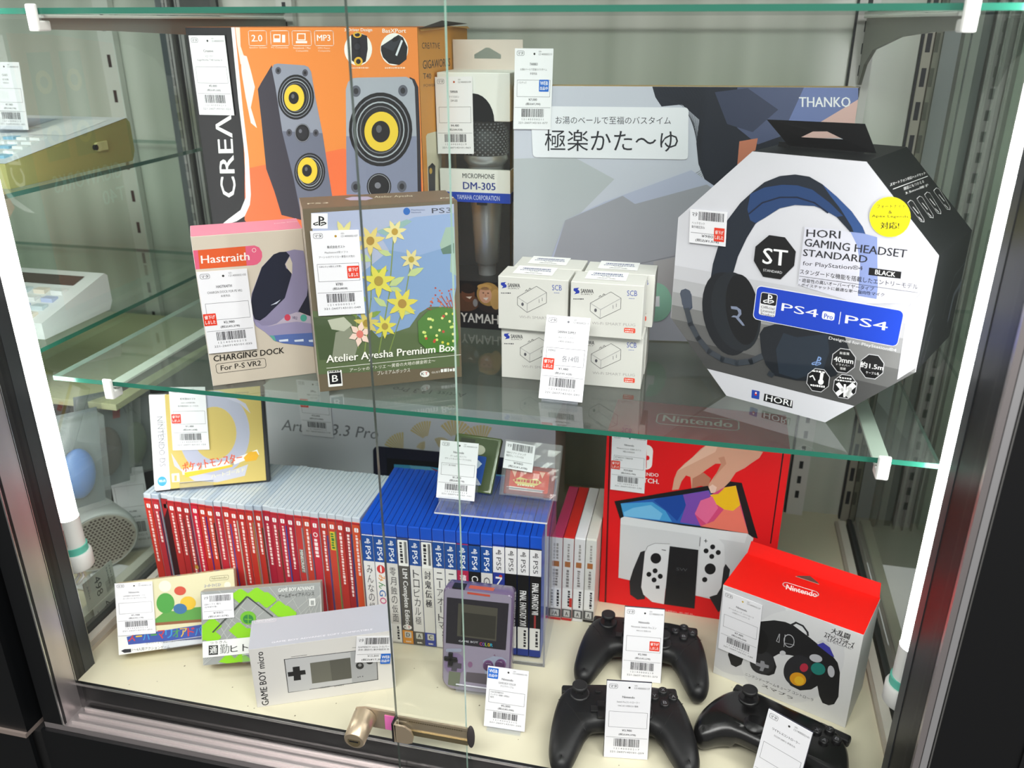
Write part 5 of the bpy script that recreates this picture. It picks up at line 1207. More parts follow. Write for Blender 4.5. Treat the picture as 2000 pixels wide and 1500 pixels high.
mb = MB(); mb.box(.985, -.15, -.6, 1.3, -.1, 1.15, mat('111316', .4)); mb.box(.9, -.118, -.04, .985, -.117, 1.15, DARKGAP); struct('trim_11', mb)
mb = MB(); mb.box(-.0575, -.0835, -.036, .8215, -.08, .0008, BLACKFRAME); mb.box(-.0575, -.0842, -.0025, .8215, -.0835, .0008, STEEL); struct('trim_12', mb)
mb = MB(); mb.box(-.084, -.113, -.044, .85, -.0835, -.036, SILVER)
for y in (-.108, -.0965, -.0862): mb.box(-.05, y - .0008, -.036, .822, y + .0008, -.0325, mat('cfc6c4', .3, .6))
struct('trim_13', mb)
mb = MB(); mb.box(-.0865, -.118, -.6, .85, -.1135, -.044, BLACKFRAME); mb.box(-.0865, -.119, -.15, .85, -.118, -.146, DARKGAP); mb.box(.85, -.116, -.6, .985, -.112, -.044, DARKGAP); struct('wall_base_front', mb)
# neighbouring case to the side: stile, rail and base
mb = MB(); mb.box(-.14, -.125, -.044, -.0985, -.07, 1.15, BLACKFRAME); mb.box(-.0985, -.1, -.6, -.0865, -.06, 1.15, DARKGAP); mb.box(-.5, -.125, -.044, -.14, -.08, .0, BLACKFRAME); mb.box(-.5, -.128, -.05, -.0985, -.08, -.044, mat('b8a9a0', .35, .6)); mb.box(-.5, -.125, -.6, -.0985, -.12, -.05, BLACKFRAME); mb.box(-.5, -.126, -.17, -.0985, -.125, -.165, DARKGAP)
mb.box(-.5, -.116, -.6, -.0865, -.1, -.05, DARKGAP); struct('trim_14', mb)
# sliding panes
def pane(name, x0, x1, y0, y1, edge_side):
    mb = MB(); z0, z1 = -.032, 1.14
    mb.add([(x0, y0, z0), (x1, y0, z0), (x1, y0, z1), (x0, y0, z1)], [(0, 1, 2, 3)], GLASS); mb.add([(x0, y1, z0), (x1, y1, z0), (x1, y1, z1), (x0, y1, z1)], [(3, 2, 1, 0)], GLASS)
    x = x1 if edge_side > 0 else x0
    mb.add([(x, y0, z0), (x, y1, z0), (x, y1, z1), (x, y0, z1)], [(0, 1, 2, 3) if edge_side > 0 else (3, 2, 1, 0)], EDGELT if edge_side > 0 else mat('55605a', .2))
    struct(name, mb)
pane('door_1', -.05, .4165, -.0925, -.0875, 1)
pane('door_2', .3465, .821, -.1045, -.0995, -1)
# glass shelves with their brackets
def shelf(name, label, x0, x1, y0, y1, z1, t=.005, edge=EDGE):
    mb = MB(); mb.box(x0, y0, z1 - t, x1, y1, z1, SHELFGLASS, faces=dict(front=edge, left=EDGELT, right=edge, back=edge))
    return tag(mb.build(name), label, 'shelf')
shelf('glass_shelf', 'clear glass shelf with green edge carrying the octagonal headset box', -.07, .826, 0, .47, SH)
shelf('glass_shelf', 'topmost glass shelf with green edge above the orange loudspeaker box', -.07, .826, 0, .47, UP)
def bracket(x, zt, label):
    b = thing('shelf_bracket', label, 'bracket', (x, 0, zt), group='white shelf brackets under the glass shelves')
    mb = MB(); pr_ = [(.005, -.0085), (.484, -.0085), (.484, -.085), (.474, -.085), (.45, -.06), (.40, -.042), (.25, -.026), (.1, -.02), (.005, -.018)]
    mb.prism(pr_, lambda a, c, h: (h, a, c), -.002, .002, GREYMETAL); mb.build('arm', b)
    mb = MB(); mb.box(-.0075, .003, -.0085, .0075, .47, -.0055, WMETAL, .0008); mb.build('rest_strip', b)
    mb = MB(); mb.box(-.0055, -.0045, -.0195, .0055, -.0008, .0035, WHITEP, .0014); mb.box(-.0055, -.0035, -.0195, .0055, .012, -.0105, WHITEP, .0014); mb.build('end_clip', b)
bracket(0, SH, 'white bracket holding the lower glass shelf near the white charging dock box')
bracket(.78, SH, 'white bracket holding the lower glass shelf below the octagonal headset box')
bracket(0, UP, 'white bracket under the topmost glass shelf near the orange loudspeaker box')
bracket(.78, UP, 'grey and white bracket under the topmost glass shelf above the octagonal box')
# lamps
def lamp(x, y, label, z0=.112):
    l = thing('tube_lamp', label, 'lamp', (x, y, z0), group='upright fluorescent tubes beside the glass doors')
    mb = MB(); mb.tube([(0, 0, .03), (0, 0, 1.0)], .0122, mat('ffffff', .4, emit=TUBE_STRENGTH, name='lit_tube'), 20); mb.build('tube', l)
    mb = MB(); mb.tube([(0, 0, .008), (0, 0, .012), (0, 0, .045)], [.0134, .0134, .0130], WHITEP, 20); mb.box(.004, -.0142, .014, .0052, -.0128, .036, mat('b4b4b0', .5)); mb.build('end_cap', l)
    mb = MB(); mb.tube([(0, 0, 0), (0, 0, .0085)], .0150, mat('63c2ae', .5), 20); mb.build('coloured_ring', l)
    mb = MB(); mb.tube([(0, 0, -.022), (0, 0, -.02), (0, 0, -.002), (0, 0, 0)], [.0165, .018, .018, .0168], WHITEP, 22); mb.build('holder', l)
    for dx in (0, .006):
        mb = MB(); mb.tube([(-.004 + dx, 0, -.02), (-.0 + dx, -.002, -.034), (-.008 + dx, -.004, -.045), (-.016, -.006, -.052), (-.026, -.004, -.05)] if x < 0 else [(.004 - dx, 0, -.02), (.006, .002, -.04), (.014, .004, -.055), (.026, .004, -.052)], .0016, WHITEP, 8); mb.build('cord', l)
lamp(-.0765, -.02, 'lit white fluorescent tube with mint ring beside the round white speaker', .138)
lamp(.832, -.02, 'lit white fluorescent tube with mint ring beside the red topped controller box', .126)
# lock on the sliding doors
lk = thing('showcase_lock', 'brass coloured ratchet lock clamped across the edges of the sliding glass doors', 'lock', (.345, -.1, .04))
BR = mat('d2c0a4', .3, .75, name='brushed_brass'); BR2 = mat('9d8f6e', .35, .8, name='worn_brass')
P0 = lambda a, c, h: (a, h, c)
mb = MB(); q = [(-.046, .006), (-.05, 0), (-.046, -.009), (-.036, -.0105), (-.001, -.0105), (-.001, .0135), (-.036, .0135), (-.046, .0105)]; mb.prism(q[::-1], P0, .0068, .0042, BR); mb.build('lock_plate', lk)
mb = MB(); mb.tube([(-.036, .004, .002), (-.036, -.006, .0015), (-.0362, -.024, -.002), (-.0362, -.0255, -.0022)], [.0125, .0118, .0112, .0102], BR, 28); mb.tube([(-.0362, -.0254, -.0022), (-.0362, -.0258, -.0022)], .0068, BR2, 24); mb.box(-.041, -.0263, -.003, -.0315, -.0257, -.0014, BLK); mb.build('lock_cylinder', lk)
mb = MB(); mb.box(-.014, .0034, -.0095, -.002, .0042, .009, mat('e273b4', .4)); mb.build('pink_tape', lk)
mb = MB(); mb.box(.0, .0045, -.0125, .0745, .0068, -.0065, BR2); mb.box(.0, .0058, -.0065, .0745, .0068, .0065, BR); mb.box(.0, .0045, .0065, .0745, .0068, .0095, BR)
for i in range(24): mb.box(.012 + i * .0024, .0052, .0045, .0132 + i * .0024, .0060, .0064, BR2)
mb.build('ratchet_bar', lk)
mb = MB(); q = [(.001, .011), (.012, .0105), (.0185, .006), (.021, -.002), (.0195, -.009), (.014, -.0115), (.002, -.0115)]; mb.prism(q[::-1], P0, -.0062, -.0085, BR); mb.box(.0002, -.0085, -.0115, .0022, -.001, .011, BR); mb.build('hook', lk)
mb = MB(); mb.box(-.0022, -.0086, -.0125, .0002, .005, .0125, BLK, .0008); mb.build('edge_rubber', lk)
mb = MB(); mb.ball((.0775, .0056, -.001), .0042, .0034, .0145, mat('3a3436', .6)); mb.build('end_stop', lk)

# ------------------------------------------------------------------ boxes on the glass shelf
def carton(name, label, w, h, d, loc, yaw, tilt, colors, body='e4e2de', c=.0007, group=None, part='carton', prints=()):
    t = thing(name, label, 'box', loc, yaw, tilt, group)
    mb = MB(); mb.box(0, 0, 0, w, d, h, pr(body), c, faces={k: pr(v) for k, v in colors.items()}); 
    for key, mp in prints: art(mb, ART[key], mp)
    mb.build(part, t)
    return t
# orange loudspeaker box
ART['spk_left'] = [('p', 1, 'c8502a', [2, 2, 188, 2, 188, 150, 2, 150]), ('t', 2, 'f4ece4', 'GIGAWORKS', [30, 150, 165, 150, 30, 172], 1), ('t', 2, 'f4ece4', 'T40', [30, 118, 78, 118, 30, 138], 1), ('p', 2, '2a2a30', [70, 190, 110, 190, 110, 320, 70, 320]), ('e', 3, 'd8b030', [90, 285, 14, 0, 0, 14], .5), ('e', 3, 'd8b030', [90, 220, 14, 0, 0, 14], .5), ('p', 2, '2a2a30', [125, 190, 165, 190, 165, 320, 125, 320]), ('e', 3, 'd8b030', [145, 285, 14, 0, 0, 14], .5), ('e', 3, 'd8b030', [145, 220, 14, 0, 0, 14], .5)]
t = carton('speaker_box', 'large orange and black box printed with two loudspeakers with yellow cones', .273, .349, .19, (.0225, .2, SH), 0, 0, dict(front='17171b', right='d8902e', top='c06a30', left='d4622c'), '17171b', prints=(('spk_front', front), ('spk_right', mright(.273)), ('spk_left', lambda u, v, o: (-o, .19 - u, v))))
mb = MB(); mb.add([(.273, .001, .349), (.2765, .002, .3485), (.2765, .075, .3555), (.274, .19, .352), (.272, .1, .349)], [(0, 1, 2, 3, 4)], pr('2a2018')); mb.add([(.2735, .002, .3485), (.2765, .002, .345), (.2772, .1, .3495), (.2772, .19, .346), (.2735, .19, .349)], [(0, 1, 2, 3, 4)], pr('c08a3c')); mb.build('torn_flap', t)
stick(t, front, TAGQ['spk'], tag_ops('Creative', ('スピーカー', 'GigaWorks T40 Series II'), '', '¥5,000', '(税込¥5,500)', None, 3, '18181c'), 45, 78)
# charging dock box
d = dict(w=.1079, h=.1602, d=.051)
t = carton('charging_dock_box', 'beige box with pink top showing a lavender ring shaped charging dock', d['w'], d['h'], d['d'], (.1164, .0124, SH), .5704, 0, dict(front='cfc4b4', top='e58aa0', left='e6e2de', right='cfc4b4', bottom='9a5a50'), 'e6e2de', prints=(('vr_front', front), ('vr_top', mtop(d['h'])),))
stick(t, front, TAGQ['vr'], tag_ops('HASTRAITH', ('CHARGIN DOCK FOR PS VR2', '未使用品'), '', '¥2,980', '(税込¥3,278)', rs(0, 27), 5, '404040'), 45, 78)
# premium game box
t = carton('premium_game_box', 'brown box with blue sky and flower picture and white ornate title', .1511, .1903, .0588, (.2332, .0236, SH), .5045, 0, dict(front='6a5f4c', top='74604e', left='b5aa9c', right='8a7c68'), '74604e', prints=(('atel_front', front), ('atel_top', mtop(.1903)),))
stick(t, front, TAGQ['atel'], tag_ops('株式会社ガスト', ('PlayStation3用ソフト', 'アーシャのアトリエ～黄昏の大地の'), 'CERO B (12歳以上対象)', '¥780', '(税込¥858)', rs(31, 34), 7, 'b08a20'), 45, 78)
# microphone in its window box
mw, mh, md = .0845, .302, .07
t = thing('microphone_box', 'tall window box with white header and blue band holding a silver microphone', 'box', (.2985, .2512, SH), .0136, 0)
MWH = pr('e8e8e4')
mb = MB(); mb.box(0, 0, mh - .052, mw, md, mh, MWH, .0008)
hole = [(mw / 2 + .024 * math.cos(a), mh - .052 + .03 * math.sin(a)) for a in [math.pi * i / 14 for i in range(15)]]
mb.prism(hole, lambda a, c, h: (a, h, c), -.0004, -.0002, pr('1b1d20')); mb.build('header', t)
mb = MB(); mb.box(.001, md - .002, .06, mw - .001, md - .0005, mh - .052, pr('16181c')); mb.box(.001, md - .003, .06, .003, md - .002, mh - .05, pr('16181c')); mb.build('back_panel', t)
mb = MB(); tz = mh - .001; y = md - .0012
mb.box(0, y, mh, mw, y + .0008, mh + .012, pr('d8ccc4')); mb.box(0, y, mh + .012, .026, y + .0008, mh + .024, pr('d8ccc4')); mb.box(mw - .026, y, mh + .012, mw, y + .0008, mh + .024, pr('d8ccc4')); mb.box(0, y, mh + .024, mw, y + .0008, mh + .033, pr('d8ccc4'))
mb.add([(.026, y, mh + .0165), (.04, y, mh + .024), (.026, y, mh + .024)], [(0, 1, 2)], pr('d8ccc4')); mb.add([(mw - .026, y, mh + .0165), (mw - .026, y, mh + .024), (mw - .04, y, mh + .024)], [(0, 1, 2)], pr('d8ccc4')); mb.build('hanging_tab', t)
mb = MB(); mb.box(0, -.0006, .158, mw, .004, .196, pr('e4e4e0')); mb.box(0, -.0008, .158, mw, -.0006, .1695, pr('2546b0')); mb.box(mw - .0012, 0, .158, mw, md, .196, pr('e4e4e0')); mb.box(mw - .0002, 0, .158, mw + .0004, md, .1695, pr('2546b0'))
art(mb, [('t', 1, '2a2c32', 'MICROPHONE', [27.5, 186, 66, 186, 27.5, 191.5], 0), ('t', 1, '2c3c8c', 'DM-305', [28, 173, 67, 173, 28, 181.5], 1), ('t', 1, 'd0d8f0', 'YAMAHA CORPORATION', [20, 161, 72, 161, 20, 166.5], 0)], front, .0008); mb.build('printed_band', t)
mb = MB(); mb.box(0, 0, 0, mw, md, .062, pr('131316'), .0006)
A_ = [('p', 1, '0c0c0e', [.5, 26, 84, 26, 84, 61, .5, 61]), ('e', 2, '5a3a24', [26, 34, 19, 0, 0, 12], 0), ('e', 3, '6b4028', [31, 45, 8.5, 0, 0, 10.5], 0), ('e', 4, '20140e', [31, 52, 9.5, 0, 0, 6.5], 0), ('p', 4, 'e8dcd0', [28, 41, 36, 42, 33, 38.5]), ('e', 4, '120c0a', [28.5, 47, 1.2, 0, 0, .7], 0), ('e', 4, '120c0a', [34.5, 47, 1.2, 0, 0, .7], 0),
      ('e', 2, '2a2020', [60, 32, 17, 0, 0, 10], 0), ('e', 3, 'b08a4c', [57, 46, 15, 0, 0, 15], 0), ('e', 4, 'c8a060', [66, 40, 7, 0, 0, 13], 0), ('e', 5, 'd8a488', [53, 45, 8, 0, 0, 10.5], 0), ('p', 6, 'f0e6e0', [50, 41, 57, 42, 54, 38]), ('e', 6, '4a2c20', [50.5, 47.5, 1.2, 0, 0, .7], 0), ('e', 6, '4a2c20', [56.5, 47.5, 1.2, 0, 0, .7], 0), ('e', 6, 'c07a5c', [53.4, 44.5, .9, 0, 0, 1.4], 0), ('e', 5, 'c49a58', [52, 55, 9, 0, 0, 4], 0), ('e', 4, '8c8c90', [40, 34, 3, 0, 0, 5], 0),
      ('t', 1, 'ecebe8', 'YAMAHA', [21, 8, 80, 8, 21, 20], 1)]
art(mb, A_, front, 0.0004); mb.build('printed_base', t)
mb = MB(); mb.add([(.0005, .0002, .062), (mw - .0005, .0002, .062), (mw - .0005, .0002, mh - .052), (.0005, .0002, mh - .052)], [(0, 1, 2, 3)], WINDOW); mb.add([(mw - .0003, .001, .062), (mw - .0003, md, .062), (mw - .0003, md, mh - .052), (mw - .0003, .001, mh - .052)], [(0, 1, 2, 3)], WINDOW); mb.add([(.0003, .001, .062), (.0003, md, .062), (.0003, md, mh - .052), (.0003, .001, mh - .052)], [(3, 2, 1, 0)], WINDOW); mb.build('clear_window', t)
stick(t, front, [-1.2, 213, 42, 214, -1.7, 297], tag_ops('YAMAHA', ('マイクロホン', 'DM-305'), '', '¥4,480', '(税込¥4,928)', None, 9, 'b05030'), 45, 78)
mi = thing('microphone', 'silver and black handheld microphone standing inside the window box', 'microphone', (.2985 + .047, .2512 + .034, SH + .0625))
CHR = mat('d2d4d8', .3, .7, name='brushed_chrome')
mb = MB(); mb.tube([(0, 0, 0), (0, 0, .014), (0, 0, .016), (0, 0, .135)], [.011, .0115, .0145, .0215], CHR, 24); mb.build('handle', mi)
mb = MB(); mb.tube([(0, 0, .135), (0, 0, .141), (0, 0, .147)], [.0225, .0265, .0255], CHR, 24); mb.build('collar', mi)
mb = MB(); GM = mat('b4b8bc', .3, .8); mb.tube([(0, 0, .147), (0, 0, .155), (0, 0, .17), (0, 0, .182), (0, 0, .188)], [.024, .0262, .026, .019, .006], mat('26282b', .6), 24)
for j in range(13):
    for i in range(26):
        a = 2 * math.pi * (i + .5 * (j % 2)) / 26; z = .149 + j * .0028; r = .0262 if z < .17 else .0262 * math.sqrt(max(0.02, 1 - ((z - .17) / .019) ** 2)); mb.box(r * math.cos(a) - .0008, r * math.sin(a) - .0008, z - .0008, r * math.cos(a) + .0008, r * math.sin(a) + .0008, z + .0008, GM)
mb.build('grille', mi)
mb = MB(); mb.prism([(-.006, .09), (.006, .09), (.0075, .11), (.006, .13), (-.006, .13), (-.0075, .11)], lambda a, c, h: (a - .018 * 0, h, c), -.0225, -.0195, BLK); mb.build('switch', mi)
# bath goods box
t = carton('bath_goods_box', 'wide pale lavender box with dark hair photograph and large black title', .3681, .2886, .04, (.3908, .2327, .3522), .1304, .03, dict(front='c2c4d2', top='b89a68', left='c8a860', right='e6dcc8'), 'b89a68', prints=(('thanko_front', front),))
stick(t, front, TAGQ['thanko'], tag_ops('THANKO', ('お湯のベールで至福のバスタイム', '未使用品'), 'バスグッズ', '¥7,000', '(税込¥7,700)', bs(29.5, 37), 11, '303030'), 45, 78)
# smart plug boxes
pw, ph, pd = .0735, .0570, .040
PL = {}
names = {(0, 0, 0): 'small white plug box at the bottom of the pile beside the price card', (1, 0, 0): 'small white plug box under the box whose red mark shows, nearest the octagonal box', (0, 0, 1): 'small white plug box on top of the pile next to the black microphone box base', (1, 0, 1): 'small white plug box on top of the pile above a red price mark',
         (0, 1, 0): 'small white plug box in the rear bottom corner behind the price card', (1, 1, 0): 'small white plug box in the rear bottom corner by the bath goods box', (0, 1, 1): 'rear small white plug box on top, against the microphone box', (1, 1, 1): 'rear small white plug box on top, against the bath goods box'}
pos = {(0, 0, 0): (.4074, .1058, 0, 0), (1, 0, 0): (.4835, .1040, 0, .012), (0, 0, 1): (.4052, .1020, ph, -.02), (1, 0, 1): (.4815, .0985, ph, 0), (0, 1, 0): (.4078, .1475, 0, 0), (1, 1, 0): (.4840, .1475, 0, 0), (0, 1, 1): (.4125, .1440, ph, -.01), (1, 1, 1): (.4890, .1400, ph, 0)}
proto = None
for k in sorted(pos):
    x, y, z, yw = pos[k]
    if proto is None:
        t = thing('plug_box', names[k], 'box', (x, y, SH + z), yw, 0, 'white smart plug boxes stacked on the shelf')
        mb = MB(); mb.box(0, 0, 0, pw, pd, ph, pr('d4d4ce'), .0007); art(mb, ART['plug_front'], front); mb.build('carton', t)
        T_ = lambda u, v: (14 + u * .72, 14 + v * .62); mb = MB(); mb.add([mtop(ph)(a / 1000, b / 1000, .0003) for a, b in ((12, 12), (54, 12), (54, 44), (12, 44))], [(0, 1, 2, 3)], pr('f0f0f0'))
        art(mb, [('b', 1, '4a5488', [6, 28, 48, 36], 4), ('d', 1, '4a5488', [4, 20, 50, 20, 4, 24], 3, 12), ('t', 1, INK, '¥1,480', [20, 12, 32, 12, 20, 16], 0), ('t', 1, INK, '(税込¥1,628)', [14, 3, 40, 3, 14, 8], 0)], mtop(ph), .0004, T_); mb.build('price_label', t)
        proto = t
    else:
        r = proto.copy(); COL.objects.link(r); r.matrix_world = Matrix.Translation((x, y, SH + z)) @ Matrix.Rotation(yw, 4, 'Z'); r['label'] = names[k]
        for ch in list(proto.children):
            c = ch.copy(); COL.objects.link(c); c.parent = r
# standing price cards
def card_stand(name, label, loc, yaw, tilt, ops, h=.078, w=.045, group='price cards standing in clear holders'):
    t = thing(name, label, 'price tag', loc, yaw, 0, group)
    R = Matrix.Rotation(-tilt, 4, 'X'); c = MB()
    ops, st = ops; c.box(0, -.0004, 0, w, .0004, h, CARD); art(c, ops, front, .0004); o = c.build('card', t); add_sticker(st, front, .0004, None, o); o.matrix_local = Matrix.Translation((0, .0012, .0022)) @ R
    a = MB(); a.box(.004, -.004, -.003, w - .004, .034, -.0012, ACRYL); a.box(.004, -.004, -.0012, w - .004, -.0028, .004, ACRYL)
    o = a.build('clear_holder', t)
    o.matrix_local = Matrix.Translation((0, 0, .0031))
    b = MB(); b.box(.004, .0008, 0, w - .004, .0018, h * .55, ACRYL); o = b.build('clear_backrest', t); o.matrix_local = Matrix.Translation((0, .0012, .0022)) @ R
    return t
card_stand('price_card', 'white price card with red square standing before the white plug boxes', (.4584, .0541, SH), -.0286, .4067, tag_ops('SANWA SUPPLY', ('Wi-Fiスマートプラグ', '(400-SSA01)'), '未使用品', '¥1,480', '(税込¥1,628)', rs(1, 30), 13, '707078', '各14個', h=85), .085)
# octagonal headset box
HX, HH, HC, HD = .2423, .2446, .07, .1188
t = thing('headset_box', 'octagonal grey and black box printed with a dark headset and blue stripe', 'box', (.5813, .1392, SH), -.4422, 0)
q = [(HC, 0), (HX - HC, 0), (HX, HC), (HX, HH - HC), (HX - HC, HH), (HC, HH), (0, HH - HC), (0, HC)]
mb = MB(); mb.prism(q, lambda a, c, h: (a, h, c), HD, 0, pr('16181a'))
s2 = math.sqrt(.5)
art(mb, ART['hori_front'], front); art(mb, ART['hori_slant'], lambda u, v, o: (HX - v * s2 + o * s2, u, HH - HC + v * s2 + o * s2)); art(mb, ART['hori_side'], lambda u, v, o: (HX + o, u, HC + v)); mb.build('carton', t)
mb = MB(); y = .03; B_ = pr('0f1012'); x0, x1 = .062, .165
mb.box(x0 + .012, .05, HH, x1 - .012, .0515, HH + .004, B_); 
hz = lambda s: HH + .004 + s
mb.add([(x0, .044, hz(.020)), (x1 - .012, .044, hz(.022)), (x1, .05, HH + .001), (x0 + .022, .05, HH + .001), (x0 + .034, .047, hz(.006)), (x0 + .045, .0455, hz(.012)), (x1 - .045, .0455, hz(.013)), (x1 - .03, .047, hz(.007))], [(0, 5, 6, 1), (0, 3, 4, 5), (1, 6, 7, 2), (3, 2, 7, 4)], B_); mb.build('hanging_tab', t)
stick(t, front, TAGQ['hori'], sticker_ops(('ヘッドセット', '動作確認済み'), '¥980', '(税込¥1,078)', 15, ('e23a22', 34, 5, RED)), 50, 40)
# ------------------------------------------------------------------ lower level
NTH = ['first', 'second', 'third', 'fourth', 'fifth', 'sixth', 'seventh', 'eighth', 'ninth', 'tenth', 'eleventh', 'twelfth', 'thirteenth', 'fourteenth', 'fifteenth', 'sixteenth', 'seventeenth', 'eighteenth', 'nineteenth', 'twentieth', 'twenty-first', 'twenty-second', 'twenty-third', 'twenty-fourth', 'twenty-fifth', 'twenty-sixth', 'twenty-seventh']
# white pen display carton at the back
AH = .215
t = carton('pen_display_box', 'wide white box at the back with grey lettering and tan fan pattern', .4396, AH, .085, (-.005, .3, 0), 0, 0, dict(front='dfe0e6', top='d8dadc', right='cfc4bc'), 'dfe0e6', prints=(('artist_front', front), ('artist_top', mtop(AH)),))
stick(t, front, TAGQ['artist'], tag_ops('XPPen', ('液晶ペンタブレット', '13.3インチ'), '', '¥12,800', '(税込¥14,080)', rs(2, 40), 17), 45, 78)
# red spined cases
CLR = mat('c3cdd6', 0.25, 0, 0.6, 0.3, name='clear_case_plastic'); CLR2 = mat('aebccb', 0.25, 0, 0.6, 0.3, name='clear_case_plastic_blue')
reds = ['c8362a', 'b8303a', '3a1c20', 'b83030', 'b02a2e', 'a82c2c', 'c8203a', 'c03428', 'c03a2a', 'b42638', 'c0342c', 'c03030', 'b82c28', 'bc3228', 'b83028', 'a82038', 'b02a3c', 'b8283c', 'aa2236', 'c03a38', 'c04232', 'c03040', 'b8362e', 'c44434', 'b43630', '9c2a2c', 'd0502c']
sidec = ['e8e4e0', '2a2a4a', '1a1416', '20202c', '6a3a3a', '4a3050', '7a2030', '3a2a80', '202028', '7a7060', '4050a0', 'b8b0a0', '9a2a28', '8a7a50', '2c3a2a', '2a2848', '6a4030', '3050a0', '28306a', '8a8c90', '5a5a78', 'b0b0b8', '404a88', '6a8a50', 'b4b8c4', '243a70', 'c0a890']
rr = random.Random(5); n = 27; x0, x1, ya, yb = -.0405, .2432, .0650, .0722; tk = (x1 - x0) / n
for i in range(n):
    x = x0 + tk * i; yy = ya + (yb - ya) * i / n + rr.uniform(-.0006, .0012); hh = .1695; w = tk - .0004
    if i in (2, 15): yy += .003
    t = thing('game_case', '%s red-spined clear game case counted from the glass side wall' % NTH[i] if i != 2 else 'third game case from the glass side wall, dark brown below its red top', 'game case', (x, yy, 0), 0, 0, 'red-spined game cases in the long row')
    mb = MB(); mb.box(0, .0012, 0, w, .105, hh, CLR2 if i in (1, 5, 8, 13, 14) else CLR, .0007); mb.box(w * .46, .004, hh, w * .54, .104, hh + .0003, mat('8fa0b2', .3)); mb.build('shell', t)
    W_ = w * 1000; c = reds[i]; o = [('p', 1, c, [.3, 2, W_ - .3 - (1.6 if i % 3 else 0), 2, W_ - .3 - (1.6 if i % 3 else 0), 160, .3, 160])]
    o.append(('p', 1, 'a8242c', [.3, 160.2, W_ - .3, 160.2, W_ - .3, 163, .3, 163]))
    if i % 3: o.append(('p', 1, sidec[i], [W_ - 1.9, 2, W_ - .3, 2, W_ - .3, 140 + (i * 7) % 14, W_ - 1.9, 140 + (i * 7) % 14]))
    if i == 2: o.append(('p', 2, 'a82a2e', [.5, 135, W_ * .75, 150, W_ * .7, 162, .5, 162])); 
    o += [('r', 2, 'f2eeee', [W_ * .28, 150, W_ * .78, 150, W_ * .28, 156], 1.1, 0), ('p', 3, c, [W_ * .5, 150.4, W_ * .56, 150.4, W_ * .56, 155.6, W_ * .5, 155.6])]
    if i not in (2, 19, 21, 23):
        nn = rr.choice((45, 60, 75, 90)); o.append(('d', 2, 'f0d8d4', [W_ * .34, 146, W_ * .34, 146 - nn, W_ * .66, 146], 40 + i, max(8, nn // 5)))
    elif i == 19: o += [('p', 2, '7c8078', [W_ * .25, 82, W_ * .75, 82, W_ * .75, 116, W_ * .25, 116]), ('t', 3, 'e8e8e4', 'MINECRAFT', [W_ * .32, 115, W_ * .32, 83, W_ * .68, 115], 1)]
    elif i == 21: o += [('e', 2, 'f0d8d8', [W_ * .5, 140, 3, 0, 0, 3.4], .6), ('d', 2, 'f6e4e4', [W_ * .25, 134, W_ * .25, 108, W_ * .75, 134], 9, 5)]
    elif i == 23: o += [('p', 2, 'd8c43a', [W_ * .2, 120, W_ * .8, 120, W_ * .8, 146, W_ * .2, 146]), ('d', 3, '3a7a3a', [W_ * .28, 144, W_ * .28, 122, W_ * .72, 144], 4, 5)]
    if i % 2 == 0 or i > 20: o += [('p', 2, 'ebe7e4', [.4, 2.2, W_ * .8, 2.2, W_ * .8, 24, W_ * .4, 27, .4, 26]), ('d', 3, '50505a', [W_ * .3, 23, W_ * .3, 5, W_ * .6, 23], i, 5)]
    if i == 3: o.append(('p', 2, '2a4a9a', [W_ * .2, 10, W_ - .6, 10, W_ - .6, 26, W_ * .2, 26]))
    if i == 5: o.append(('e', 3, 'b8923a', [W_ * .6, 70, 2.6, 0, 0, 3.2], 0))
    mb = MB(); mb.box(.0003, 0, .002, w - .0003, .0013, .163, pr(c)); art(mb, o, front); mb.build('spine_insert', t)
# blue cases
BLUE = mat('1350c4', 0.28, 0, 0.5, 0.2, name='blue_case_plastic')
spines = [('4', 'dededc', 'みんなの縁日', 'white spine with thin black title'), ('4', 'e4e2e0', '*', 'white spine with multicoloured title and red ball'), ('4', 'd4d2ce', '零 月蝕の仮面', 'pale grey spine with grey title'), ('S', '55534f', 'LIM Complete Edition', 'dark grey spine with white title and orange foot'), ('4', 'd9d7d4', 'トロピカル 極', 'white spine with grey rating mark at its foot'), ('S', 'dad8d2', '討鬼伝 極', 'pale spine with bold kanji and blue foot'), ('4', 'e2e1de', 'ニーア オートマタ', 'white spine with katakana title, the farther of two alike'), ('4', 'e2e1de', 'ニーア オートマタ', 'white spine with katakana title, the nearer to the purple handheld'),
          ('4', 'b0244a', '薄桜鬼', 'crimson spine with white outlined title'), ('4', '18181a', 'CALL OF DUTY', 'black spine with white stencil title'), ('4', 'd8d8d6', 'GRANBLUE', 'white spine with thin grey serif title'), ('5', '2a3a90', 'NBA', 'blue spine with big white letters'), ('5', '121214', 'FINAL FANTASY VII', 'black spine, first of three black ones'), ('5', '121214', 'FINAL FANTASY XVI', 'black spine, middle of three black ones'), ('5', '121214', 'FINAL FANTASY VII', 'black spine with red line, last of three black ones')]
foot = {3: 'd8923a', 4: '56544e', 5: '3a489a', 13: '2c3f90', 14: '2c3f90', 12: '2c3f90'}
n = 15; x0 = .2478; tk = .0142
ps_mark = lambda L, c, cx, cy, s: [('p', L, c, [cx + s * a if j % 2 == 0 else cy + s * a for j, a in enumerate(q)]) for q in ((-.18, -.85, .08, -.95, .08, .95, -.18, 1.0), (.08, .95, .1, .72, .38, .58, .36, .25, .1, .3, .1, .02, .5, .05, .68, .3, .62, .68, .4, .86), (-.25, -.3, -.75, -.5, -.7, -.68, -.25, -.55, -.25, -.8, -.7, -.88, -1, -.68, -.95, -.4, -.25, -.1), (.16, -.75, .8, -.5, .66, -.35, .16, -.5, .16, -.22, .7, -.12, 1, -.35, .95, -.58, .16, -.98))]
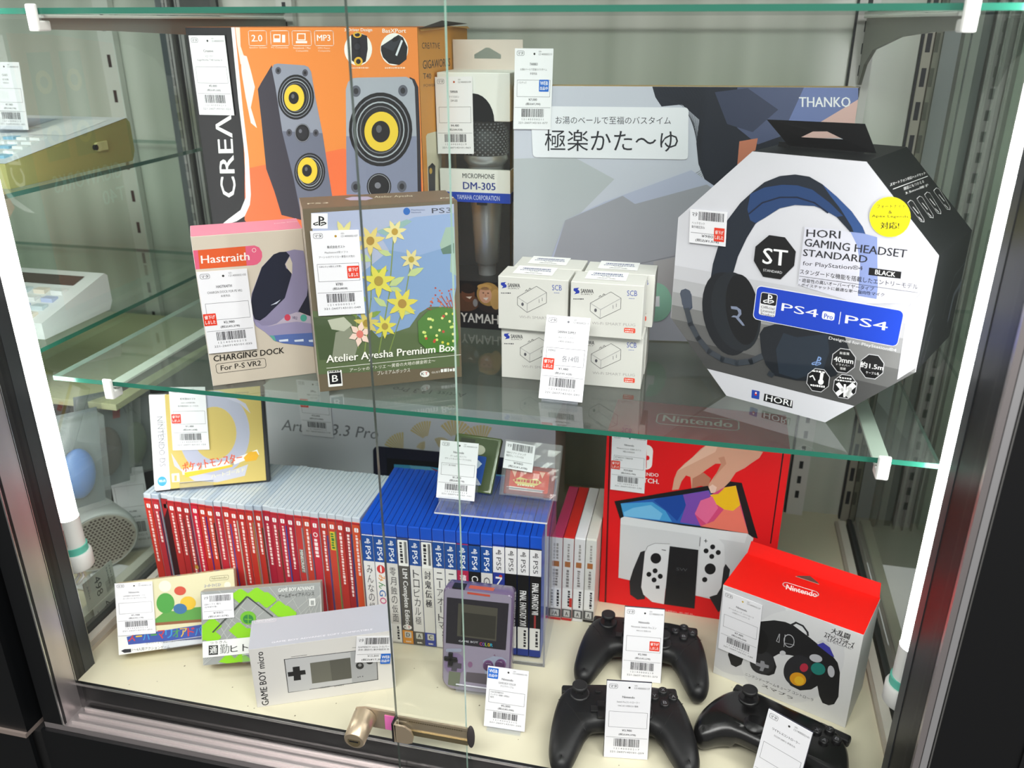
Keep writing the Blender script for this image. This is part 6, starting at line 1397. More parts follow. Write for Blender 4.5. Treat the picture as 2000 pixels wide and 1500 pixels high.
for i, (k, c, title, desc) in enumerate(spines):
    x = x0 + tk * i; w = tk - .0005; W_ = w * 1000; H_ = 171.0
    t = thing('game_case', 'blue game case with ' + desc, 'game case', (x, .0630 + .0125 * i / n, .0022 if i > 10 else 0), .06, 0, 'blue game cases in a row')
    mb = MB(); mb.box(0, .0015, 0, w, .135, .171, BLUE, .0011); mb.box(0, 0, .155, w, .004, .171, BLUE, .0011)
    mb.box(w * .47, .003, .171, w * .53, .133, .1713, mat('0d3590', .3)); mb.build('shell', t)
    o = []
    top = 153.5
    if k == '4': o += [('p', 1, '1a4a94', [.2, 118, W_ - .2, 118, W_ - .2, top, .2, top])] + ps_mark(2, 'eef0f4', W_ / 2, 146, 3.6) + [('t', 2, 'e8ecf4', 'PS4', [W_ * .28, 139, W_ * .28, 120.5, W_ * .74, 139], 1)]; tt = 118
    elif k == '5': o += [('p', 1, 'e2e2e4', [.2, 118, W_ - .2, 118, W_ - .2, top, .2, top])] + ps_mark(2, '1c1c1e', W_ / 2, 146, 3.4) + [('t', 2, '3a3a3e', 'PS5', [W_ * .3, 139, W_ * .3, 121.5, W_ * .7, 139], 0)]; tt = 118
    else: o += [('p', 1, '1a3a80', [.2, 118, W_ - .2, 118, W_ - .2, top, .2, top]), ('r', 2, 'ecece8', [.8, 116, W_ - .8, 116, .8, 152], 1, 0), ('b', 3, INK, [W_ * .62, 120, W_ * .85, 150], i), ('d', 3, INK, [W_ * .2, 149, W_ * .2, 120, W_ * .5, 149], i, 6)]; tt = 117
    o.append(('p', 1, c, [.2, 2, W_ - .2, 2, W_ - .2, tt, .2, tt]))
    if title == '*':
        o += [('e', 2, 'c83a3a', [W_ / 2, 108, 5, 0, 0, 6], 0), ('e', 3, 'f0f0ee', [W_ / 2, 108, 1, 0, 0, 5], 0)]
        for q, (ch, cc) in enumerate(zip('みんGOLF', ['e0923a', '3a8a4a', '2a6ab0', 'c0407a', 'c83a3a', 'b04aa0'])): o.append(('t', 2, cc, ch, [W_ * .2, 100 - q * 11, W_ * .2, 91 - q * 11, W_ * .8, 100 - q * 11], 1))
    elif i in (0, 4, 2, 5, 6, 7, 8):
        chars = [ch for ch in title if ch != ' ']; st = min(13.5, 96 / len(chars)); col = '34343a' if i != 8 else 'f4e8ec'
        for q, ch in enumerate(chars): o.append(('p', 2, col, [W_ * .47, 112 - q * st - st * .8, W_ * .55, 112 - q * st - st * .8, W_ * .55, 112 - q * st, W_ * .47, 112 - q * st]) if ch == 'ー' else ('t', 2, col, ch, [W_ * .24, 112 - q * st - st * .85, W_ * .78, 112 - q * st - st * .85, W_ * .24, 112 - q * st], 1 if i in (5, 8) else 0))
    else:
        ln = {3: 86, 9: 70, 10: 80, 11: 46, 12: 66, 13: 50, 14: 44}[i]; y1 = {12: 90, 13: 96, 14: 108}.get(i, 112); col = '55555c' if i == 10 else 'ececec'
        o.append(('t', 2, col, title, [W_ * .22, y1, W_ * .22, y1 - ln, W_ * .78, y1], 1 if i != 10 else 0))
        if i == 11: o.append(('e', 2, 'c03a3a', [W_ * .65, 113, 2, 0, 0, 2.2], 0))
        if i == 14: o.append(('l', 2, 'a03a3a', [W_ * .5, 62, W_ * .5, 26], 2.2, 0))
    if i == 3: o += [('e', 3, 'f0eeea', [W_ / 2, 27, W_ * .4, 0, 0, 3.6], 0), ('t', 4, '202024', 'K', [W_ * .2, 25.2, W_ * .45, 25.2, W_ * .2, 28.8], 1), ('t', 4, 'c02a24', 'T', [W_ * .52, 25.2, W_ * .78, 25.2, W_ * .52, 28.8], 1)]
    if i in foot: o.append(('p', 2, foot[i], [.2, 2, W_ - .2, 2, W_ - .2, 22 if i < 10 else 12, .2, 22 if i < 10 else 12]))
    if i in (3, 4, 5): o += [('r', 3, 'c8c8c0', [W_ * .22, 11, W_ * .82, 11, W_ * .22, 20], .6, 0), ('t', 4, '2a2a2e', {3: 'D', 4: 'A', 5: 'C'}[i], [W_ * .36, 12.5, W_ * .68, 12.5, W_ * .36, 18.5], 1), ('d', 3, 'e8e4dc', [W_ * .3, 4, W_ * .75, 4, W_ * .3, 6.5], i, 3)]
    if i in (12, 13, 14, 2, 6): o += [('r', 4, 'ebebe8', [.6, 4 if i in (2, 6) else 12, W_ - .8, 4 if i in (2, 6) else 12, .6, 30 if i in (2, 6) else 44], .8, 0), ('d', 5, INK, [W_ * .55, 40 if i > 9 else 27, W_ * .55, 15 if i > 9 else 6, W_ * .8, 40 if i > 9 else 27], i, 5)]
    mb = MB(); mb.box(.0002, 0, .002, w - .0002, .0016, .1537, pr(c)); art(mb, o, front); mb.build('spine_insert', t)
# small handheld-console game cases between the blue row and the red console box
small = [('b8345a', 'dcdad6', 'pink case with white spine, first of the four small cases', 'c23030'), ('d0241c', 'dcdad6', 'bright red case with white spine, second of the four small cases', 'c23030'), ('e4e2e4', 'dcdad8', 'white case with white spine, third of the four small cases', 'e4e2e0'), ('d8d4cc', 'd4d3cc', 'cream case with greenish spine, nearest the red console box', '2a2826')]
for i, (c, s, desc, f) in enumerate(small):
    w = .0132; W_ = w * 1000; t = thing('game_case', 'small ' + desc, 'game case', (.4582 + i * .0138, .1535 + i * .0012, 0), 0, 0, 'small game cases beside the red console box')
    mb = MB(); mb.box(0, .001, 0, w, .126, .125, mat(c, .35, 0, .5, .1), .0009); mb.build('shell', t)
    o = [('p', 1, s, [.2, 4, W_ - .2, 4, W_ - .2, 121, .2, 121]), ('d', 2, '9a9690', [W_ * .4, 116, W_ * .4, 92, W_ * .65, 116], i, 5), ('p', 2, 'a8693a', [W_ * .2, 82, W_ * .72, 82, W_ * .72, 90, W_ * .2, 90]), ('d', 2, '84807c', [W_ * .35, 78, W_ * .35, 52, W_ * .65, 78], i + 5, 6), ('r', 3, 'ecece8', [.6, 20, W_ - .6, 20, .6, 50], .6, 0), ('d', 4, INK, [W_ * .55, 47, W_ * .55, 22, W_ * .8, 47], i + 9, 6), ('p', 2, '4a4a4a', [.4, 5, W_ - .4, 5, W_ - .4, 18, .4, 18]), ('r', 3, 'c8c8c4', [W_ * .2, 6.5, W_ * .8, 6.5, W_ * .2, 16.5], .5, 0), ('t', 4, '2a2a2a', 'A', [W_ * .36, 8, W_ * .64, 8, W_ * .36, 14], 1), ('p', 2, f, [.2, 0.5, W_ - .2, .5, W_ - .2, 4.5, .2, 4.5])]
    if i == 1: o.append(('p', 5, 'c83028', [W_ * .72, 22, W_ - .3, 22, W_ - .3, 36, W_ * .72, 36]))
    mb = MB(); mb.box(.0002, 0, .0005, w - .0002, .0012, .1235, pr(s)); art(mb, o, front); mb.build('spine_insert', t)
# handheld game case lying against a clear easel on the red row
t = thing('game_case', 'gold and white handheld game case leaning on top of the red-spined row', 'game case', (-.0254, .0692, .1722), .4199, .4664)
mb = MB(); mb.box(0, 0, 0, .1381, .0135, .1216, mat('26272c', .35), .0016); mb.box(0, -.0003, .002, .0215, .0125, .1195, mat('e4e4e6', .35), .0008); mb.build('shell', t)
mb = MB(); art(mb, ART['ds_front'], front, .0005)
art(mb, [('t', 3, '8e8e96', 'NINTENDO DS', [8, 92, 8, 30, 15, 92], 0)], front, .0006); mb.build('cover_print', t)
stick(t, front, TAGQ['ds'], tag_ops('任天堂DSソフト', ('(GEO) (全年齢対象)', '動作確認済み カードのみ'), '', '¥1,480', '(税込¥1,628)', rs(1, 33), 19), 45, 78)
def easel(label, loc, yaw, tilt, w, h, x=0.02, dp=.03):
    t = thing('display_easel', label, 'display stand', loc, yaw, 0, 'clear easels holding small goods')
    R = Matrix.Rotation(-tilt, 4, 'X')
    a = MB(); a.box(x, .0005, -.0018, x + w, .0023, h, ACRYL); a.box(x, -dp, -.0018, x + w, .0005, -.0003, ACRYL); a.box(x, -dp - .0018, -.0018, x + w, -dp, .007, ACRYL); a.box(x, -dp - .0019, .007, x + w, -dp + .0001, .0074, ACEDGE)
    o = a.build('cradle', t); o.matrix_local = R
    lz = loc[2] - SURF; b = MB(); ct, st = math.cos(tilt), math.sin(tilt); top = h * .75
    y0, z0 = top * st + .004, top * ct; b.add([(x, y0, z0), (x + w, y0, z0), (x + w, y0 + .022, -lz + .0004), (x, y0 + .022, -lz + .0004)], [(0, 1, 2, 3)], ACRYL); b.build('rear_leg', t)
    b = MB(); b.box(x, -.006, -lz + .0003, x + w, y0 + .022, -lz + .0015, ACRYL); b.build('foot', t)
    return t
def offset(loc, yaw, tilt, d):
    ct, st = math.cos(tilt), math.sin(tilt); yb = Vector((-math.sin(yaw), math.cos(yaw), 0)); return tuple(Vector(loc) + yb * d * ct - Vector((0, 0, 1)) * d * st)
SURF = .1702
easel('clear easel under the gold handheld game case on the red row', offset((-.0254, .0692, .1722 + .0012), .4199, .4664, .0142), .4199, .4664, .04, .075, .03, .0146)
# acrylic riser over the blue cases
t = thing('acrylic_riser', 'clear acrylic riser standing over the blue game cases', 'riser', (.3405, .058, 0), 0.052, 0)
mb = MB(); mb.box(0, 0, .1985, .1275, .098, .2005, ACRYL, faces=dict(front=ACEDGE, left=ACEDGE, right=ACEDGE)); mb.build('top_plate', t)
mb = MB(); mb.box(.1255, 0, .002, .1275, .085, .1985, ACRYL, faces=dict(front=mat('8a8c94', .3))); mb.build('side_plate', t)
mb = MB(); mb.box(.062, 0, 0, .1275, .005, .002, ACRYL, faces=dict(front=mat('7a7c82', .3))); mb.build('foot_plate', t)
SURF = .2006
def cart(name, label, loc, yaw, tilt, w, h, shell, ops, notch=True):
    t = thing(name, label, 'game cartridge', loc, yaw, tilt)
    mb = MB(); mb.box(0, 0, 0, w, .0078, h, shell, .0016); mb.build('shell', t)
    mb = MB(); art(mb, ops, front); mb.build('label_sticker', t); return t
GRN = mat('4a5a30', .25, 0, .5, .4, name='clear_green_shell')
cart('game_cartridge', 'clear green game cartridge with blue label leaning on the riser', (.3362, .1088, .2032), -.0668, .72, .0576, .0672, GRN, [('r', 1, '3c4a28', [3, 3, 54.5, 3, 3, 64], 2, 0), ('p', 2, '2a3020', [8, 54, 26, 54, 26, 62, 8, 62]), ('e', 2, 'a8a896', [33, 50, 7.5, 0, 0, 6], 0), ('r', 2, '1c4a9c', [7, 8, 44, 8, 7, 43], 2, 0), ('p', 3, 'c8d4e4', [12, 38, 24, 30, 34, 38, 40, 34, 36, 28, 26, 26, 14, 28]), ('p', 4, 'd8b838', [24, 28, 30, 28, 29, 35, 25, 35]), ('e', 4, 'c83a30', [33, 22, 3, 0, 0, 4], 0), ('e', 4, 'd8a030', [26, 21, 4, 0, 0, 3.5], 0), ('p', 3, 'b8bcc8', [8, 9, 44, 9, 36, 18, 12, 18]), ('t', 4, '3a4a80', 'ポケットモンスター', [11, 10, 40, 10, 11, 13.5], 1)])
easel('clear easel under the green game cartridge', offset((.3362, .1088, .2045), -.0668, .72, .0084), -.0668, .72, .03, .045, .012, .009)
REDS = mat('7c1c1e', .3, 0, .5, .2, name='dark_red_shell')
cart('game_cartridge', 'dark red game cartridge with fiery label inside a clear bag', (.4068, .1104, .2032), .0075, .55, .0585, .035, REDS, [('r', 1, 'c8402c', [6, 5, 52, 5, 6, 30], 2, 0), ('p', 2, 'e8b8a0', [7, 29, 14, 29, 12, 20]), ('p', 2, 'e0a080', [20, 29, 27, 29, 24, 24]), ('p', 2, 'e8b8a0', [40, 29, 47, 29, 44, 22]), ('p', 2, 'd8c878', [10, 17, 18, 21, 28, 19, 38, 21, 44, 17, 38, 13, 26, 12, 14, 13]), ('d', 3, 'c03a28', [12, 15, 42, 15, 12, 19], 3, 7), ('d', 3, 'd8e4b8', [16, 11, 36, 11, 16, 13], 4, 6), ('p', 2, 'd8d4cc', [6.5, 5.5, 46, 5.5, 46, 8.5, 6.5, 9.5])])
easel('clear easel under the dark red game cartridge', offset((.4068, .1104, .2045), .0075, .55, .0104), .0075, .55, .044, .04, .004, .011)
t = thing('plastic_bag', 'crinkled clear bag with a price label around the dark red cartridge', 'bag', (.4030, .1085, .2026), -.005, .52)
mb = MB(); rr = random.Random(12); nu, nv = 9, 9; bw, bh = .0665, .064
def sheet(y, amp, flip):
    vs = [(bw * i / nu, y + (rr.uniform(-amp, amp) if 0 < i < nu and 0 < j < nv else 0), bh * j / nv) for j in range(nv + 1) for i in range(nu + 1)]
    fs = [(j * (nu + 1) + i, j * (nu + 1) + i + 1, (j + 1) * (nu + 1) + i + 1, (j + 1) * (nu + 1) + i) for j in range(nv) for i in range(nu)]
    mb.add(vs, [f[::-1] for f in fs] if flip else fs, CLEARBAG)
sheet(-.0005, .0012, False); sheet(.0108, .0006, True); mb.build('film', t)
stick(t, front, [1, 31, 36, 29, 1.5, 62], sticker_ops(('GBAソフト ジャンク', '箱説なし ソフトのみ'), '¥980', '(税込¥1,078)', 21), 50, 40, .0022)
card_stand('price_card', 'white price card standing on the riser before the green cartridge', (.3343, .0841, .2006), .0253, .4007, tag_ops('Nintendo', ('ゲームボーイソフト', 'ポケットモンスター クリスタル'), 'ソフト 動作確認', '¥1,980', '(税込¥2,178)', None, 23, h=66), .066)
# red console box
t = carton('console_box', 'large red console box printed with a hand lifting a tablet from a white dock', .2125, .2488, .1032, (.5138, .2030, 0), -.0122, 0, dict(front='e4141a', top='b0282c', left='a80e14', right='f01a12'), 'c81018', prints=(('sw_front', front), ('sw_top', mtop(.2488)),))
stick(t, front, TAGQ['sw'], tag_ops('Nintendo', ('Nintendo Switch 有機ELモデル', 'HEG-S-KAAAA'), '動作確認済み 付属品完備|初期化済み', '¥29,800', '(税込¥32,780)', rs(.3, 29), 25), 45, 78)
# red topped controller box
GW, GH, GD = .1513, .1256, .0739
t = carton('controller_box', 'white box with red top printed with a black game controller', GW, GH, GD, (.6625, .1003, 0), -.3701, 0, dict(front='dcdcdc', top='ea1a12', right='dadada', left='dadada'), 'dcdcdc', prints=(('gc_front', front), ('gc_top', mtop(GH)),))
RD = pr('ea1a12'); mb = MB(); cxm = GW / 2; y = GD - .001
def tabz(a, c): return (a, y + c * .25, GH + c)
th = .0008
mb.add([tabz(.001, 0), tabz(GW - .001, 0), tabz(GW - .003, .016), tabz(.003, .016)], [(0, 1, 2, 3)], RD); mb.add([(v[0], v[1] + th, v[2]) for v in (tabz(.001, 0), tabz(GW - .001, 0), tabz(GW - .003, .016), tabz(.003, .016))], [(3, 2, 1, 0)], RD); mb.build('rear_tab', t)
mb = MB(); art(mb, [('p', 5, '5a4a44', [cxm * 1000 - 13, 60, cxm * 1000 + 13, 60, cxm * 1000 + 11, 63, cxm * 1000, 70, cxm * 1000 - 11, 63]), ('l', 6, 'c8b8a8', [cxm * 1000 - 13, 60, cxm * 1000 + 13, 60], .7, 0)], mtop(GH), .0002); mb.build('hanger_slot', t)
stick(t, front, TAGQ['gc'], tag_ops('Nintendo', ('ゲームキューブ コントローラ', '(大乱闘スマッシュブラザーズ)'), '', '¥7,480', '(税込¥8,228)', None, 27, 'c8a830'), 45, 78)
# handheld game cartons
SURF = 0.0
def gbox(key, name, label, w, h, d, loc, yaw, tilt, body, top, tagops, sw, sh):
    t = carton(name, label, w, h, d, loc, yaw, tilt, dict(top=top), body, prints=((key + '_front', front), (key + '_top', mtop(h))))
    stick(t, front, TAGQ[key], tagops, sw, sh); return t
gbox('gba1', 'handheld_game_box', 'cream handheld game box with multicoloured katakana title and tall price card', .1369, .0833, .022, (-.0245, -.0461, .0151), .4528, .5273, 'd8d2ae', 'd8cfa8', tag_ops('Nintendo', ('GAMEBOY ADVANCE ソフト', 'スーパーマリオアドバンス2'), '', '¥1,980', '(税込¥2,178)', None, 29), 45, 78)
easel('clear easel under the cream handheld game box', offset((-.0245, -.0461, .0168), .4528, .5273, .0226), .4528, .5273, .045, .06, .05, .023)
gbox('gba2', 'handheld_game_box', 'grey and lime green diamond patterned handheld game box', .138, .0847, .022, (.0839, -.0408, .0168), .3618, .4753, 'b4b8ae', 'b0b0a4', sticker_ops(('GBAソフト 箱付', '(全年齢対象)'), '¥980', '(税込¥1,078)', 31), 50, 40)
easel('clear easel under the lime green handheld game box', offset((.0839, -.0408, .0185), .3618, .4753, .0226), .3618, .4753, .045, .06, .045, .023)
gbox('micro', 'handheld_console_box', 'silver and white box printed with a small silver handheld console', .1545, .0813, .0495, (.1674, -.0712, 0), .4322, 0, 'dcd9d6', 'b4b5be', sticker_ops(('GAMEBOY micro シルバー', '本体 (箱説付) 動作確認済 他'), '¥15,800', '(税込¥17,380)', 33, ('1a66c8', 36, -3, WEB)), 50, 40)
# clear purple handheld
t = thing('handheld_console', 'clear purple handheld console with black screen leaning on a clear easel', 'handheld console', (.3614, -.0018, .006), .0435, .1855)
gw, gh = .0785, .1255
PUR = mat('685878', .22, 0, .5, .5, name='clear_purple_shell')
def rpoly(w, h, r, n=5, rb=None):
    out = []; rb = rb or r
    for cx, cy, a0, q in ((w - rb, rb, -90, rb), (w - r, h - r, 0, r), (r, h - r, 90, r), (rb, rb, 180, rb)):
        for k in range(n + 1): a = math.radians(a0 + 90 * k / n); out.append((cx + q * math.cos(a), cy + q * math.sin(a)))
    return out
q = rpoly(gw, gh, .006, 5, .013)
mb = MB(); sh = lambda k: [(gw / 2 + (a - gw / 2) * (1 - k / gw * 2), gh / 2 + (b - gh / 2) * (1 - k / gh * 2)) for a, b in q]
lay = [(0.0, sh(.0016)), (.0016, q), (.020, q), (.024, sh(.003))]
vs = [(a, y, b) for y, r in lay for a, b in r]; N_ = len(q)
mb.add(vs, [(j * N_ + i, j * N_ + (i + 1) % N_, (j + 1) * N_ + (i + 1) % N_, (j + 1) * N_ + i) for j in range(3) for i in range(N_)], PUR, True); mb.add([(a, 0, b) for a, b in lay[0][1]], [tuple(range(N_))], mat('8b8496', .22, 0, .5, .5)); mb.add([(a, .024, b) for a, b in lay[3][1]], [tuple(range(N_))[::-1]], PUR)
mb.box(.010, -.0002, gh - .001, .024, .012, gh + .0006, BLK); mb.box(.028, .003, gh - .001, .056, .01, gh + .0004, mat('c0563c', .4)); mb.build('shell', t)
artmesh('screen_face', 'gbc_front', front, t, .0002)
mb = MB(); mb.box(.0075, -.0028, .031, .0125, -.0002, .047, BLK, .0008); mb.box(.0025, -.0028, .0365, .0175, -.0002, .0415, BLK, .0008); mb.build('direction_pad', t)
for bx, bz in ((.054, .036), (.0665, .040)):
    mb = MB(); mb.tube([(bx, 0, bz), (bx, -.0024, bz), (bx, -.0030, bz)], [.0050, .0050, .0040], mat('4c3454', .3), 18); mb.build('button', t)
easel('clear easel under the purple handheld console', offset((.3614, -.0018, .0078), .0435, .1855, .0252), .0435, .1855, .05, .06, .017, .0262)
card_stand('price_card', 'white price card with blue square standing by the purple handheld console', (.4215, -.0428, 0), .0346, .3777, tag_ops('Nintendo', ('GAME BOY COLOR', 'クリアパープル'), 'USED 動作確認済み|バッテリー裏蓋一部傷み|販売', '¥5,000', '(税込¥5,500)', ('1a66c8', .6, 53, WEB), 35, h=66), .066)
# game controllers
def smooth(pts, it=2):
    for _ in range(it):
        o = []
        for i in range(len(pts)):
            a, b = pts[i], pts[(i + 1) % len(pts)]; o += [(a[0] * .75 + b[0] * .25, a[1] * .75 + b[1] * .25), (a[0] * .25 + b[0] * .75, a[1] * .25 + b[1] * .75)]
        pts = o
    return pts
def controller(name, label, loc, yaw, tilt, half, mats, ztop, layout, seam=True):
    """body outline in mm, a rounded solid swollen at the grips"""
    t = thing(name, label, 'game controller', loc, yaw, 0); t.matrix_world = Matrix.Translation(loc) @ Matrix.Rotation(yaw, 4, 'Z') @ Matrix.Rotation(tilt, 4, 'X')
    pts = smooth([(-x, y) for x, y in half[::-1] if x > 0] + half, 2)
    n = len(pts); nor = []
    for i in range(n):
        a, b = Vector(pts[i - 1]), Vector(pts[(i + 1) % n]); d = (b - a).normalized(); nor.append(Vector((d.y, -d.x)))
    ar = sum(pts[i][0] * pts[(i + 1) % n][1] - pts[(i + 1) % n][0] * pts[i][1] for i in range(n))
    if ar < 0: nor = [-v for v in nor]
    def zt(x, y): g = max(0, min(1, (-y + 2) / 55)); return ztop - g * g * 9
    def zb(x, y):
        g = max(0, min(1, (-y + 4) / 34)); c = 7 * (1 - g) if abs(x) > 30 else 9 + 0 * g
        return c if abs(x) > 34 else 9
    prof = [(0.0, 13.0), (.10, 7.5), (.25, 3.2), (.42, .8), (.58, .2), (.74, 1.2), (.87, 3.6), (.95, 6.6), (1.0, 11.0)]
    vs = []; fs = []
    for f, ins in prof:
        for i in range(n):
            p = Vector(pts[i]) - nor[i] * ins; zz = zb(*pts[i]) * (1 - f) + zt(*pts[i]) * f; vs.append((p.x / 1000, p.y / 1000, zz / 1000))
    for j in range(len(prof) - 1):
        for i in range(n): fs.append((j * n + i, j * n + (i + 1) % n, (j + 1) * n + (i + 1) % n, (j + 1) * n + i))
    if ar < 0: fs = [f[::-1] for f in fs]
    mb = MB(); mb.add(vs, fs, mats[0], True)
    from mathutils.geometry import tessellate_polygon
    k0 = (len(prof) - 1) * n
    for base, up in ((k0, 1), (0, -1)):
        ring = [vs[base + i] for i in range(n)]
        tri = tessellate_polygon([[Vector((v[0], v[1], 0)) for v in ring]]); ff = []
        for a, b, c in tri:
            A, B, C_ = ring[a], ring[b], ring[c]; s_ = (B[0] - A[0]) * (C_[1] - A[1]) - (B[1] - A[1]) * (C_[0] - A[0]); ff.append((a, b, c) if s_ * up > 0 else (c, b, a))
        mb.add(ring, ff, mats[0], True)
    mb.build('body', t, True)
    def Z(x, y): return zt(x, y) / 1000
    if seam:
        for s in (-1, 1):
            mb = MB(); mb.tube([(s * .0665, .0225, Z(66, 22) - .0058), (s * .060, .016, Z(58, 14) - .0002), (s * .052, .004, Z(52, 4) + .0000), (s * .044, -.010, Z(44, -10) - .0004), (s * .0385, -.0175, Z(38, -17) - .006)], .00035, mat('050506', .6), 6); mb.build('grip_seam', t)
    for kind, x, y, r, m in layout:
        mb = MB(); z = Z(x, y)
        X, Y = x / 1000, y / 1000; r = r / 1000
        if kind == 'stick':
            mb.tube([(X, Y, z - .001), (X, Y, z + .0012), (X, Y, z + .0016)], [r * 1.32, r * 1.32, r * 1.1], mats[1], 24); mb.tube([(X, Y, z), (X, Y, z + .009)], r * .55, mats[2], 18); mb.tube([(X, Y, z + .008), (X, Y, z + .0095), (X, Y, z + .0125), (X, Y, z + .0130)], [r * .8, r, r, r * .86], mats[2], 24); mb.build('thumbstick', t)
        elif kind == 'button':
            mb.tube([(X, Y, z - .001), (X, Y, z + .0022), (X, Y, z + .0028)], [r, r, r * .8], mats[1], 18); bo = mb.build('button', t)
            if m: e = MB(); art(e, [('t', 1, '77777c', m, [x - 2, y - 2, x + 2, y - 2, x - 2, y + 2], 0)], lambda u, v, o: (u, v, z + .0029 + o)); e.build('button_letter', bo)
        elif kind == 'pad':
            mb.box(X - r, Y - r * .36, z - .001, X + r, Y + r * .36, z + .0024, mats[1], .0006); mb.box(X - r * .36, Y - r, z - .001, X + r * .36, Y + r, z + .0024, mats[1], .0006); mb.build('direction_pad', t)
        elif kind == 'disc':
            mb.tube([(X, Y, z - .001), (X, Y, z + .0010), (X, Y, z + .0006)], [r, r, r * .7], mats[1], 24); mb.build('pad_disc', t)
        elif kind == 'small': mb.box(X - r, Y - r * .6, z - .001, X + r, Y + r * .6, z + .0012, mats[1], .0005); mb.build('menu_button', t)
    for s in (-1, 1):
        mb = MB(); mb.box(s * .046 - .017, .036, (ztop - 17) / 1000, s * .046 + .017, .0475, (ztop - 8) / 1000, mats[1], .0025); mb.build('shoulder_button', t)
    return t
PRO = [(0, 47.5), (25, 47.5), (44, 46), (56, 41.5), (64, 33), (69, 20), (73, 0), (76, -22), (77, -42), (73, -55), (65, -60), (56, -57), (50, -46), (44, -32), (38, -19), (32, -12), (22, -10), (0, -10)]
PM = (mat('141416', .42, 0, .4, name='charcoal_plastic'), mat('18181a', .4), mat('1b1b1d', .55))
PL_ = [('stick', -44, 26, 8.2, 0), ('stick', 22, 2, 8.2, 0), ('pad', -22, 4, 11, 0), ('button', 46, 33, 5, 'X'), ('button', 56, 24, 5, 'A'), ('button', 36, 24, 5, 'Y'), ('button', 46, 15, 5, 'B'), ('small', -24, 30, 3, 0), ('small', 24, 30, 3, 0), ('small', -10, 22, 3, 0), ('small', 10, 22, 3, 0)]
controller('game_controller', 'charcoal game controller nearest the glass with a plain white price card', (.568, -.026, .0005), .18, .03, PRO, PM, 37, PL_)
controller('game_controller', 'charcoal game controller behind, its price card bearing a red square', (.580, .092, .0005), .03, 0, PRO, PM, 37, PL_)
BX = [(0, 44), (22, 45), (42, 44), (56, 38), (66, 26), (73, 8), (77, -12), (77, -30), (71, -43), (61, -46), (53, -41), (45, -30), (35, -24), (20, -23), (0, -23)]
GM_ = (mat('0b0b0c', .26, 0, .5, name='glossy_black_plastic'), mat('0e0e10', .35), mat('121214', .5))
controller('game_controller', 'glossy black game controller with tilted price card before the red topped box', (.7245, -.014, .0005), -.42, 0, BX, GM_, 38, [('stick', -40, 24, 8.2, 0), ('stick', 22, -6, 8.2, 0), ('disc', -20, -6, 12, 0), ('button', 44, 31, 4.8, 'Y'), ('button', 54, 22, 4.8, 'B'), ('button', 34, 22, 4.8, 'X'), ('button', 44, 13, 4.8, 'A'), ('small', -12, 18, 3, 0), ('small', 12, 18, 3, 0)], False)
def loose_card(label, loc, yaw, tilt, ops, w=.045, h=.088, off=0):
    t = thing('price_card', label, 'price tag', loc, yaw, tilt, 'price cards leaning on the controllers'); c = MB(); ops, st = ops; c.box(0, -.0006, 0, w, .0006, h, CARD); art(c, ops, front, .0006); o = c.build('card', t); add_sticker(st, front, .0006, None, o)
    b = MB(); b.box(-.0004, .0006, -.0004, w + .0004, .0016, h + .0008, mat('2a2c3a', .3)); b.build('sleeve_back', t); return t
loose_card('white price card leaning on the charcoal controller nearest the glass', (.5536, -.0526, .0006), .1412, .1765, tag_ops('Nintendo', ('Switch Proコントローラー', 'HAC-013 本体のみ 箱無'), '', '¥3,980', '(税込¥4,378)', None, 37, h=88))
loose_card('white price card with red square leaning on the rear charcoal controller', (.5590, .0640, .0006), .1027, .2941, tag_ops('Nintendo', ('Nintendo Switch Proコン', 'HAC-013 本体のみ'), '', '¥2,980', '(税込¥3,278)', rs(30, 38), 39, h=88))
loose_card('tilted white price card leaning on the glossy black controller', (.7026 - .003, -.0196 - .0375, .0006), -.5769 + .05, .2502, tag_ops('ワイヤレスコントローラー', ('DCOM 200012 本体のみ',), '', '¥980', '(税込¥1,078)', None, 41, h=88))
# ------------------------------------------------------------------ neighbouring case seen through the side glass
mb = MB(); mb.box(-.7, .02, .531, -.124, .486, .536, SHELFGLASS, faces=dict(front=EDGE, right=mat('3f6f66', .2), back=EDGE)); tag(mb.build('glass_shelf'), 'green edged glass shelf of the neighbouring case under the gold sided keyboard', 'shelf')
mb = MB(); mb.box(-.7, .02, .355, -.124, .486, .360, SHELFGLASS, faces=dict(front=EDGE, right=EDGE, back=EDGE)); tag(mb.build('glass_shelf'), 'glass shelf of the neighbouring case under the white calculator', 'shelf')
mb = MB(); mb.box(-.6, .135, .243, -.112, .47, .252, mat('d2cda6', .5), .001); tag(mb.build('shelf_board'), 'cream board of the neighbouring case below our glass shelf end', 'board')
GOLD = mat('bdb878', .32, .25, name='gold_side')
t = thing('learning_keyboard', 'white keyboard device with gold sides on the neighbouring glass shelf', 'keyboard', (-.14, .075, .5362), 0, 0)
pf = [(0, 0), (.215, 0), (.222, .012), (.222, .048), (.216, .054), (0, .027)]
mb = MB(); mb.prism(pf, lambda a, c, h: (h, a, c), -.30, 0, GOLD); mb.build('case', t)
sl = lambda a: .027 + a * .125
mb = MB(); mb.add([(-.30, 0, .0275), (.0005, 0, .0275), (.0005, .216, .0545), (-.30, .216, .0545)], [(0, 1, 2, 3)], mat('d8dde2', .35)); mb.add([(-.26, .125, sl(.125) + .0008), (-.10, .125, sl(.125) + .0008), (-.09, .2, sl(.2) + .0008), (-.26, .2, sl(.2) + .0008)], [(0, 1, 2, 3)], mat('a8b4c8', .3)); mb.add([(-.07, .12, sl(.12) + .0008), (-.015, .12, sl(.12) + .0008), (-.015, .2, sl(.2) + .0008), (-.07, .2, sl(.2) + .0008)], [(0, 1, 2, 3)], mat('ebeef0', .3)); mb.build('top_panel', t)
mb = MB()
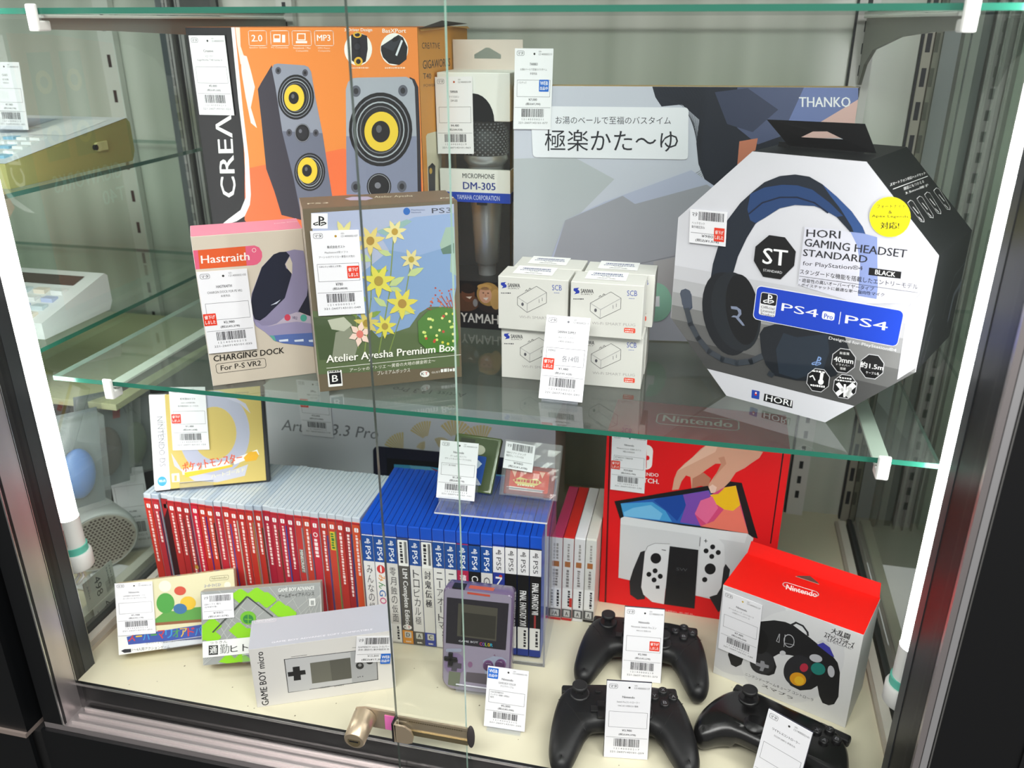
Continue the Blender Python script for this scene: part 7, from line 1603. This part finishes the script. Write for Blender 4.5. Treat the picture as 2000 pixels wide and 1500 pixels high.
for r in range(5):
    for c in range(14): x = -.03 - c * .0185 - r * .004; y = .018 + r * .019; mb.box(x, y, sl(y), x + .014, y + .013, sl(y + .013) + .0022, mat('8fc0dc' if (c * 5 + r * 3) % 11 == 0 else 'f0f2f4', .4))
k_ = mb.build('keys', t)
mb = MB(); mb.tube([(0, .15, .026), (.0035, .15, .026)], .0055, mat('e0d8a0', .4), 16); mb.box(0, .15, .0205, .003, .168, .0315, mat('d6cf96', .4), .0008); mb.tube([(.0005, .145, .026), (.004, .145, .026)], .0034, BLK, 12); mb.build('socket', t)
card_stand('price_card', 'white price card standing on the gold sided keyboard', (-.258, .2, .5812), .0, .1, tag_ops('CASIO', ('電子辞書', '本体のみ'), '', '¥7,980', '(税込¥8,778)', None, 43), .078, group='price cards of the neighbouring case')
t = thing('calculator', 'white desk calculator with dark display in the neighbouring case', 'calculator', (-.14, .075, .3602), 0, 0)
mb = MB(); pf = [(0, 0), (.118, 0), (.125, .01), (.125, .044), (.12, .048), (0, .02)]; mb.prism(pf, lambda a, c, h: (h, a, c), -.22, 0, mat('dfe0e2', .35)); mb.build('case', t)
s3 = lambda a: .02 + a * .2333 + .0006
mb = MB(); mb.add([(-.14, .085, s3(.085)), (-.02, .085, s3(.085)), (-.02, .108, s3(.108)), (-.14, .108, s3(.108))], [(0, 1, 2, 3)], mat('4a3c36', .15)); mb.build('display', t)
mb = MB()
for r in range(4):
    for c in range(7): x = -.035 - c * .025; y = .008 + r * .018; mb.box(x, y, s3(y) - .001, x + .016, y + .011, s3(y + .011) + .002, mat(('e8dcd0', 'c8d4dc', 'b8c0e0', 'e6e6e8')[(r + c) % 4], .4))
mb.build('keys', t)
# round speaker, packages and price labels low down
t = thing('round_speaker', 'white round speaker with honeycomb grille beyond the side glass', 'speaker', (-.150, .1, .055), 0, 0)
RM = Matrix.Rotation(math.radians(52), 4, 'Z') @ Matrix.Rotation(math.radians(12), 4, 'X')
def rnd_part(nm, f): m_ = MB(); f(m_); o = m_.build(nm, t); o.matrix_local = Matrix.Translation((0, 0, .046)) @ RM; return o
rnd_part('housing', lambda m_: m_.tube([(0, .05, 0), (0, .01, 0), (0, -.002, 0), (0, -.004, 0)], [.038, .0495, .0495, .0475], mat('dcdcdc', .4), 40))
def gr(m_):
    m_.tube([(0, -.004, 0), (0, -.0046, 0)], .0452, mat('c8bdb2', .45), 40)
    for r in range(-9, 10):
        for c in range(-9, 10):
            x, z = (c + .5 * (r % 2)) * .0052, r * .0045
            if x * x + z * z < .0425 ** 2: m_.add([(x + .0019 * math.cos(a), -.0048, z + .0019 * math.sin(a)) for a in [math.pi / 6 + k * math.pi / 3 for k in range(6)]], [tuple(range(6))], mat('5e4a44', .6))
rnd_part('grille', gr)
mb = MB(); mb.box(-.03, -.03, 0, .03, .03, .004, mat('cfcfcf', .4), .001); mb.box(-.02, -.01, .003, .02, .02, .012, mat('cfcfcf', .4), .001); mb.build('foot', t)
t.location.z = 0.0; 
for ch in t.children:
    if ch.name.startswith(('housing', 'grille')): ch.matrix_local = Matrix.Translation((0, 0, .062)) @ RM
card_stand('price_card', 'pale price card standing behind the round white speaker', (-.175, .165, -.002), .5, .1, tag_ops('スピーカー', ('ホワイト',), '', '¥2,980', '(税込¥3,278)', None, 45, h=160), .125, group='price cards of the neighbouring case')
def bag_(label, loc, yaw, roll, w, h, d, m, extra=()):
    t = thing('blister_pack', label, 'package', loc, yaw, 0, 'packages leaning in the neighbouring case'); t.matrix_world = Matrix.Translation(loc) @ Matrix.Rotation(yaw, 4, 'Z') @ Matrix.Rotation(roll, 4, 'Y')
    mb = MB(); mb.box(0, 0, 0, w, .001, h, mat('7f8488', .4)); mb.build('card', t)
    mb = MB(); mb.ball((w / 2, -d / 2, h * .40), w * .3, d / 2, h * .26, m, 18, 12); mb.build('contents', t)
    if extra: mb = MB(); art(mb, extra, front, .0004); mb.build('card_print', t)
    mb = MB(); mb.box(.002, -d, .004, w - .002, -.0005, h - .004, CLEARBAG); mb.build('clear_film', t)
bag_('hanging clear pack with a blue object beyond the side glass', (-.160, .040, .135), 1.1, .1, .07, .13, .022, mat('5c82c8', .35), [('p', 1, '9a4a44', [4, 100, 20, 100, 20, 112, 4, 112])])
bag_('clear pack with grey printed card beyond the side glass', (-.168, .103, .13), 1.15, .14, .07, .135, .018, mat('6d5f58', .4), [('p', 1, 'd8d8da', [5, 30, 40, 20, 60, 60, 20, 62]), ('d', 1, 'c8c8cc', [6, 110, 60, 110, 6, 116], 3, 10), ('p', 2, 'c03a30', [50, 95, 60, 95, 60, 110, 50, 110])])
bag_('clear pack with a pale band next to the dark crate', (-.165, .168, .12), 1.15, .16, .055, .12, .016, mat('8c9480', .4), [('p', 1, 'c6c8c0', [10, 10, 40, 10, 40, 110, 10, 110])])
mb = MB(); mb.box(-.46, .16, 0, -.215, .28, .104, mat('3a3432', .5), .002); tag(mb.build('dark_box'), 'dark crate carrying the clear packs in the neighbouring case', 'crate')
mb = MB(); mb.box(-.45, .30, 0, -.15, .45, .235, mat('1a1d1e', .5), .003); tag(mb.build('dark_box'), 'tall dark box added as the dark depth at the back of the neighbouring case', 'crate')  # added block, stands in for the dark region deep in the next case
def shelf_label(label, num, seed, loc, w=.0545, h=.041):
    # stuck upright on the side glass, lettering running downwards
    t = thing('shelf_price_label', label, 'price tag', loc, 0, 0)
    mp = lambda u, v, o: (o, v, -u); m_ = MB(); m_.box(-.0006, 0, -h, 0, w, 0, mat('c4c6c0', .5))
    art(m_, [('t', 1, '3c3c40', num, [5, 19, 33, 19, 5, 30], 0), ('d', 1, '8a8c8a', [4, 42, 34, 42, 4, 45], seed, 7), ('d', 1, '8a8c8a', [4, 48, 34, 48, 4, 50], seed + 1, 6), ('b', 1, '8a8c8a', [22, 36, 38, 53], seed), ('d', 1, '9a9c9a', [8, 5, 28, 5, 8, 8], seed + 2, 5)], mp); m_.build('label_card', t)
shelf_label('grey shelf label reading 498 stuck upright on the side glass', '498', 3, (-.1028, .006, .066)); shelf_label('grey shelf label reading 403 stuck upright below the 498 one', '403', 8, (-.1028, .0135, .0235), .0545, .023 + .018)
bpy.data.objects.remove(_to)
